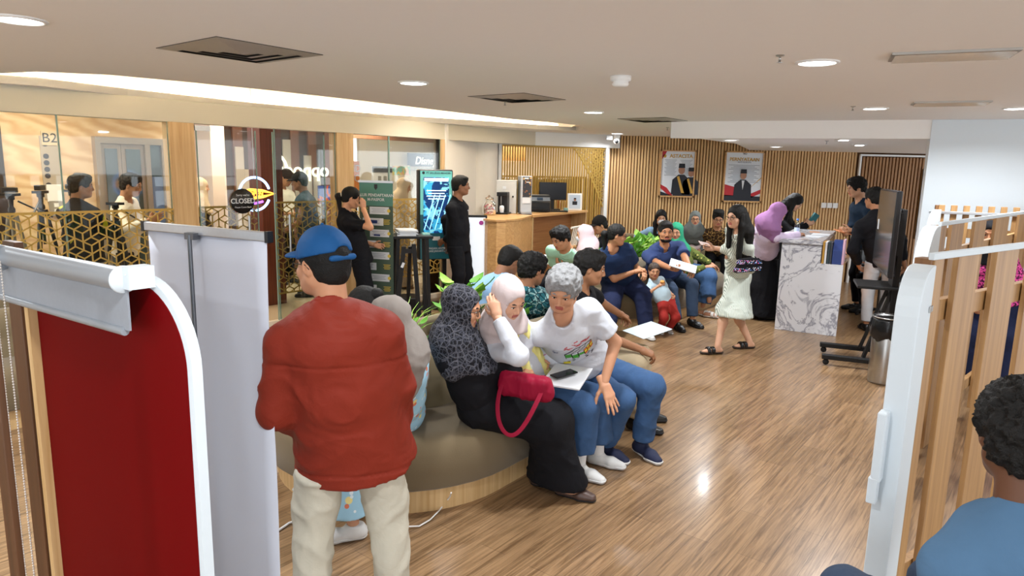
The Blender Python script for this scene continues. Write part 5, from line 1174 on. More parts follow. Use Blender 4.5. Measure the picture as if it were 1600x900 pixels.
# roller blind
hl = .52*1.0; tl = (T_-A_).length; eb = empty('roller_blind', tuple(LB+Vector((0, 0, 1.50))), an, 'grey metal roller blind tube mounted on top of the red board', 'roller blind')
M_ALU = mat('satin_aluminium', '#98a0a8', .38, metal=.35, var=.02); x0 = (A0-LB).dot(d_)-.05; x1 = (A0-LB).dot(d_)+tl+.09
bm = MB(); bm.tube([(x0, -.06, .035), (x1-.06, -.06, .035)], .032, 24); bm.build('blind_tube', M_ALU, eb)
bm = MB(); bm.box(((x0+x1)/2+.01, -.058, -.045), (x1-x0-.1, .006, .12)); bm.build('blind_fabric', mat('grey_blind_fabric', '#8a9098', .6), eb); bm = MB(); bm.tube([(x0+.05, -.06, -.11), (x1-.065, -.06, -.11)], .012, 12); bm.build('bottom_bar', M_ALU, eb)
bm = MB(); bm.lathe([(.001, -.004), (.036, -.004), (.038, .0), (.036, .008), (.001, .008)], (x1-.055, -.06, .035), 24, R=Matrix.Rotation(math.pi/2, 3, 'Y')); bm.box((x1-.04, -.03, .04), (.05, .07, .06)); bm.sphere((x1-.03, -.066, .05), .003); bm.build('end_bracket', M_EDGE, eb, bevel=.0)
xc_ = (A0-LB).dot(d_)+.10
bm = MB(); bm.lathe([(.018, -.006), (.042, -.006), (.045, 0), (.042, .01), (.02, .01)], (xc_, -.085, .03), 26, R=Matrix.Rotation(math.pi/2, 3, 'Y')); bm.build('drive_wheel', M_ALU, eb)
bm = MB()
for sx in (-.035, .035):
    for i in range(150):
        z = .03-.0095*i
        bm.sphere((xc_+sx, -.09, z), .0036, 6)
    bm.tube([(xc_+sx, -.09, .03), (xc_+sx, -.09, .03-.0095*150)], .001, 4)
bm.build('bead_chain', mat('bead_chain_grey', '#c9c4be', .3, metal=.3), eb)
M_POST = mat_wood('brown_post', '#45290f', '#5e3a1e', .5)
for (px, dd, wd_, lab) in ((24, 2.32, .095, 'brown wooden post behind the bead chain of the roller blind'), (-26, 1.75, .06, 'brown wooden post at the left edge of the picture')):
    p = WY(px, 420, dd); bm = MB(); bm.box((0, 0, .785), (wd_, wd_*.3, 1.57)); tag(bm.build('wooden_post', M_POST, loc=(p.x, p.y, 0), rz=an, bevel=.003), lab, 'post', 'posts left of the red board')

# ------------------------------------------------ slatted partitions with white edges at the right
M_PSL = mat_wood('partition_slat', '#8f6a42', '#b08958', .5); M_PSLD = mat_wood('partition_post', '#6f4a2b', '#8a6038', .5)
def partition(a, b, zb, slats, py, label, zt, rail_mat=None, th=.022):
    a = Vector((a.x, a.y, 0)); b = Vector((b.x, b.y, 0)); d = (b-a).normalized(); an = math.atan2(d.y, d.x); angc = 90-math.degrees(an)
    e = empty('slatted_partition', tuple(a), an, label, 'partition', 'oak slat partitions at the right'); X = lambda px: (WPL(px, py, (a.x, a.y), angc)-a).dot(d)
    for x0, x1 in slats:
        x0, x1 = X(x0), X(x1); MB().box(((x0+x1)/2, 0, zt/2), (x1-x0, th, zt)).build('slat', M_PSL, e, bevel=.002)
    L = X(slats[-1][1])
    for z in (.22, 1.34): MB().box((L/2, .035, z), (L, .035, .085)).build('cross_rail', M_PSL, e, bevel=.002)
    MB().box((.0, .025, zt/2-.002), (.06, .06, zt-.004)).build('end_post', M_PSLD, e, bevel=.003); MB().box((L+.04, .02, zt/2), (.08, .06, zt)).build('end_post', M_PSLD, e)
    MB().box((L/2+.0, -.024, zb), (L+.16, .02, .026)).build('top_rail', rail_mat or M_EDGE, e, bevel=.003)
    return e, a, d, an, L
def white_board(lead, shift, dep, zt, wdt, label, r=.16):
    rad = Vector((lead.x, lead.y, 0)).normalized(); side = Vector((rad.y, -rad.x, 0)); dr = (rad*dep+side*shift).normalized(); an_ = math.atan2(dr.y, dr.x)
    e = empty('white_edged_board', (lead.x, lead.y, 0), an_, label, 'display board', 'white-edged boards of the right partitions')
    out = [(0, 0), (dep, 0), (dep, zt)]+[(r-r*math.sin(t), zt-r+r*math.cos(t)) for t in np.linspace(0, math.pi/2, 8)]
    bm = MB(); bm.prism(out, -wdt/2, wdt/2, M=XZ(0)); bm.build('board', M_EDGE, e, bevel=.004); return e
aA = W(1460, 398, 1.57); bA = W(1600, 381, 1.57); 
partition(aA, bA, 1.57, [(1452, 1467), (1489, 1521), (1548, 1581), (1602, 1634), (1656, 1690), (1712, 1748)], 440, 'nearest oak slat partition with a white top rail', 1.56)
ebd = white_board(WY(1403, 600, 2.12), .035, .20, 1.565, .07, 'nearest white board edge with a sloping top corner at the right', r=.15)
MB().box((-.02, .025, .98), (.05, .03, .24)).build('edge_bracket', M_EDGE, ebd, bevel=.006); MB().box((-.028, .03, .83), (.035, .03, .09)).build('edge_bracket', M_EDGE, ebd, bevel=.004); MB().box((.18, -.038, 1.42), (.05, .004, .02)).build('metal_plate', M_STEEL, ebd)
aB = W(1468, 349, 1.57); bB = W(1600, 331, 1.57); bB = aB+(bB-aB)*.8
partition(aB, bB, 1.57, [(1464, 1476), (1484, 1503), (1520, 1537), (1552, 1572), (1588, 1606), (1622, 1640), (1656, 1674)], 360, 'second oak slat partition behind the nearest one', 1.56)
white_board(WY(1439, 400, 3.75), .05, .28, 1.58, .07, 'second white board edge with a rounded top behind the nearest board', r=.2)
aC = WY(1468, 320, 6.55); wdC = (beamB-beamA).normalized(); aC.z = 0
partition(aC, aC+wdC, 1.53, [(1467+19.6*i, 1477+19.6*i) for i in range(12)], 320, 'farthest oak slat partition standing against the white wall', 1.60, M_BANBASE)
white_board(WY(1452, 360, 6.3), .05, .22, 1.56, .06, 'farthest white board edge at the foot of the white wall', r=.2)

# ------------------------------------------------ marble counter
cl = W(1210, 514, 0); cr_ = W(1306, 526, 0); fd = (cr_-cl); cw_ = fd.length; fd.normalize(); bd = Vector((-fd.y, fd.x, 0)); an = math.atan2(fd.y, fd.x)
M_MARB = mat_marble('white_marble', '#cfcfd3', '#8b8b95', .9)
e = empty('marble_counter', tuple(cl), an, 'white and grey marble reception counter with a raised customer shelf', 'counter')
hA = 1.06; hB = .84; xm = cw_*.64; dep = 1.75
bm = MB(); bm.prism([(0, 0), (cw_, 0), (cw_, hB), (xm, hB), (xm, hA), (0, hA)], -.04, 0, M=XZ(0)); bm.build('front_panel', M_MARB, e, bevel=.003)
MB().box((.02, dep/2+.02, hA/2), (.04, dep, hA)).build('customer_side_panel', M_MARB, e, bevel=.003)
MB().box((xm/2-.04, dep/2, hA+.02), (xm+.10, dep+.06, .045)).build('customer_shelf', M_MARB, e, bevel=.004)
MB().box(((xm+cw_)/2, dep/2+.02, hB-.02), (cw_-xm-.01, dep-.05, .035)).build('work_surface', M_OAKH, e, bevel=.003); MB().box((xm-.01, dep/2+.02, (hA+hB)/2), (.02, dep-.04, hA-hB)).build('inner_panel', M_OAK, e)
MB().box((xm-.0, dep/2, .4), (.03, dep-.1, .8)).build('inner_cabinet', M_BLACK, e)
CM = Matrix.Translation(cl) @ Matrix.Rotation(an, 4, 'Z')
area('counter_glow', CM @ Vector((cw_*.6, .25, .12)), .5, 5, (1, .55, .3), rot=(math.radians(180), 0, 0)).location.z = .3
# things on the counter
def on(x, y, z): return tuple(CM @ Vector((x, y, z)))
M_BLUEF = mat('navy_folder', '#25386f', .5); M_PINKF = mat('pink_paper', '#e0b6c6', .6)
for i, (x, col, lab) in enumerate(((.02, '#c8963c', 'yellow folder at the left end of the counter shelf'), (.045, '#d8d8da', 'white folder between the yellow and the dark folders'), (.075, '#2c3b40', 'dark green folder standing on the counter shelf'), (.10, '#33353c', 'dark grey folder standing next to the navy file box'))):
    MB().box((0, 0, .125), (.022, .24, .25)).build('folder', mat('folder_%d' % i, col, .5), loc=on(xm-.0+x, .15, hB), rz=an, bevel=.002); o = bpy.context.scene.objects[-1] if False else [q for q in bpy.data.objects if q.name.startswith('folder')][-1]
for o, lab in zip(sorted([q for q in bpy.data.objects if q.name.startswith('folder')], key=lambda q: q.name), ('yellow folder at the left of the files on the counter', 'pale folder between the yellow and the dark green one', 'dark green folder standing on the counter', 'dark grey folder standing next to the navy file box')): tag(o, lab, 'folder', 'folders on the counter')
bm = MB(); bm.prism([(0, 0), (.25, 0), (.25, .27), (.12, .27), (0, .16)], -.05, .05, M=Matrix.Rotation(math.pi/2, 4, 'Z')@Matrix.Rotation(math.pi/2, 4, 'X')); o = bm.build('file_box', M_BLUEF, loc=on(xm+.165, .04, hB), rz=an, bevel=.003); tag(o, 'navy blue file box with a slanted top on the counter', 'file box')
o = MB().box((0, 0, .14), (.02, .24, .28)).build('pink_folder', M_PINKF, loc=on(xm+.225, .2, hB), rz=an); tag(o, 'pale pink folder leaning behind the navy file box', 'folder')
random.seed(3)
for i in range(9):
    bm = MB(); bm.box((0, 0, .006), (.21+.02*random.random(), .3, .012)); o = bm.build('paper_stack', [M_PAPER, mat('manila', '#d9b48c', .7), mat('salmon_paper', '#e2a08c', .7)][i % 3], loc=on(cw_-.12, .48+random.uniform(-.03, .03), hB+.013*i), rz=an+random.uniform(-.15, .15)); tag(o, '%s sheaf %s in the pile of papers on the lower counter' % (['white', 'manila', 'salmon'][i % 3], ['at the bottom', 'second from the bottom', 'third from the bottom', 'fourth from the bottom', 'halfway up', 'fourth from the top', 'third from the top', 'second from the top', 'at the top'][i]), 'papers', 'papers piled on the lower counter')
p = W(1236, 361, 1.1)
o = MB().lathe([(.001, 0), (.03, 0), (.031, .02), (.029, .08), (.031, .12), (.026, .155), (.012, .185), (.012, .2), (.001, .2)], n=20).build('water_bottle', mat_glass('bottle_plastic', (.8, .88, .95, 1), .2), loc=on(.10, .42, hA+.043)); tag(o, 'clear plastic water bottle on the marble shelf beside the lilac hijab', 'bottle'); MB().lathe([(.014, .198), (.014, .22), (.001, .22)], n=16).build('bottle_cap', mat('blue_cap', '#4a78c0', .4), o); MB().lathe([(.0315, .06), (.0315, .11)], n=20).build('bottle_label', mat('pale_label', '#bcd0e8', .5), o)
for i, (x, y, w1, d1_, m, lab) in enumerate(((.28, .55, .21, .3, M_PAPER, 'white form under the pen of the woman in the lilac hijab'), (.33, .95, .21, .3, M_PAPER, 'white form farther back on the marble shelf'), (.22, 1.3, .12, .09, mat('orange_card', '#d78a4c', .5), 'small orange card on the marble shelf'))):
    o = MB().box((0, 0, .002), (w1, d1_, .003)).build('form_sheet', m, loc=on(x, y, hA+.043), rz=an+.2*i-.2); tag(o, lab, 'paper')
# ------------------------------------------------ television on a wheeled stand
tb = W(1337, 566, 0)
ts = W(1378, 560, 0); tn = Vector((-.9, .36, 0)).normalized(); td = Vector((-tn.y, tn.x, 0)); tan_ = math.atan2(tn.y, tn.x)      # tn: direction the screen faces
tc = W(1361, 568, 0); e = empty('tv_stand', tuple(tc), tan_, 'black wheeled television stand beside the marble counter', 'stand')
# local x = facing direction, local y = along the screen
for s in (-1, 1):
    MB().box((.16, s*.26, .085), (.62, .07, .045)).build('base_leg', M_BLACKM, e, bevel=.006)
    for xx in (-.1, .43):
        o = MB().lathe([(.001, -.012), (.028, -.012), (.03, 0), (.028, .012), (.001, .012)], (xx, s*.26, .032), 16, R=Matrix.Rotation(math.pi/2, 3, 'X')).build('caster_wheel', M_DARKRUB, e)
MB().box((-.1, 0, .09), (.08, .56, .05)).build('base_bar', M_BLACKM, e, bevel=.006)
for s in (-1, 1): bm = MB(); bm.seg((-.12, s*.12, .1), (-.12, s*.12, 1.55), .045, .06); bm.build('upright', M_BLACKM, e, bevel=.004)
bm = MB(); bm.seg((.1, -.2, .1), (-.1, -.12, .8), .03, .03); bm.seg((.1, .2, .1), (-.1, .12, .8), .03, .03); bm.build('brace', M_BLACKM, e); MB().box((.04, 0, .80), (.36, .5, .025)).build('equipment_shelf', M_BLACKM, e, bevel=.004); MB().box((-.1, 0, .66), (.03, .3, .5)).build('mount_plate', M_BLACKM, e); MB().box((-.07, 0, 1.32), (.05, .5, .4)).build('mount_bracket', M_BLACKM, e)
M_TV = mat('tv_bezel', '#1b1c20', .3); M_TVS = mat('tv_screen_glass', '#3d4146', .12, spec=.7)
e = empty('television', (tc.x+tn.x*.0, tc.y, .95), tan_, 'large flat television seen almost edge-on above the wheeled stand', 'television')
MB().box((0, 0, .39), (.045, 1.24, .78)).build('casing', M_TV, e, bevel=.01); MB().box((.024, 0, .395), (.004, 1.21, .74)).build('screen', M_TVS, e); MB().box((.028, -.45, .42), (.003, .06, .1)).build('white_label', M_PAPER, e)
# ------------------------------------------------ bin, chair behind counter
p = W(1376, 603, 0); p.z = 0; p = Vector((3.36, 5.98, 0)); p = W(1379, 597, 0)
e = empty('waste_bin', tuple(p), 0, 'round steel waste bin with a black liner bag beside the white board edge', 'bin'); MB().lathe([(.001, 0), (.125, 0), (.13, .02), (.13, .60), (.122, .61), (.118, .59)], n=36).build('bin_body', M_STEEL, e)
bm = MB(); n = 40; vs = []
for k, (r, z) in enumerate(((.10, .56), (.12, .60), (.135, .615), (.145, .58), (.155, .5), (.15, .44), (.135, .41))):
    for j in range(n): t = 2*math.pi*j/n; rr = r*(1+.05*math.sin(7*t+k)*(k > 2)+.04*math.sin(13*t+2*k)*(k > 2)); vs.append((rr*math.cos(t), rr*math.sin(t), z+(.02*math.sin(5*t+k) if k > 4 else 0)))
bm.add(vs, [(k*n+j, k*n+(j+1) % n, (k+1)*n+(j+1) % n, (k+1)*n+j) for k in range(6) for j in range(n)], 0, True); bm.build('bin_liner', mat('black_bin_liner', '#15171a', .25, bump=.6, scale=25), e); MB().tube([(.138*math.cos(t), .138*math.sin(t), .61) for t in np.linspace(0, 6.283, 37)[:-1]], .006, 8, closed=True).build('steel_rim', M_STEEL, e)
p = W(1398, 500, 0); e = empty('office_chair', (4.95, 9.05, 0), 0.6, 'black office chair behind the television', 'chair'); MB().box((0, 0, .45), (.48, .46, .09)).build('seat', M_BLACK, e, bevel=.03, seg=3); MB().box((.0, .23, .72), (.42, .06, .34)).build('backrest', M_BLACK, e, bevel=.025, seg=3)
for s in (-1, 1): MB().tube([(s*.26, -.1, .46), (s*.28, -.16, .68), (s*.28, .1, .70), (s*.24, .22, .68)], .018, 8).build('armrest', M_BLACKM, e)
MB().tube([(0, 0, .06), (0, 0, .42)], .03, 12).build('gas_column', M_STEEL, e)
for k in range(5): t = k*1.2566; MB().tube([(0, 0, .09), (.28*math.cos(t), .28*math.sin(t), .05)], .018, 8).build('base_leg', M_BLACKM, e); MB().sphere((.28*math.cos(t), .28*math.sin(t), .027), .027).build('caster', M_DARKRUB, e)

# ------------------------------------------------ service desk
DZ = 1.19; pts = [W(x, y, DZ) for x, y in ((748, 339.5), (762, 342), (776, 343), (790, 343), (803, 342), (814, 340.5), (822, 338.5), (830, 336))]
for q in pts: q.z = 0
ce = sum(pts, Vector())/len(pts); ce.z = 0
bk0 = pts[0]+Vector((.1, .75, 0)); bk1 = pts[-1]+Vector((.0, .35, 0))
e = empty('service_desk', tuple(ce), 0, 'curved light wood service desk carrying the candy jar and the grey dispenser', 'desk')
pl = [((q-ce).x, (q-ce).y) for q in pts+[bk1, bk0]]
MB().prism(pl, 0, DZ-.03).build('body', M_OAKH, e); c2 = Vector((sum(x for x, y in pl)/len(pl), sum(y for x, y in pl)/len(pl)))
MB().prism([((x-c2.x)*1.05+c2.x, (y-c2.y)*1.05+c2.y) for x, y in pl], DZ-.03, DZ).build('desk_top', M_OAKH, e, bevel=.004)
r0 = W(832, 336, DZ); r1 = W(917, 328.5, DZ); r0.z = r1.z = 0; dd_ = (r1-r0).normalized(); ll = (r1-r0).length; an = math.atan2(dd_.y, dd_.x); nn_ = Vector((-dd_.y, dd_.x, 0))
e = empty('bar_desk', tuple((r0+r1)/2), an, 'straight wooden bar desk with the monitor and white stools in front', 'desk')
MB().box((0, .15, DZ-.018), (ll, .34, .036)).build('desk_top', M_OAKH, e, bevel=.004); MB().box((0, .29, DZ/2-.02), (ll-.04, .04, DZ-.04)).build('back_panel', mat_wood('desk_panel_brown', '#a06a3c', '#b9834f', .5, axis='X'), e)
for x in (-ll/2+.02, ll/2-.02): MB().box((x, .15, DZ/2-.02), (.035, .3, DZ-.04)).build('side_panel', M_OAK, e)
def bar_stool(px, py, rz, lab):
    p = W(px, py, 0) if not isinstance(px, Vector) else px; e = empty('bar_stool', (p.x, p.y, 0), rz, lab, 'stool', 'white spindle-back bar stools'); m = mat('cream_white_paint', '#e9e3d6', .5)
    MB().lathe([(.001, .72), (.17, .72), (.185, .735), (.18, .755), (.001, .76)], n=28).build('seat', M_OAKH, e)
    for sx in (-1, 1):
        for sy in (-1, 1): MB().tube([(sx*.12, sy*.12, .72), (sx*.19, sy*.19, 0)], .014, 8).build('leg', m, e)
    bm = MB(); r = .165; q = [(sx*r, sy*r, .27) for sx, sy in ((-1, -1), (1, -1), (1, 1), (-1, 1))]; bm.tube(q, .01, 8, closed=True); bm.build('foot_ring', m, e)
    for x in (-.14, -.07, 0, .07, .14): MB().tube([(x, -.14, .75), (x*1.25, -.20, 1.02)], .008, 6).build('spindle', m, e)
    MB().tube([(-.2, -.17, 1.03), (-.1, -.205, 1.035), (.1, -.205, 1.035), (.2, -.17, 1.03)], .016, 8).build('top_rail', m, e)
p = r0+dd_*.30-nn_*.38; bar_stool(p, 0, an+.15, 'white spindle-back bar stool nearest the curved service desk'); p = r0+dd_*(ll*.72)-nn_*.34; bar_stool(p, 0, an, 'white bar stool behind the woman in the pink hijab')
# objects on the desks
def dk(px, py): q = W(px, py, DZ); return (q.x, q.y, DZ)
e = empty('candy_jar', dk(764, 336), 0, 'glass jar filled with pink sweets at the left end of the desk', 'jar'); MB().lathe([(.001, .003), (.085, .003), (.1, .03), (.105, .12), (.09, .17), (.06, .2), (.06, .225), (.07, .23)], n=28).build('glass_body', mat_glass('jar_glass', (.96, .98, .98, 1), .25), e); MB().lathe([(.065, .225), (.06, .25), (.02, .262), (.015, .28), (.001, .285)], n=20).build('lid', MATS['jar_glass'], e)
bm = MB(); bm2 = MB(); random.seed(5)
for i in range(70):
    r = .085*math.sqrt(random.random()); t = random.uniform(0, 6.28); (bm if i % 2 else bm2).sphere((r*math.cos(t), r*math.sin(t), random.uniform(.02, .15)), (.016, .011, .01), 8, R=Euler((random.random()*3, random.random()*3, 0)).to_matrix())
tag(bm.build('sweets', mat('pink_sweets', '#c46a72', .4), e), kind='stuff'); tag(bm2.build('sweets', mat('white_sweets', '#ead9d2', .4), e), kind='stuff')
e = empty('coffee_grinder', dk(786, 334), -.2, 'black coffee machine with a white cup next to the candy jar', 'coffee machine'); MB().box((0, .03, .16), (.14, .16, .32)).build('body', M_BLACK, e, bevel=.008); MB().box((0, -.02, .012), (.2, .26, .024)).build('base', M_BLACK, e, bevel=.005); MB().box((-.0, -.04, .29), (.16, .12, .06)).build('head', M_BLACK, e, bevel=.008); MB().lathe([(.028, .024), (.036, .09), (.03, .12), (.001, .13)], (0, -.09, 0), 18).build('cup', M_PAPER, e); MB().box((-.02, -.056, .2), (.012, .01, .12)).build('silver_strip', M_STEEL, e)
q = dk(791, 334); e = empty('storage_cabinet', (q[0], q[1]+.22, DZ), -.05, 'tall pale grey metal box on the service desk', 'cabinet'); MB().box((0, 0, .24), (.30, .24, .48)).build('body', mat('pale_grey_metal', '#c9c8c4', .4, metal=.2), e, bevel=.006); MB().box((0, .0, .485), (.305, .25, .012)).build('top_edge', M_WPLAST, e); MB().lathe([(.014, 0), (.014, .012), (.001, .012)], (.1, -.122, .25), 14, R=Matrix.Rotation(math.pi/2, 3, 'X')).build('lock', M_BLACK, e); MB().box((-.03, -.122, .38), (.05, .004, .04)).build('sticker', M_PAPER, e)
q = dk(817, 334); e = empty('drink_dispenser', (q[0]+.02, q[1]+.1, DZ), .15, 'slim silver coffee dispenser with a printed dark front', 'dispenser'); MB().box((0, 0, .28), (.17, .3, .56)).build('body', mat('silver_grey', '#b9bcc0', .35, metal=.3), e, bevel=.01); MB().box((.01, -.153, .40), (.13, .006, .3)).build('printed_panel', mat_print('coffee_print', '#3a3b40', ['#c7a46a', '#8a5a3c'], 16, 'voronoi', .45), e); MB().box((0, -.156, .2), (.12, .006, .08)).build('white_notice', M_PAPER, e); MB().box((0, -.17, .02), (.16, .1, .03)).build('drip_tray', M_STEEL, e)
bm = MB(); bm.box((0, -.158, .525), (.06, .004, .02)); bm.box((.02, -.158, .47), (.05, .004, .012)); bm.build('small_label', M_PAPER, e)
q = dk(838, 331); e = empty('printer', (q[0]+.03, q[1]+.12, DZ), .1, 'black office printer on the desk left of the monitor', 'printer'); MB().box((0, 0, .1), (.34, .32, .2)).build('body', M_BLACK, e, bevel=.012); MB().box((0, -.02, .235), (.34, .28, .06)).build('scanner_lid', M_BLACK, e, bevel=.01); MB().box((0, -.165, .19), (.32, .05, .07), M=Matrix.Rotation(-.6, 3, 'X')).build('control_panel', mat('grey_panel', '#6d7680', .3), e); MB().box((0, -.19, .205), (.09, .02, .04), M=Matrix.Rotation(-.6, 3, 'X')).build('display', mat('lcd', '#2c3f55', .2), e); MB().box((0, -.2, .05), (.26, .14, .01)).build('paper_tray', M_BLACK, e)
q = dk(862, 329); e = empty('computer_monitor', (q[0]+.02, q[1]+.2, DZ), .12, 'black computer monitor on the bar desk', 'monitor'); MB().box((0, 0, .31), (.46, .03, .29)).build('casing', M_BLACK, e, bevel=.005); MB().box((0, -.017, .313), (.44, .003, .265)).build('screen', mat('dark_screen', '#1c1f26', .15), e); MB().box((0, .02, .1), (.06, .03, .2)).build('neck', M_BLACK, e); MB().box((0, 0, .01), (.24, .18, .016)).build('foot', M_BLACK, e)
q = dk(868, 331); o = MB().box((0, 0, .012), (.38, .13, .02)).build('keyboard', M_BLACK, loc=q, rz=.1, bevel=.004); tag(o, 'black keyboard in front of the monitor', 'keyboard')
bm = MB(); q = dk(860, 326); o = None
for i in range(7):
    z = empty('ring_binder', (q[0]+.34+i*0, q[1]+.3, DZ)) if False else None
e = empty('brochure_rack', (dk(866, 328)[0]+.0, dk(866, 328)[1]+.32, DZ), .1, 'row of upright pale brochures below the monitor', 'brochures'); 
for i in range(8): MB().box((-.16+.05*i, 0, .07), (.03, .12, .14)).build('brochure', [mat('cream_card', '#eee3cf', .6), mat('red_card', '#c6604a', .6)][i % 4 == 1], e)
q = dk(898, 329); e = empty('photo_frame', (q[0], q[1]+.08, DZ), .12, 'white framed photo of a person in a cap standing on the desk', 'photo frame'); TL = Matrix.Rotation(-.12, 3, 'X')
MB().box((0, 0, .14), (.24, .02, .28), M=TL).build('frame', M_WPLAST, e, bevel=.004); MB().box((0, -.012, .14), (.19, .004, .23), M=TL).build('picture', mat('pale_blue_photo', '#b9c6d4', .4), e)
bm = MB(); bm.box((0, -.018, .09), (.08, .004, .12)); bm.build('printed_figure', M_SUIT, e); MB().lathe([(.022, 0), (.001, 0)], (0, -.022, .175), 14, R=Matrix.Rotation(math.pi/2, 3, 'X')).build('printed_head', M_FACE, e); MB().box((.0, -.024, .195), (.04, .003, .02)).build('printed_cap', M_SUIT, e)
MB().box((0, .07, .07), (.04, .012, .16), M=Matrix.Rotation(.5, 3, 'X')).build('strut', M_WPLAST, e)
q = dk(884, 330.5); o = MB().box((0, 0, .03), (.07, .05, .06)).build('desk_clock', mat('teal_plastic', '#7fa6a0', .4), loc=q, bevel=.006); tag(o, 'small teal box between the keyboard and the photo frame', 'box')

# ------------------------------------------------ kiosk, high table, banner, poster stand
kp = W(681, 506, 0); kp = Vector((WY(679, 400, 9.0).x, 9.0, 0)); kn = .38
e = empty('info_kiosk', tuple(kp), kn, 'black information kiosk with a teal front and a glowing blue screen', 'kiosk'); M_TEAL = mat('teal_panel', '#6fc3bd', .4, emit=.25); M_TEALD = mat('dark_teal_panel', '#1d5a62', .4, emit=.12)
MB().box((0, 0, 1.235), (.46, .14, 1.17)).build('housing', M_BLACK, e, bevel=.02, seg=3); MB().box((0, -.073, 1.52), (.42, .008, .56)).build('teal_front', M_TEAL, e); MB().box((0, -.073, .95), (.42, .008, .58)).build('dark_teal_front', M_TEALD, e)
M_SCR = mat_print('kiosk_screen_image', '#1a3f78', ['#3fb2e6', '#8fe0f5'], 5, 'noise', .55); 
nt = M_SCR.node_tree; nt.links.new(nt.nodes['Principled BSDF'].inputs['Base Color'].links[0].from_socket, nt.nodes['Principled BSDF'].inputs['Emission Color']); nt.nodes['Principled BSDF'].inputs['Emission Strength'].default_value = .45
MB().box((0, -.08, 1.36), (.34, .008, .72)).build('screen', M_SCR, e); bm = MB(); bm.box((0, -.086, 1.69), (.32, .003, .04)); [bm.box((0, -.086, 1.55-.035*i), (.26-.04*(i % 2), .003, .012)) for i in range(4)]; bm.build('screen_text_lines', mat('screen_white', '#dff4ff', .4, emit=1), e)
bm = MB(); [bm.seg((-.16+.07*i, -.0855, 1.05), (-.02+.07*i, -.0855, 1.5), .003, .012) for i in range(4)]; bm.build('screen_light_streaks', mat('screen_cyan', '#9fe6ff', .4, emit=1), e)
text('header_lettering', 'PT SALURAN MANDIRI', .032, M_SUIT, e, Matrix.Translation((.03, -.08, 1.775)), bold=.02); text('footer_lettering', 'ANJUNGAN ANTRIAN\nIMIGRASI JAKARTA SEL', .036, M_PAPER, e, Matrix.Translation((0, -.08, .78)), shear=.2, bold=.02); MB().lathe([(.018, 0), (.001, 0)], (-.17, -.08, 1.775), 12, R=Matrix.Rotation(math.pi/2, 3, 'X')).build('emblem', M_SUIT, e)
MB().box((0, -.08, .93), (.1, .02, .05)).build('ticket_slot', M_WPLAST, e)
for s in (-1, 1): MB().box((s*.13, 0, .34), (.05, .07, .64)).build('leg', M_BLACKM, e)
MB().box((0, 0, .02), (.5, .4, .03)).build('base_plate', M_BLACKM, e, bevel=.006)
tp_ = WY(642, 365, 8.15); e = empty('high_table', (tp_.x, tp_.y, 0), .3, 'small high black table stacked with forms beside the green banner', 'table'); th_ = 1.03
MB().box((0, 0, th_), (.48, .36, .03)).build('table_top', M_BLACKM, e, bevel=.004)
for sx in (-1, 1):
    for sy in (-1, 1): bm = MB(); bm.seg((sx*.17, sy*.12, th_-.015), (sx*.2, sy*.15, 0), .04, .04); bm.build('leg', M_BLACKM, e)
random.seed(4)
for i in range(8): o = MB().box((0, 0, .004), (.22, .3, .008)).build('form_stack', M_PAPER, loc=(tp_.x-.06+random.uniform(-.012, .012), tp_.y+random.uniform(-.012, .012), th_+.0155+.0085*i), rz=.3+random.uniform(-.08, .08)); tag(o, 'sheaf of white forms on the high black table, %s' % ['lowest', 'second from the bottom', 'third from the bottom', 'fourth from the bottom', 'fifth from the bottom', 'sixth from the bottom', 'second from the top', 'topmost'][i], 'papers', 'forms stacked on the high table')
o = MB().box((0, 0, .012), (.09, .06, .024)).build('tissue_pack', mat('mint_plastic', '#9fd2c6', .4), loc=(tp_.x+.17, tp_.y+.06, th_+.0155), rz=.4); tag(o, 'small mint packet at the right end of the high table', 'packet')
e = empty('easel_stand', tuple(WY(634, 400, 7.75).to_2d())+(0,), .2, 'black A-shaped stand in front of the high table', 'stand')
bm = MB(); bm.seg((-.13, 0, 0), (-.02, 0, .95), .05, .05); bm.build('leg', M_BLACKM, e); bm = MB(); bm.seg((.16, .0, 0), (.09, 0, .98), .05, .05); bm.build('leg', M_BLACKM, e); bm = MB(); bm.seg((.03, .35, 0), (.05, .02, .95), .04, .04); bm.build('leg', M_BLACKM, e); MB().box((.035, 0, .9), (.16, .04, .05)).build('top_bar', M_BLACKM, e); MB().box((-.035, -.028, .74), (.03, .004, .06), M=Matrix.Rotation(.4, 3, 'Y')).build('paper_tag', M_PAPER, e)
q = W(648, 470, 0); q = Vector((WY(634, 400, 8.65).x-.1, 8.65, 0)); e = empty('power_unit', tuple(q), .3, 'low black electronics box with small white characters on the floor', 'electronics box'); MB().box((0, 0, .1), (.5, .36, .2)).build('casing', M_BLACK, e, bevel=.01); text('display_characters', 'P6', .08, mat('display_white', '#e8f0ff', .4, emit=1.5), e, Matrix.Translation((-.1, -.182, .11)), bold=.01)
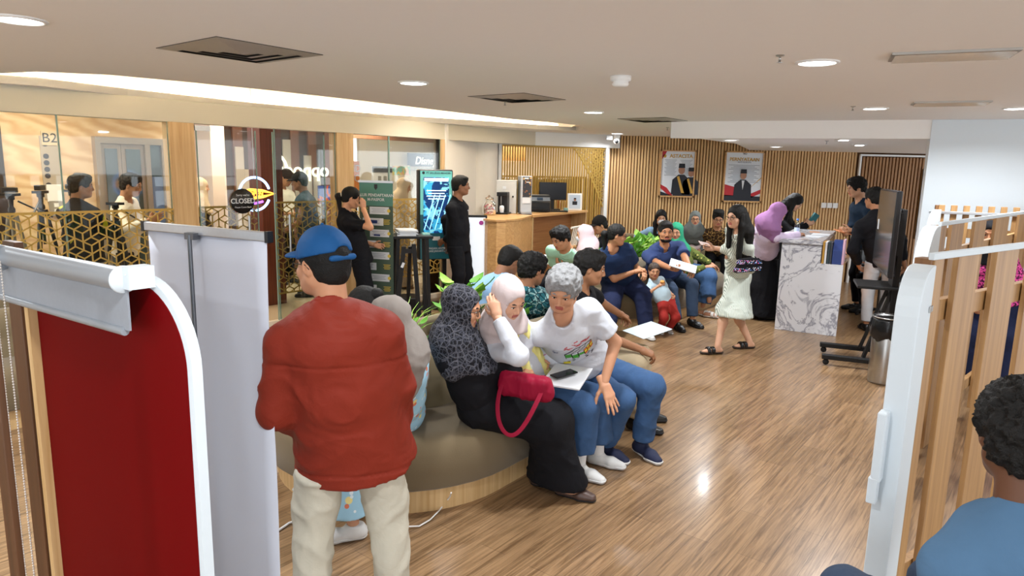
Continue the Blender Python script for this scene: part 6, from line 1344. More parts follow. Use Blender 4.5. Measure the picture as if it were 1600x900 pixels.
# green registration banner
ga = W(563, 279, 1.68); gb = W(613, 283, 1.68); d0 = Vector((WY(563, 279, 8.0).x, 8.0, 0)); d1b = Vector((WY(612, 283, 7.9).x, 7.9, 0)); c_ = (d0+d1b)/2
e = empty('registration_banner', tuple(c_), math.atan2((d1b-d0).y, (d1b-d0).x), 'green roll-up banner about online passport registration steps', 'banner'); wv_ = .42; M_GB = mat('banner_green', '#4f8378', .5); M_GBD = mat('banner_dark_green', '#47594a', .55); M_GY = mat('banner_yellow', '#d8bb4a', .5)
MB().box((0, 0, .86), (wv_, .006, 1.6)).build('printed_sheet', M_GBD, e); MB().box((0, -.004, 1.53), (wv_, .004, .27)).build('green_header', M_GB, e); MB().box((0, 0, 1.67), (wv_+.02, .02, .025)).build('top_rail', M_BANBASE, e); MB().box((0, 0, .035), (wv_+.04, .16, .07)).build('base_housing', M_BANBASE, e, bevel=.01)
text('title', 'ALUR PENDAFTARAN\nM-PASPOR', .046, M_PAPER, e, Matrix.Translation((0, -.008, 1.49)), bold=.02, line=1.1); bm = MB(); bm.prism([(-.02, 1.6), (0, 1.575), (.02, 1.6), (.02, 1.64), (-.02, 1.64)], 0, .002, M=XZ(-.007)); bm.build('emblem', M_SUIT, e)
zz = 1.34
for i in range(9):
    lft = i % 2 == 0; ww = .24 if lft else .17; x = .04 if lft else -.09
    if i == 1: x, ww = -.04, .26
    MB().box((x, -.006, zz), (ww, .004, .085)).build('step_card', M_PAPER, e)
    if lft: MB().lathe([(.02, 0), (.001, 0)], (x+ww/2+.0, -.01, zz), 12, R=Matrix.Rotation(math.pi/2, 3, 'X')).build('number_dot', M_GY, e)
    bm = MB(); xo = -.15 if lft else .13
    if not (lft and i > 0): [bm.box((xo, -.006, zz+.025-.016*j), (.09-.02*(j % 2), .003, .006)) for j in range(4)]; bm.build('yellow_text_lines', M_GY, e)
    bm = MB(); [bm.box((x-.01, -.009, zz+.02-.018*j), (ww*.7-.03*(j % 2), .002, .005)) for j in range(3)]; bm.build('text_lines', M_TXT, e)
    if i in (1, 2): MB().box((x-.03, -.011, zz-(.0 if i == 1 else .022)), (.17 if i == 1 else .08, .002, .035 if i == 1 else .02)).build('blue_button', M_BLUEF, e)
    zz -= .131
# framed white sign behind the guard
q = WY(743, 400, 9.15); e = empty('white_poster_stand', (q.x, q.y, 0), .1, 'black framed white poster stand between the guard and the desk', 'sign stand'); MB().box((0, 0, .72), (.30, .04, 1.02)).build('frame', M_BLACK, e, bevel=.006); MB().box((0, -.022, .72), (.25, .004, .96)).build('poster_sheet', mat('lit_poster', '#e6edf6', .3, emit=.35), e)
MB().lathe([(.03, 0), (.001, 0)], (.07, -.026, 1.13), 16, R=Matrix.Rotation(math.pi/2, 3, 'X')).build('magenta_logo', mat('magenta', '#b03a9a', .5), e); MB().box((0, 0, .1), (.06, .04, .2)).build('leg', M_BLACK, e); MB().box((0, 0, .012), (.34, .26, .024)).build('base_plate', M_BLACK, e)
# ------------------------------------------------ camera tripods outside the glass
def tripod(px, py, off, label, hgt=1.42, cam_=True, legm=None):
    p = WPL(px, py, G0-GN*off, GA); hgt = p.z; e = empty('camera_tripod', (p.x, p.y, 0), random.uniform(0, 2), label, 'tripod', 'camera tripods outside the glass'); m = legm or M_BLACKM
    for k in range(3): t = k*2.094+.5; MB().tube([(.03*math.cos(t), .03*math.sin(t), hgt-.16), (.13*math.cos(t), .13*math.sin(t), hgt*.5), (.24*math.cos(t), .24*math.sin(t), 0)], [.02, .016, .010], 8).build('leg', m, e)
    MB().tube([(0, 0, hgt-.5), (0, 0, hgt-.1)], .014, 8).build('centre_column', m, e); MB().lathe([(.02, -.16), (.03, -.15), (.03, -.12), (.018, -.1), (.022, -.04), (.033, -.035), (.033, 0), (.001, 0)], (0, 0, hgt), 16).build('fluid_head', M_BLACK, e); MB().box((0, 0, hgt+.012), (.09, .14, .025)).build('camera_plate', M_BLACK, e); MB().tube([(.02, -.05, hgt-.05), (.06, -.32, hgt-.2)], .009, 8).build('pan_handle', M_BLACK, e)
    if cam_: MB().box((0, 0, hgt+.055), (.055, .12, .05)).build('battery_block', M_BLACK, e, bevel=.006)
    return e
tripod(16, 306, .7, 'leftmost tripod with pale legs outside the glass', legm=mat('pale_tripod_leg', '#8e8370', .5)); tripod(63, 302, .8, 'black tripod with a hanging pan handle between the leftmost one and the glass seam'); tripod(112, 300, 1.1, 'tripod behind the man in the black and yellow jacket'); tripod(180, 320, .5, 'low black tripod in front of the man in the white shirt', cam_=False)

# ================================================================= people
def T3(x, y, z): return Vector((x, y, z))
K_BLACK = cloth('black_cloth', '#121216'); K_NAVY = cloth('navy_cloth', '#1d2440'); K_NAVYT = cloth('navy_tshirt', '#1b2c4c'); K_WHITE = cloth('white_cloth', '#c8ccd4', var=.03); K_JEANS = mat('blue_denim', '#33527a', .85, bump=.4, scale=60, var=.22, cloth=True); K_JEANSD = mat('dark_denim', '#27384f', .85, bump=.4, scale=60, var=.2, cloth=True)
K_RED = cloth('rust_red_jacket', '#7f2b1d', .6, .4); K_CREAM = cloth('cream_cotton', '#b9b4a4'); K_MINT = cloth('mint_polo', '#9cc9ae'); K_SKY = cloth('sky_blue_shirt', '#8fb4d8'); K_PINK = cloth('dusty_pink_hijab', '#d8bfc4'); K_WHIJ = cloth('pale_pink_white_hijab', '#cbbdbc'); K_YEL = cloth('pale_yellow_vest', '#e6dd8c')
K_GREYH = cloth('grey_hijab_cloth', '#867f79'); K_KHAKI = cloth('khaki_cotton', '#a8987c'); K_BEIGEH = cloth('beige_hijab', '#cdb89c'); K_GREEN = cloth('emerald_hijab', '#2e8a68'); K_SLATEH = cloth('slate_hijab', '#6e7472'); K_LILAC = cloth('lilac_blouse', '#d4c4dc'); K_PURP = cloth('lilac_hijab', '#8f6590'); K_BLUED = cloth('deep_blue_shirt', '#33426c'); K_LTBLUE = cloth('faded_blue_shirt', '#46637f')
K_CAPB = cloth('blue_cap_cloth', '#174a7c', .7, .1); K_CAPK = cloth('black_cap_cloth', '#161412', .8, .1); K_VEST = cloth('slate_vest', '#3f4f5c')
P_PAIS = mat_print('black_paisley', '#15151a', ['#57575e', '#3e404a'], 28, 'edge', .5); P_TEAL = mat_print('teal_batik', '#2f6d78', ['#9fc4c4', '#16333f'], 16, 'edge', .5); P_FLOR = mat_print('blue_floral', '#9cc6dc', ['#e8d890', '#d0785a', '#dfeaf0'], 11, 'voronoi', .34); P_BAT = mat_print('brown_batik', '#4a3420', ['#b08c50', '#1c1410'], 18, 'edge', .5); P_OLIVE = mat_print('olive_print', '#5e6830', ['#b6b060', '#23281a'], 20, 'voronoi', .5)
P_MAG = mat_print('magenta_print', '#3a0f2c', ['#e055a0', '#c23f88'], 42, 'voronoi', .8); P_YB = mat_print('black_yellow_jacket', '#1b1c22', ['#c9c42e'], 3.2, 'noise', .62); P_STR = mat_stripe('striped_dress_cloth', '#8e9a8e', '#d3d8cf', 26, 0, .42)
M_SOCK = mat('white_sock', '#e4e4e4', .9, bump=.2, scale=200); NAVYSHOE = (mat('navy_knit_shoe', '#1c2340', .7), M_WHITE); WSHOE = (M_WHITE, mat('pale_sole', '#d0d0d0', .6), M_SOCK); BSHOE = (M_BLACKLEATHER, M_DARKRUB); BROWNFLAT = (mat('brown_leather_flat', '#4d3a33', .4), M_DARKRUB); SAND = (M_BLACKLEATHER, mat('dark_cork', '#3a2c22', .8)); WSAND = (mat('white_sandal', '#e2ddd8', .5), mat('pale_sole2', '#cfc8c0', .6))

P = {}
# --- front trio
P['pattern'] = person('woman in a black patterned hijab, glasses and black robe, seated nearest', T3(-.14, 3.72, .53), 108, 1.56, 'f', head=W(723, 481, 1.11), hyaw=100, hpitch=12, skc='#b98768',
    rh=W(848, 583, .66), lh=W(862, 566, .68), rk='hold', lk='phone', rback=(0, .2, 1), lback=(-.4, -.3, 1), rf=W(884, 757, .07), lf=W(845, 742, .07), footdir=(.1, 1, 0),
    top=dict(mat=K_BLACK, sleeve='long', puff=.018, hem=.0, name='robe_top'), bottom=dict(kind='skirt', mat=K_BLACK, fit=1.1, hem=.07, name='robe_skirt', amp=.010), shoes='flat', shoe_mats=BROWNFLAT, hair=None,
    extras=[('hijab', P_PAIS, dict(drop=.26, back=.27, w=1.02, puff=.002, amp=.011)), ('glasses',)], hi=True, res=.009)
P['white'] = person('young woman in a white hijab and pale yellow vest, hand raised to her neck', T3(.12, 4.08, .53), 122, 1.58, 'f', head=W(795, 466, 1.15), hyaw=140, hpitch=28, hroll=6, skc='#cf9f82',
    rh=W(778, 497, 1.06), rel=Vector((.9, -.9, -.8)), rk='relax', rdir=(-.2, -.5, .9), rback=(1, .3, .2), lh=W(872, 572, .66), lk='relax', lf=W(934, 707, .08), rf=W(905, 724, .08),
    top=dict(mat=K_WHITE, sleeve='long', puff=.008, hem=.02), bottom=dict(mat=K_JEANS, fit=1.4, len=.72, flare=1.35, amp=.010), shoes='sneaker', shoe_mats=WSHOE, hair=None, extras=[('hijab', K_WHIJ, dict(drop=.07, back=.18, w=.86)), ('vest', K_YEL)], hi=True, res=.009)
P['grey'] = person('grey haired man in a white t-shirt with a colourful cube print', T3(.50, 4.42, .54), 148, 1.70, 'm', head=W(880, 452, 1.20), hyaw=196, hpitch=26, hroll=-6, skc='#bd8b6c',
    lh=W(944, 597, .62), lel=Vector((.5, .3, -.2)), lk='flat', ldir=(-.05, .6, -.75), lback=(.2, .7, .8), rh=WY(800, 500, 4.3), rel=Vector((-.6, .4, .1)), lf=W(1003, 690, .09), rf=W(946, 692, .09), rdirf=(-.15, 1, 0), ldirf=(.1, 1, 0), 
    top=dict(mat=K_WHITE, sleeve='short', puff=.016, belly=.02, hem=.1, slen=.72), bottom=dict(mat=K_JEANS, fit=1.18, amp=.009), shoes='sneaker', shoe_mats=NAVYSHOE, hair='full', hair_mat=M_GREYHAIR, hi=True, res=.009, shw=.93)
P['red'] = person('man seen from behind in a rust red jacket, blue cap and cream trousers', WY(547, 730, 2.56), 348, 1.66, 'm', head=WY(505, 412, 2.44), hyaw=304, hpitch=4, seated=False, skc='#b58263', shw=1.0,
    rh=(.21, .14, .80), lh=(-.21, .14, .80), rel=(.5, -1, 0), lel=(-.5, -1, 0), rf=(.17, .02, .085), lf=(-.17, .0, .085), build=1.04,
    top=dict(mat=K_RED, sleeve='long', puff=.026, hem=.25, flare=.035, lap=.04, collar=True, ch=.05, amp=.012, grooves=(1.14, .665), name='jacket', wsc=(5, 5, 8)), bottom=dict(mat=K_CREAM, fit=1.25, amp=.012), shoes='sneaker', shoe_mats=(M_WHITE, M_WHITE), hair='capped',
    extras=[('cap', K_CAPB, None, 'strap'), ('glasses',)], hi=True, res=.010)
J = P['red']; hemc = J['P0']-J['SU']*.15
P['greyhij'] = person('woman in a long grey hijab and blue floral dress seated behind the man in red', T3(-.62, 3.62, .52), 262, 1.55, 'f', head=W(607, 503, 1.10), hyaw=275, hpitch=25, skc='#b98768', lh=(-.1, .28, .62), rh=(.1, .28, .62), lf=W(552, 818, .085), rf=(.1, .42, .085),
    top=dict(mat=P_FLOR, sleeve='long', puff=.02, hem=0, name='dress_top'), bottom=dict(kind='skirt', mat=P_FLOR, fit=1.1, hem=.14, name='dress_skirt'), shoes='sneaker', shoe_mats=(M_WHITE, M_WHITE), hair=None, extras=[('hijab', K_GREYH, dict(drop=.3, back=.38, w=1.0, amp=.014))])
P['darkh'] = person('dark haired person in black seated on the far left side of the near sofa', UV(3.2, -3.6, .53), 290, 1.6, 'f', head=W(570, 480, 1.04), hyaw=290, hpitch=35, skc='#a87a5a', top=dict(mat=K_BLACK, sleeve='long'), bottom=dict(mat=K_BLACK), shoes='sneaker', shoe_mats=BSHOE, hair='bun', res=.014)
P['polo'] = person('young man in a black polo and khaki trousers reading a sheet, seen in profile', UV(4.28, -2.55, .54), 108, 1.70, 'm', head=W(922, 418, 1.18), hyaw=96, hpitch=12, skc='#95684a', lh=W(982, 500, .66), rh=W(1005, 548, .60), rk='hold', lk='hold', rback=(.3, .2, 1), lback=(-.2, 0, 1),
    top=dict(mat=K_BLACK, sleeve='short', collar=True, puff=.01), bottom=dict(mat=K_KHAKI, fit=1.2), shoes='sneaker', shoe_mats=BSHOE, hair='short')
P['batik'] = person('man in a teal batik shirt seated with his back to the camera', UV(4.68, -3.02, .54), 30, 1.68, 'm', head=W(832, 421, 1.10), hyaw=50, hpitch=15, skc='#94664a', top=dict(mat=P_TEAL, sleeve='short', puff=.014, collar=True), bottom=dict(mat=K_BLACK), shoes='sneaker', shoe_mats=BSHOE, hair='curly')
P['sky'] = person('man in a light blue shirt bending forward with his back to the camera', UV(4.55, -3.62, .54), 345, 1.70, 'm', head=W(797, 407, 1.08), hyaw=52, hpitch=28, skc='#8e6247', build=1.1, top=dict(mat=K_SKY, sleeve='short', puff=.02, collar=True), bottom=dict(mat=K_BLACK), shoes='sneaker', shoe_mats=BSHOE, hair='fade')
# --- middle sofa
P['mint'] = person('man in a mint polo shirt reading papers on his lap in front of the desk', T3(.64, 8.22, .54), 218, 1.70, 'm', head=W(876, 372, 1.14), hyaw=232, hpitch=28, skc='#b88663', rh=W(848, 410, .80), lh=W(880, 418, .80), rk='hold', lk='hold', rback=(0, 0, -1), lback=(0, 0, -1), top=dict(mat=K_MINT, sleeve='short', collar=True, puff=.012), bottom=dict(mat=K_BLACK), shoes='leather', shoe_mats=BSHOE, hair='short')
P['pinkh'] = person('woman in a pale pink hijab and white face mask seated behind the man in mint', UV(7.7, -4.62, .53), 285, 1.56, 'f', head=W(913, 366, 1.06), hyaw=280, hpitch=12, skc='#c49475', top=dict(mat=K_PINK, sleeve='long'), bottom=dict(kind='skirt', mat=K_BLACK), shoes='flat', shoe_mats=BROWNFLAT, hair=None, extras=[('hijab', K_PINK, dict(drop=.3, back=.32, w=1.12)), ('mask', K_WHITE)], res=.012)
P['capman'] = person('man in a black cap behind the woman in the pale pink hijab', UV(8.15, -4.62, .54), 300, 1.66, 'm', head=W(937, 352, 1.12), hyaw=255, hpitch=18, skc='#a57655', top=dict(mat=K_BLACK, sleeve='short'), bottom=dict(mat=K_JEANSD), shoes='sneaker', shoe_mats=BSHOE, hair='capped', extras=[('cap', K_CAPK)], res=.012)
P['navy'] = person('large woman with glasses in a navy t-shirt and navy trousers, black hair tied back', T3(1.28, 8.02, .56), 160, 1.64, 'f', head=W(964, 367, 1.15), hyaw=98, hpitch=10, skc='#b48160', build=1.30, rh=W(990, 425, .74), lh=W(1003, 425, .74), rf=W(948, 524, .09), lf=W(1010, 515, .09), rdirf=(-.1, 1, 0), ldirf=(.1, 1, 0), rk='hold', lk='hold', kpole=(0, .6, 1),
    top=dict(mat=K_NAVYT, sleeve='short', puff=.015, belly=.06, hem=.08), bottom=dict(mat=K_NAVY, fit=1.5, len=.9), shoes='sneaker', shoe_mats=(M_WHITE, M_WHITE), hair='pony', extras=[('glasses',)])
P['beard'] = person('bearded man in a deep blue shirt and dark jeans holding white papers', T3(1.94, 8.62, .55), 162, 1.72, 'm', head=W(1040, 362, 1.16), hyaw=180, hpitch=4, skc='#a87554', build=1.18, rh=W(1058, 424, .76), lh=W(1090, 445, .66), rk='hold', lk='relax', rback=(0, 0, -1), rf=W(1058, 503, .09), lf=W(1082, 498, .09),
    top=dict(mat=K_BLUED, sleeve='short', collar='open', puff=.018, belly=.04), bottom=dict(mat=K_JEANSD, fit=1.1), shoes='leather', shoe_mats=BSHOE, hair='fade', extras=['beard'])
P['toddler'] = person('toddler in a pale blue t-shirt and red trousers holding a bun', W(1037, 520, 0)+T3(0, 0, .38), 165, .86, 'm', head=W(1022, 423, .73), hyaw=178, hpitch=6, seated=False, child=True, skc='#bf8d6c', rh=W(1029, 447, .58), lh=W(1050, 460, .46), rk='grip', lk='hold', rel=Vector((-.6, -.3, -.5)), wide=1.05, rf=(.055, 0, .045), lf=(-.055, 0, .045),
    top=dict(mat=cloth('pale_blue_tee', '#b7cdd8'), sleeve='short', puff=.01, hem=.14), bottom=dict(mat=cloth('brick_red_trousers', '#9c2f2a'), fit=1.35), shoes='sneaker', shoe_mats=(mat('grey_toddler_shoe', '#9a948c', .6), M_WHITE), hair='toddler', hair_mat=M_BROWNHAIR, build=1.15, res=.007)
P['green'] = person('woman in an emerald hijab and olive patterned top with flared jeans, legs crossed', UV(8.75, -3.62, .54), 122, 1.58, 'f', head=W(1057, 362, 1.08), hyaw=205, hpitch=10, skc='#b98768', rf=W(1098, 478, .13), lf=W(1108, 470, .22), top=dict(mat=P_OLIVE, sleeve='long', puff=.015), bottom=dict(mat=K_JEANS, fit=1.4, len=.88, flare=1.3), shoes='sandal', shoe_mats=WSAND, hair=None, extras=[('hijab', K_GREEN, dict(drop=.14))], res=.012)
# --- bench by the slatted wall
P['mask'] = person('woman with long black hair, face mask and pale blue shirt on the wall bench', T3(2.28, 11.2, .54), 185, 1.58, 'f', head=W(1033, 340, 1.16), hyaw=185, hpitch=12, skc='#c49475', top=dict(mat=K_SKY, sleeve='long'), bottom=dict(mat=K_BLACK), shoes='sneaker', shoe_mats=BSHOE, hair='long', extras=[('mask', K_WHITE)], res=.014)
P['slate'] = person('woman in a slate grey hijab and glasses with a pink scarf on her lap', T3(2.88, 11.2, .54), 190, 1.58, 'f', head=W(1086, 342, 1.14), hyaw=190, hpitch=4, skc='#c49475', top=dict(mat=K_SLATEH, sleeve='long'), bottom=dict(kind='skirt', mat=K_BLACK), shoes='flat', shoe_mats=BROWNFLAT, hair=None, extras=[('hijab', K_SLATEH, dict(drop=.26, w=1.1)), ('glasses',)], res=.013)
P['peci'] = person('man in a black velvet cap, glasses and brown batik shirt on the wall bench', T3(3.36, 11.15, .55), 195, 1.68, 'm', head=W(1122, 342, 1.16), hyaw=190, hpitch=12, skc='#b07f5f', lh=(-.06, .26, .86), rh=(.06, .24, .84), lk='hold', rk='hold', top=dict(mat=P_BAT, sleeve='long', collar=True, puff=.02), bottom=dict(mat=K_BLACK, fit=1.15), shoes='leather', shoe_mats=BSHOE, hair='fade', extras=[('peci', K_CAPK), ('glasses',)], res=.013)
# --- standing people
P['walk'] = person('woman with long black hair and glasses walking in a striped grey-green shirt dress', W(1144, 536, 0)+T3(0, .0, .83), 262, 1.57, 'f', head=W(1151, 339, 1.43), hyaw=242, hpitch=6, seated=False, skc='#c99c80', lh=W(1152, 398, 1.02), rh=W(1117, 388, 1.08), lel=Vector((.3, -.8, -.4)), rel=Vector((.5, .2, -.8)), lk='hold', rk='phone', lf=W(1121, 541, .08), rf=W(1171, 533, .08), footdir=(0, 1, 0), lback=(0, .2, 1), ldir=(0, 1, .1),
    top=dict(mat=P_STR, sleeve='long', puff=.008, hem=.05, slen=.75, name='dress_top', collar='open'), bottom=dict(kind='skirt', mat=P_STR, fit=1.0, hem=.38, name='dress_skirt', amp=.014, wsc=(14, 14, 3)), shoes='sandal', shoe_mats=SAND, hair='long', extras=[('glasses',)], res=.010, stride=True)
P['lilac'] = person('woman in a lilac hijab and pale lilac blouse writing at the marble counter', T3(3.24, 8.72, .83), 88, 1.56, 'f', head=W(1215, 333, 1.40), hyaw=85, hpitch=35, seated=False, skc='#b98768', rh=W(1254, 366, 1.13), lh=W(1240, 357, 1.14), rk='write', lk='relax', lback=(0, 0, 1), rback=(0, -.2, 1), top=dict(mat=K_LILAC, sleeve='long', puff=.024, hem=.13), bottom=dict(kind='skirt', mat=K_BLACK, fit=1.1, hem=.05, amp=.012, wsc=(16, 16, 2)), shoes='flat', shoe_mats=BSHOE, hair=None, extras=[('hijab', K_PURP, dict(drop=.2, back=.3))])
P['passport'] = person('woman with long black hair in a black cardigan holding a passport over the counter', T3(3.86, 10.15, .88), 122, 1.64, 'f', head=WY(1242, 316, 9.9), hyaw=110, hpitch=38, seated=False, skc='#c99c80', rh=WY(1262, 351, 9.7), lh=WY(1258, 350, 9.9), rk='hold', lk='hold', top=dict(mat=K_BLACK, sleeve='long', puff=.016), bottom=dict(kind='skirt', mat=K_BLACK, hem=.1), shoes='flat', shoe_mats=BSHOE, hair='long', res=.012)
P['staff'] = person('man with swept black hair in a dark blue jacket behind the counter holding papers', T3(4.86, 9.35, .93), 272, 1.80, 'm', head=WY(1338, 293, 9.3), hyaw=272, hpitch=14, seated=False, skc='#c09070', rh=WY(1322, 362, 9.2), lh=WY(1330, 360, 9.1), rk='hold', lk='hold', top=dict(mat=cloth('dark_blue_jacket', '#1c2c3e'), sleeve='long', puff=.02), bottom=dict(mat=K_BLACK), shoes='leather', shoe_mats=BSHOE, hair='curly', res=.012)
P['tvman'] = person('man in a black jacket with his back to the camera behind the television', WY(1378, 420, 8.1)*1, 15, 1.72, 'm', head=WY(1366, 310, 8.1), hyaw=345, hpitch=8, seated=False, skc='#a87554', top=dict(mat=K_BLACK, sleeve='long', puff=.02, hem=.08), bottom=dict(mat=cloth('grey_white_trousers', '#b8b8ba')), shoes='leather', shoe_mats=BSHOE, hair='short', res=.012)
P['phonew'] = person('woman with a ponytail in a black short-sleeved uniform talking on the phone', WY(561, 400, 7.75), 78, 1.63, 'f', head=WY(549, 309, 7.7), hyaw=78, hpitch=14, seated=False, skc='#c08e6e', rh=WY(568, 326, 7.58), rel=Vector((.4, -.5, -1)), rk='phone', rdir=(-.1, -.1, 1), rback=(1, .2, 0), lh=(-.12, .16, .95), top=dict(mat=K_BLACK, sleeve='short', collar=True, puff=.016, hem=.14), bottom=dict(mat=K_BLACK, fit=1.3), shoes='leather', shoe_mats=BSHOE, hair='pony', extras=['scrunchie'])
P['guard'] = person('man in a black uniform standing with his hands behind his back beside the kiosk', WY(716, 385, 8.75), 112, 1.74, 'm', head=WY(720, 290, 8.75), hyaw=88, hpitch=2, seated=False, skc='#8e6247', rh=(.05, -.17, .93), lh=(-.03, -.17, .93), rel=Vector((.9, -.5, 0)), lel=Vector((-.9, -.5, 0)), top=dict(mat=K_BLACK, sleeve='long', collar=True, puff=.012, hem=.14), bottom=dict(mat=K_BLACK, fit=1.2), shoes='leather', shoe_mats=BSHOE, hair='fade')
nearp = WY(1600, 682, 1.5)
P['near'] = person('man with curly black hair in a faded blue shirt at the lower right corner', T3(nearp.x+.02, 1.46, .72), 352, 1.70, 'm', head=nearp, hyaw=20, hpitch=10, skc='#5a3a28', hair='curly', top=dict(mat=K_LTBLUE, sleeve='long', collar=True, puff=.02), bottom=dict(mat=K_JEANSD), shoes='sneaker', shoe_mats=BSHOE, seated=True, rf=(.12, .35, .085), lf=(-.12, .35, .085), shin_len=1.35, hi=True, res=.009, lh=(.3, .3, .72), rh=(.4, .3, .72), lel=(-.2, -.6, -.8))
P['magenta'] = person('person in a black head covering and magenta patterned top behind the slatted partitions', WY(1547, 545, 6.1)*1, 205, 1.54, 'f', head=WY(1546, 366, 6.1), hyaw=215, seated=False, skc='#a87554', top=dict(mat=P_MAG, sleeve='long', puff=.03, hem=.12), bottom=dict(kind='skirt', mat=K_NAVY, hem=.06), shoes='flat', shoe_mats=BSHOE, hair=None, extras=[('hijab', K_BLACK, dict(drop=.12, back=.15))], res=.013)
# --- people outside the glass
P['yellow'] = person('man in a black and yellow jacket standing behind the gold screen, seen from behind', T3(-4.42, 7.0, .9), 10, 1.68, 'm', head=WY(127, 291, 7.0), hyaw=60, hpitch=5, seated=False, skc='#a87554', lh=(-.1, .4, 1.05), rh=(.12, .38, 1.05), top=dict(mat=P_YB, sleeve='long', puff=.025), bottom=dict(mat=cloth('pale_grey_cloth', '#b9b4aa')), shoes='sneaker', shoe_mats=BSHOE, hair='short', res=.013)
P['white_out'] = person('man in a white shirt with a shoulder strap leaning towards a low tripod', T3(-4.42, 7.75, .9), 80, 1.70, 'm', head=WY(205, 289, 7.6), hyaw=82, hpitch=14, seated=False, skc='#b07f5f', rh=WY(232, 345, 7.4), lh=WY(240, 345, 7.7), top=dict(mat=cloth('cream_white_shirt', '#e6dccb'), sleeve='long', puff=.02), bottom=dict(mat=K_BLACK), shoes='sneaker', shoe_mats=BSHOE, hair='short', res=.013)
P['beige'] = person('woman in a cream hijab and dark dress outside the glass beside the wooden pilaster', WY(318, 360, 9.2)*1, 75, 1.56, 'f', head=WY(314, 292, 9.2), hyaw=60, seated=False, skc='#c49475', top=dict(mat=K_BLACK, sleeve='long'), bottom=dict(kind='skirt', mat=K_BLACK, hem=.05), shoes='flat', shoe_mats=BSHOE, hair=None, extras=[('hijab', K_BEIGEH, dict(drop=.2, back=.25))], res=.015)
P['teecap'] = person('man in a white t-shirt and dark cap looking down outside the glass', WY(441, 350, 10.6)*1, 120, 1.70, 'm', head=WY(447, 278, 10.6), hyaw=110, hpitch=28, seated=False, skc='#b07f5f', rh=(.08, .3, 1.1), lh=(-.08, .3, 1.1), top=dict(mat=cloth('white_tee2', '#e9e2d6'), sleeve='short', puff=.02), bottom=dict(mat=K_BLACK), shoes='sneaker', shoe_mats=BSHOE, hair='capped', extras=[('cap', cloth('dark_brown_cap', '#2e211b'))], res=.015)
P['vest'] = person('man in a grey vest, white sleeves and black cap facing left outside the glass', WY(482, 360, 9.6)*1, 262, 1.70, 'm', head=WY(468, 284, 9.6), hyaw=262, hpitch=8, seated=False, skc='#b07f5f', rh=(.1, .28, .95), lh=(-.1, .3, .95), top=dict(mat=K_VEST, sleeve='short', slen=.12, puff=.03, name='vest'), bottom=dict(mat=K_BLACK), shoes='sneaker', shoe_mats=BSHOE, hair='capped', extras=[('cap', K_CAPK)], res=.013)
P['booth'] = person('woman in a beige hijab and pale blouse behind the lattice screen next to the kiosk', WY(628, 380, 10.4)*1, 80, 1.56, 'f', head=WY(632, 291, 10.4), hyaw=85, hpitch=20, seated=False, skc='#b98768', rh=(.1, .35, 1.0), lh=(-.1, .35, 1.0), top=dict(mat=cloth('pale_blouse', '#d8cfc6'), sleeve='long'), bottom=dict(kind='skirt', mat=cloth('taupe_skirt', '#8f8272'), hem=.05), shoes='flat', shoe_mats=BSHOE, hair=None, extras=[('hijab', K_BEIGEH, dict(drop=.16, back=.2))], res=.015)

# a stool under the man at the lower right
o_ = P['near']['O']; e = empty('round_stool', tuple(o_), 0, 'round black stool under the man in the faded blue shirt', 'stool'); MB().lathe([(.001, .56), (.17, .56), (.18, .58), (.17, .62), (.001, .625)], n=28).build('seat', M_BLACK, e)
for t in (0.8, 2.4, 3.9, 5.5): MB().tube([(.1*math.cos(t), .1*math.sin(t), .56), (.18*math.cos(t), .18*math.sin(t), 0)], .014, 8).build('leg', M_STEEL, e)
# ---------------------------------------------------------------- prints on clothes
J = P['grey']; c_ = J['P0']+J['SP']*.70
def sq(x0, z0, x1, z1, x2, z2, x3, z3): return [(x0, z0), (x1, z1), (x2, z2), (x3, z3)]
def face(o, u, v, n=3, g=.08):
    out = []
    for i in range(n):
        for j in range(n):
            a0, a1, b0, b1 = (i+g)/n, (i+1-g)/n, (j+g)/n, (j+1-g)/n; out.append([(o[0]+u[0]*a+v[0]*b, o[1]+u[1]*a+v[1]*b) for a, b in ((a0, b0), (a1, b0), (a1, b1), (a0, b1))])
    return out
k = .9; o1 = (-.10*k, .0); ux = (.13*k, -.025*k); vx = (.075*k, .05*k); dn = (0, -.075*k)
M_PB = mat('print_black', '#1a1a1c', .7); M_PGn = mat('print_green', '#4fae3c', .7); M_POr = mat('print_orange', '#e07a28', .7); M_PYe = mat('print_yellow', '#e6d63c', .7); M_PRd = mat('print_red', '#c8343c', .7); M_PGy = mat('print_grey', '#b9bcc2', .7)
allc = [(o1[0], o1[1]), (o1[0]+dn[0], o1[1]+dn[1]), (o1[0]+ux[0]+dn[0], o1[1]+ux[1]+dn[1]), (o1[0]+ux[0]+vx[0], o1[1]+ux[1]+vx[1]+dn[1]), (o1[0]+ux[0]+vx[0], o1[1]+ux[1]+vx[1]), (o1[0]+vx[0], o1[1]+vx[1])]
decal(J, 'cube_print_outline', [allc], M_PB, c_, off=.002)
decal(J, 'cube_print_top', face(o1, ux, vx), M_PGy, c_, off=.0045, n=1); fl = face(o1, ux, dn); decal(J, 'cube_print_green', fl[:2]+fl[4:6]+fl[7:8], M_PGn, c_, off=.0045, n=1); decal(J, 'cube_print_white', fl[2:4]+fl[6:7]+fl[8:], K_WHITE, c_, off=.0045, n=1)
fr_ = face((o1[0]+ux[0], o1[1]+ux[1]), vx, dn); decal(J, 'cube_print_orange', fr_[::2], M_POr, c_, off=.0045, n=1); decal(J, 'cube_print_yellow', fr_[1::2], M_PYe, c_, off=.0045, n=1)
random.seed(9)
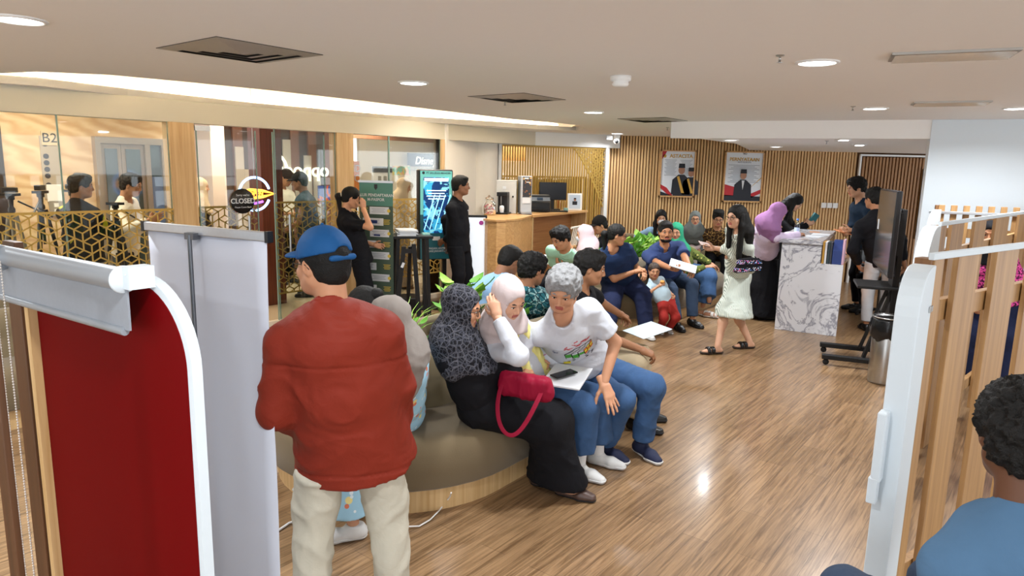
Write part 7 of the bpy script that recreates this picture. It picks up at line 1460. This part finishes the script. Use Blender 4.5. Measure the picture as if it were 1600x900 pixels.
def scrib(n, x0, x1, z0, z1, w_=.012, h_=.005): 
    out = []
    for _ in range(n): x = random.uniform(x0, x1); z = random.uniform(z0, z1); t = random.uniform(-.6, .6); dx, dz = w_*math.cos(t), w_*math.sin(t); out.append([(x-dx, z-dz), (x+dx, z+dz), (x+dx-h_*.3, z+dz+h_), (x-dx-h_*.3, z-dz+h_)])
    return out
decal(J, 'red_scribble_print', scrib(22, -.085, .09, .055, .10), M_PRd, c_, n=1); decal(J, 'black_scribble_print', scrib(16, -.10, .12, -.125, -.085, .008, .005), M_PB, c_, n=1); decal(J, 'yellow_patch_print', [[(-.115, -.125), (-.075, -.13), (-.07, -.10), (-.11, -.098)]], M_PYe, c_, n=2); decal(J, 'blue_mark_print', scrib(5, -.14, -.11, .03, .06, .006, .006), M_BLUEF, c_, n=1)
J = P['guard']; c_ = J['P0']+J['SP']*.74; decal(J, 'name_tag', [[(.03, 0), (.09, 0), (.09, .012), (.03, .012)]], K_WHITE, c_, n=2)
J = P['phonew']; c_ = J['P0']+J['SP']*.74; decal(J, 'name_tag', [[(.03, 0), (.09, 0), (.09, .012), (.03, .012)]], K_WHITE, c_, n=2)
# ---------------------------------------------------------------- things held or lying about
def hw(k, sd, dz=0, df=.07):
    J = P[k]; w_ = J['WR'][sd]; d = (w_-J['EL'][sd]).normalized(); return J['O']+w_+d*df+Vector((0, 0, dz))
def slab(name, p, d, rz, tx, ty, m, label, cat, group=None, bev=.003, parts=None):
    mb = MB().box((0, 0, 0), d); o = mb.build(name, m, loc=tuple(p), bevel=bev); o.rotation_euler = (tx, ty, rz); tag(o, label, cat, group); return o
M_PHONE = mat('phone_black', '#101114', .2); M_PHP = mat('phone_pink_case', '#b98aa0', .4)
slab('mobile_phone', hw('pattern', -1, .035), (.075, .15, .009), -.9, .25, .1, M_PHP, 'phone in a pinkish case held by the woman in the patterned hijab', 'phone')
pk = hw('phonew', 1, .02, .09); slab('mobile_phone', pk+Vector((-.02, .0, 0)), (.009, .07, .14), .2, .3, 0, M_PHONE, 'black phone held to the ear of the woman with the ponytail', 'phone')
slab('mobile_phone', hw('peci', 1, .03), (.07, .14, .009), .1, .5, 0, mat('phone_copper', '#8c6a58', .3), 'phone in the hands of the man in the velvet cap', 'phone')
# red bag
bp = W(822, 600, .70); e = empty('shoulder_bag', tuple(bp), -.45, 'crimson shoulder bag with a hanging strap on the lap of the woman in black', 'bag'); M_CR = cloth('crimson_nylon', '#8e1230', .5, .3)
f = Field((-.16, -.09, -.09), (.16, .09, .09), .006); f.cap((-.10, 0, -.0), (.10, 0, .0), .055, k=0, ax=(0, 0, 1), q=1.0); f.cap((-.11, 0, -.035), (.11, 0, -.035), .05, k=.02); f.cap((-.11, -.03, .035), (.11, -.03, .03), .028, k=.02); V, Q = f.mesh(); V = wrinkle(smooth(V, Q, 1), Q, .008, (18, 18, 12), 4); mesh_np('pouch', [(V, Q, 0)], [M_CR], parent=e)
bm = MB(); pts = [(-.12, -.02, .03), (-.125, -.09, -.05), (-.11, -.13, -.16), (-.06, -.155, -.235), (.0, -.16, -.25), (.05, -.14, -.20), (.10, -.10, -.08), (.12, -.03, .02)]
pts = [Vector(p) for p in pts]; n = len(pts); vs = []
for i, p in enumerate(pts):
    d = (pts[min(i+1, n-1)]-pts[max(i-1, 0)]).normalized(); sdv = d.cross(Vector((0, -1, .3))).normalized(); vs += [p-sdv*.014, p+sdv*.014]
bm.add(vs, [(2*i, 2*i+1, 2*i+3, 2*i+2) for i in range(n-1)], 0, True); o = bm.build('strap', M_CR, e); md = o.modifiers.new('t', 'SOLIDIFY'); md.thickness = .003; md = o.modifiers.new('s', 'SUBSURF'); md.levels = 2; md.render_levels = 2
fp = W(886, 588, .665); slab('document_folder', fp, (.23, .31, .012), -.35, .12, .02, M_PAPER, 'white document folder on the lap of the young woman in the white hijab', 'folder'); slab('mobile_phone', fp+Vector((-.02, -.01, .018)), (.075, .15, .009), -1.0, .1, 0, M_PHONE, 'black phone lying on the white document folder', 'phone')
# black handbag
bp = W(888, 566, .62)+Vector((-.03, .12, .0)); e = empty('handbag', tuple(bp), .2, 'black leather handbag wedged between the grey haired man and the young woman', 'bag'); MB().box((0, 0, 0), (.24, .1, .17)).build('body', M_BLACKLEATHER, e, bevel=.02, seg=3); MB().tube([(.07+.045*math.cos(t), -.055, .03+.065*math.sin(t)) for t in np.linspace(0, 6.283, 20)[:-1]], .008, 8, closed=True).build('ring_handle', M_BLACKLEATHER, e)
rp = W(858, 532, .80)+Vector((0, .1, 0)); bm = MB(); bm.tube([(-.08, 0, 0), (.08, 0, 0)], .02, 16); o = bm.build('rolled_paper', M_PAPER, loc=tuple(rp)); o.rotation_euler = (0, 0, -.1); tag(o, 'rolled white sheet behind the young woman in the white hijab', 'paper')
slab('printed_sheet', (hw('polo', -1)+hw('polo', 1))/2+Vector((.09, -.02, .03)), (.21, .32, .003), -.9, .1, .1, mat('bluish_sheet', '#c3d3dc', .5), 'pale blue printed sheet held by the young man in the black polo', 'paper', bev=0)
slab('printed_sheet', (hw('mint', -1)+hw('mint', 1))/2+Vector((0, 0, .03)), (.32, .22, .004), -.4, .35, 0, M_PAPER, 'papers held by the man in the mint polo shirt', 'paper', bev=0)
slab('printed_sheet', hw('beard', 1, .05)+Vector((.08, -.03, 0)), (.30, .2, .012), -.25, .3, .25, M_PAPER, 'curled white papers in the hand of the bearded man', 'paper')
bp = hw('toddler', 1, .02, .05); bm = MB(); bm.sphere((0, 0, 0), (.028, .026, .02), 14); o = bm.build('bread_bun', mat('golden_bun', '#d99a4e', .6, var=.2), loc=tuple(bp)); tag(o, 'small golden bun in the hand of the toddler', 'bun')
f = Field((-.2, -.13, -.07), (.2, .13, .07), .009); f.cap((-.13, 0, 0), (.12, .02, 0), .055, .05, k=0); f.cap((-.05, -.06, 0), (.1, -.05, -.01), .05, k=.03); V, Q = f.mesh(); V = wrinkle(smooth(V, Q, 1), Q, .02, (16, 16, 16), 2); J = P['slate']; o = mesh_np('folded_scarf', [(V, Q, 0)], [cloth('pale_pink_scarf', '#dcc8c8')], loc=tuple(J['O']+Vector((-.02, -.25, .70)))); tag(o, 'crumpled pale pink scarf on the lap of the woman in slate grey', 'scarf')
# walking woman's pouch, pink case and passport
wp = WY(1168, 414, 6.62); e = empty('embroidered_pouch', tuple(wp), .15, 'black pouch with bright embroidered bands carried by the walking woman', 'bag'); P_EMB = mat_print('embroidery', '#121218', ['#d85a9a', '#4a8ad8', '#e8e4ea'], 46, 'voronoi', .55)
bm = MB(); bm.prism([(-.13, -.08), (.12, -.055), (.14, .04), (.06, .075), (-.08, .06)], -.04, .04, M=XZ(0)); bm.build('pouch_body', K_BLACK, e, bevel=.015, seg=3)
bm = MB(); bm.prism([(-.125, -.07), (.12, -.046), (.128, -.01), (-.115, -.03)], -.044, .044, M=XZ(0)); bm.build('embroidered_band', P_EMB, e); bm = MB(); bm.prism([(-.105, .012), (.13, .02), (.10, .052), (-.085, .05)], -.044, .044, M=XZ(0)); bm.build('embroidered_band', P_EMB, e)
slab('plush_pouch', hw('walk', -1, .12, .03)+Vector((.0, -.04, 0)), (.11, .05, .16), .2, .0, .2, mat_print('purple_pink_print', '#8a4aa8', ['#e6b8d4', '#f0e8f0'], 14, 'noise', .5), 'purple and pink patterned pouch held against the chest of the walking woman', 'pouch', bev=.015)
slab('passport', hw('walk', 1, .03, .10), (.13, .09, .006), .2, .4, .2, mat('brown_passport', '#8a6a5c', .5), 'small brown booklet in the forward hand of the walking woman', 'booklet', bev=.001)
slab('passport', hw('passport', 1, .05, .10), (.09, .03, .125), .3, .2, .5, mat('teal_passport', '#2f6a6e', .5), 'teal passport held over the counter by the woman with long black hair', 'booklet', bev=.001)
slab('envelope', hw('staff', 1, .02, .11), (.2, .13, .012), .2, .2, .2, mat('orange_envelope', '#e09060', .6), 'orange envelope held by the man behind the counter', 'envelope', bev=.001)
jl = P['lilac']; e = empty('waist_bag', tuple(jl['O']+Vector((.02, -.16, .86))), .1, 'black crossbody bag at the waist of the woman in lilac', 'bag'); MB().box((0, 0, 0), (.2, .07, .14)).build('body', M_BLACKLEATHER, e, bevel=.02, seg=3)
jw = P['white_out']; 
e = empty('camera_bag_strap', tuple(jw['O']), 0)
bpy.data.objects.remove(e)
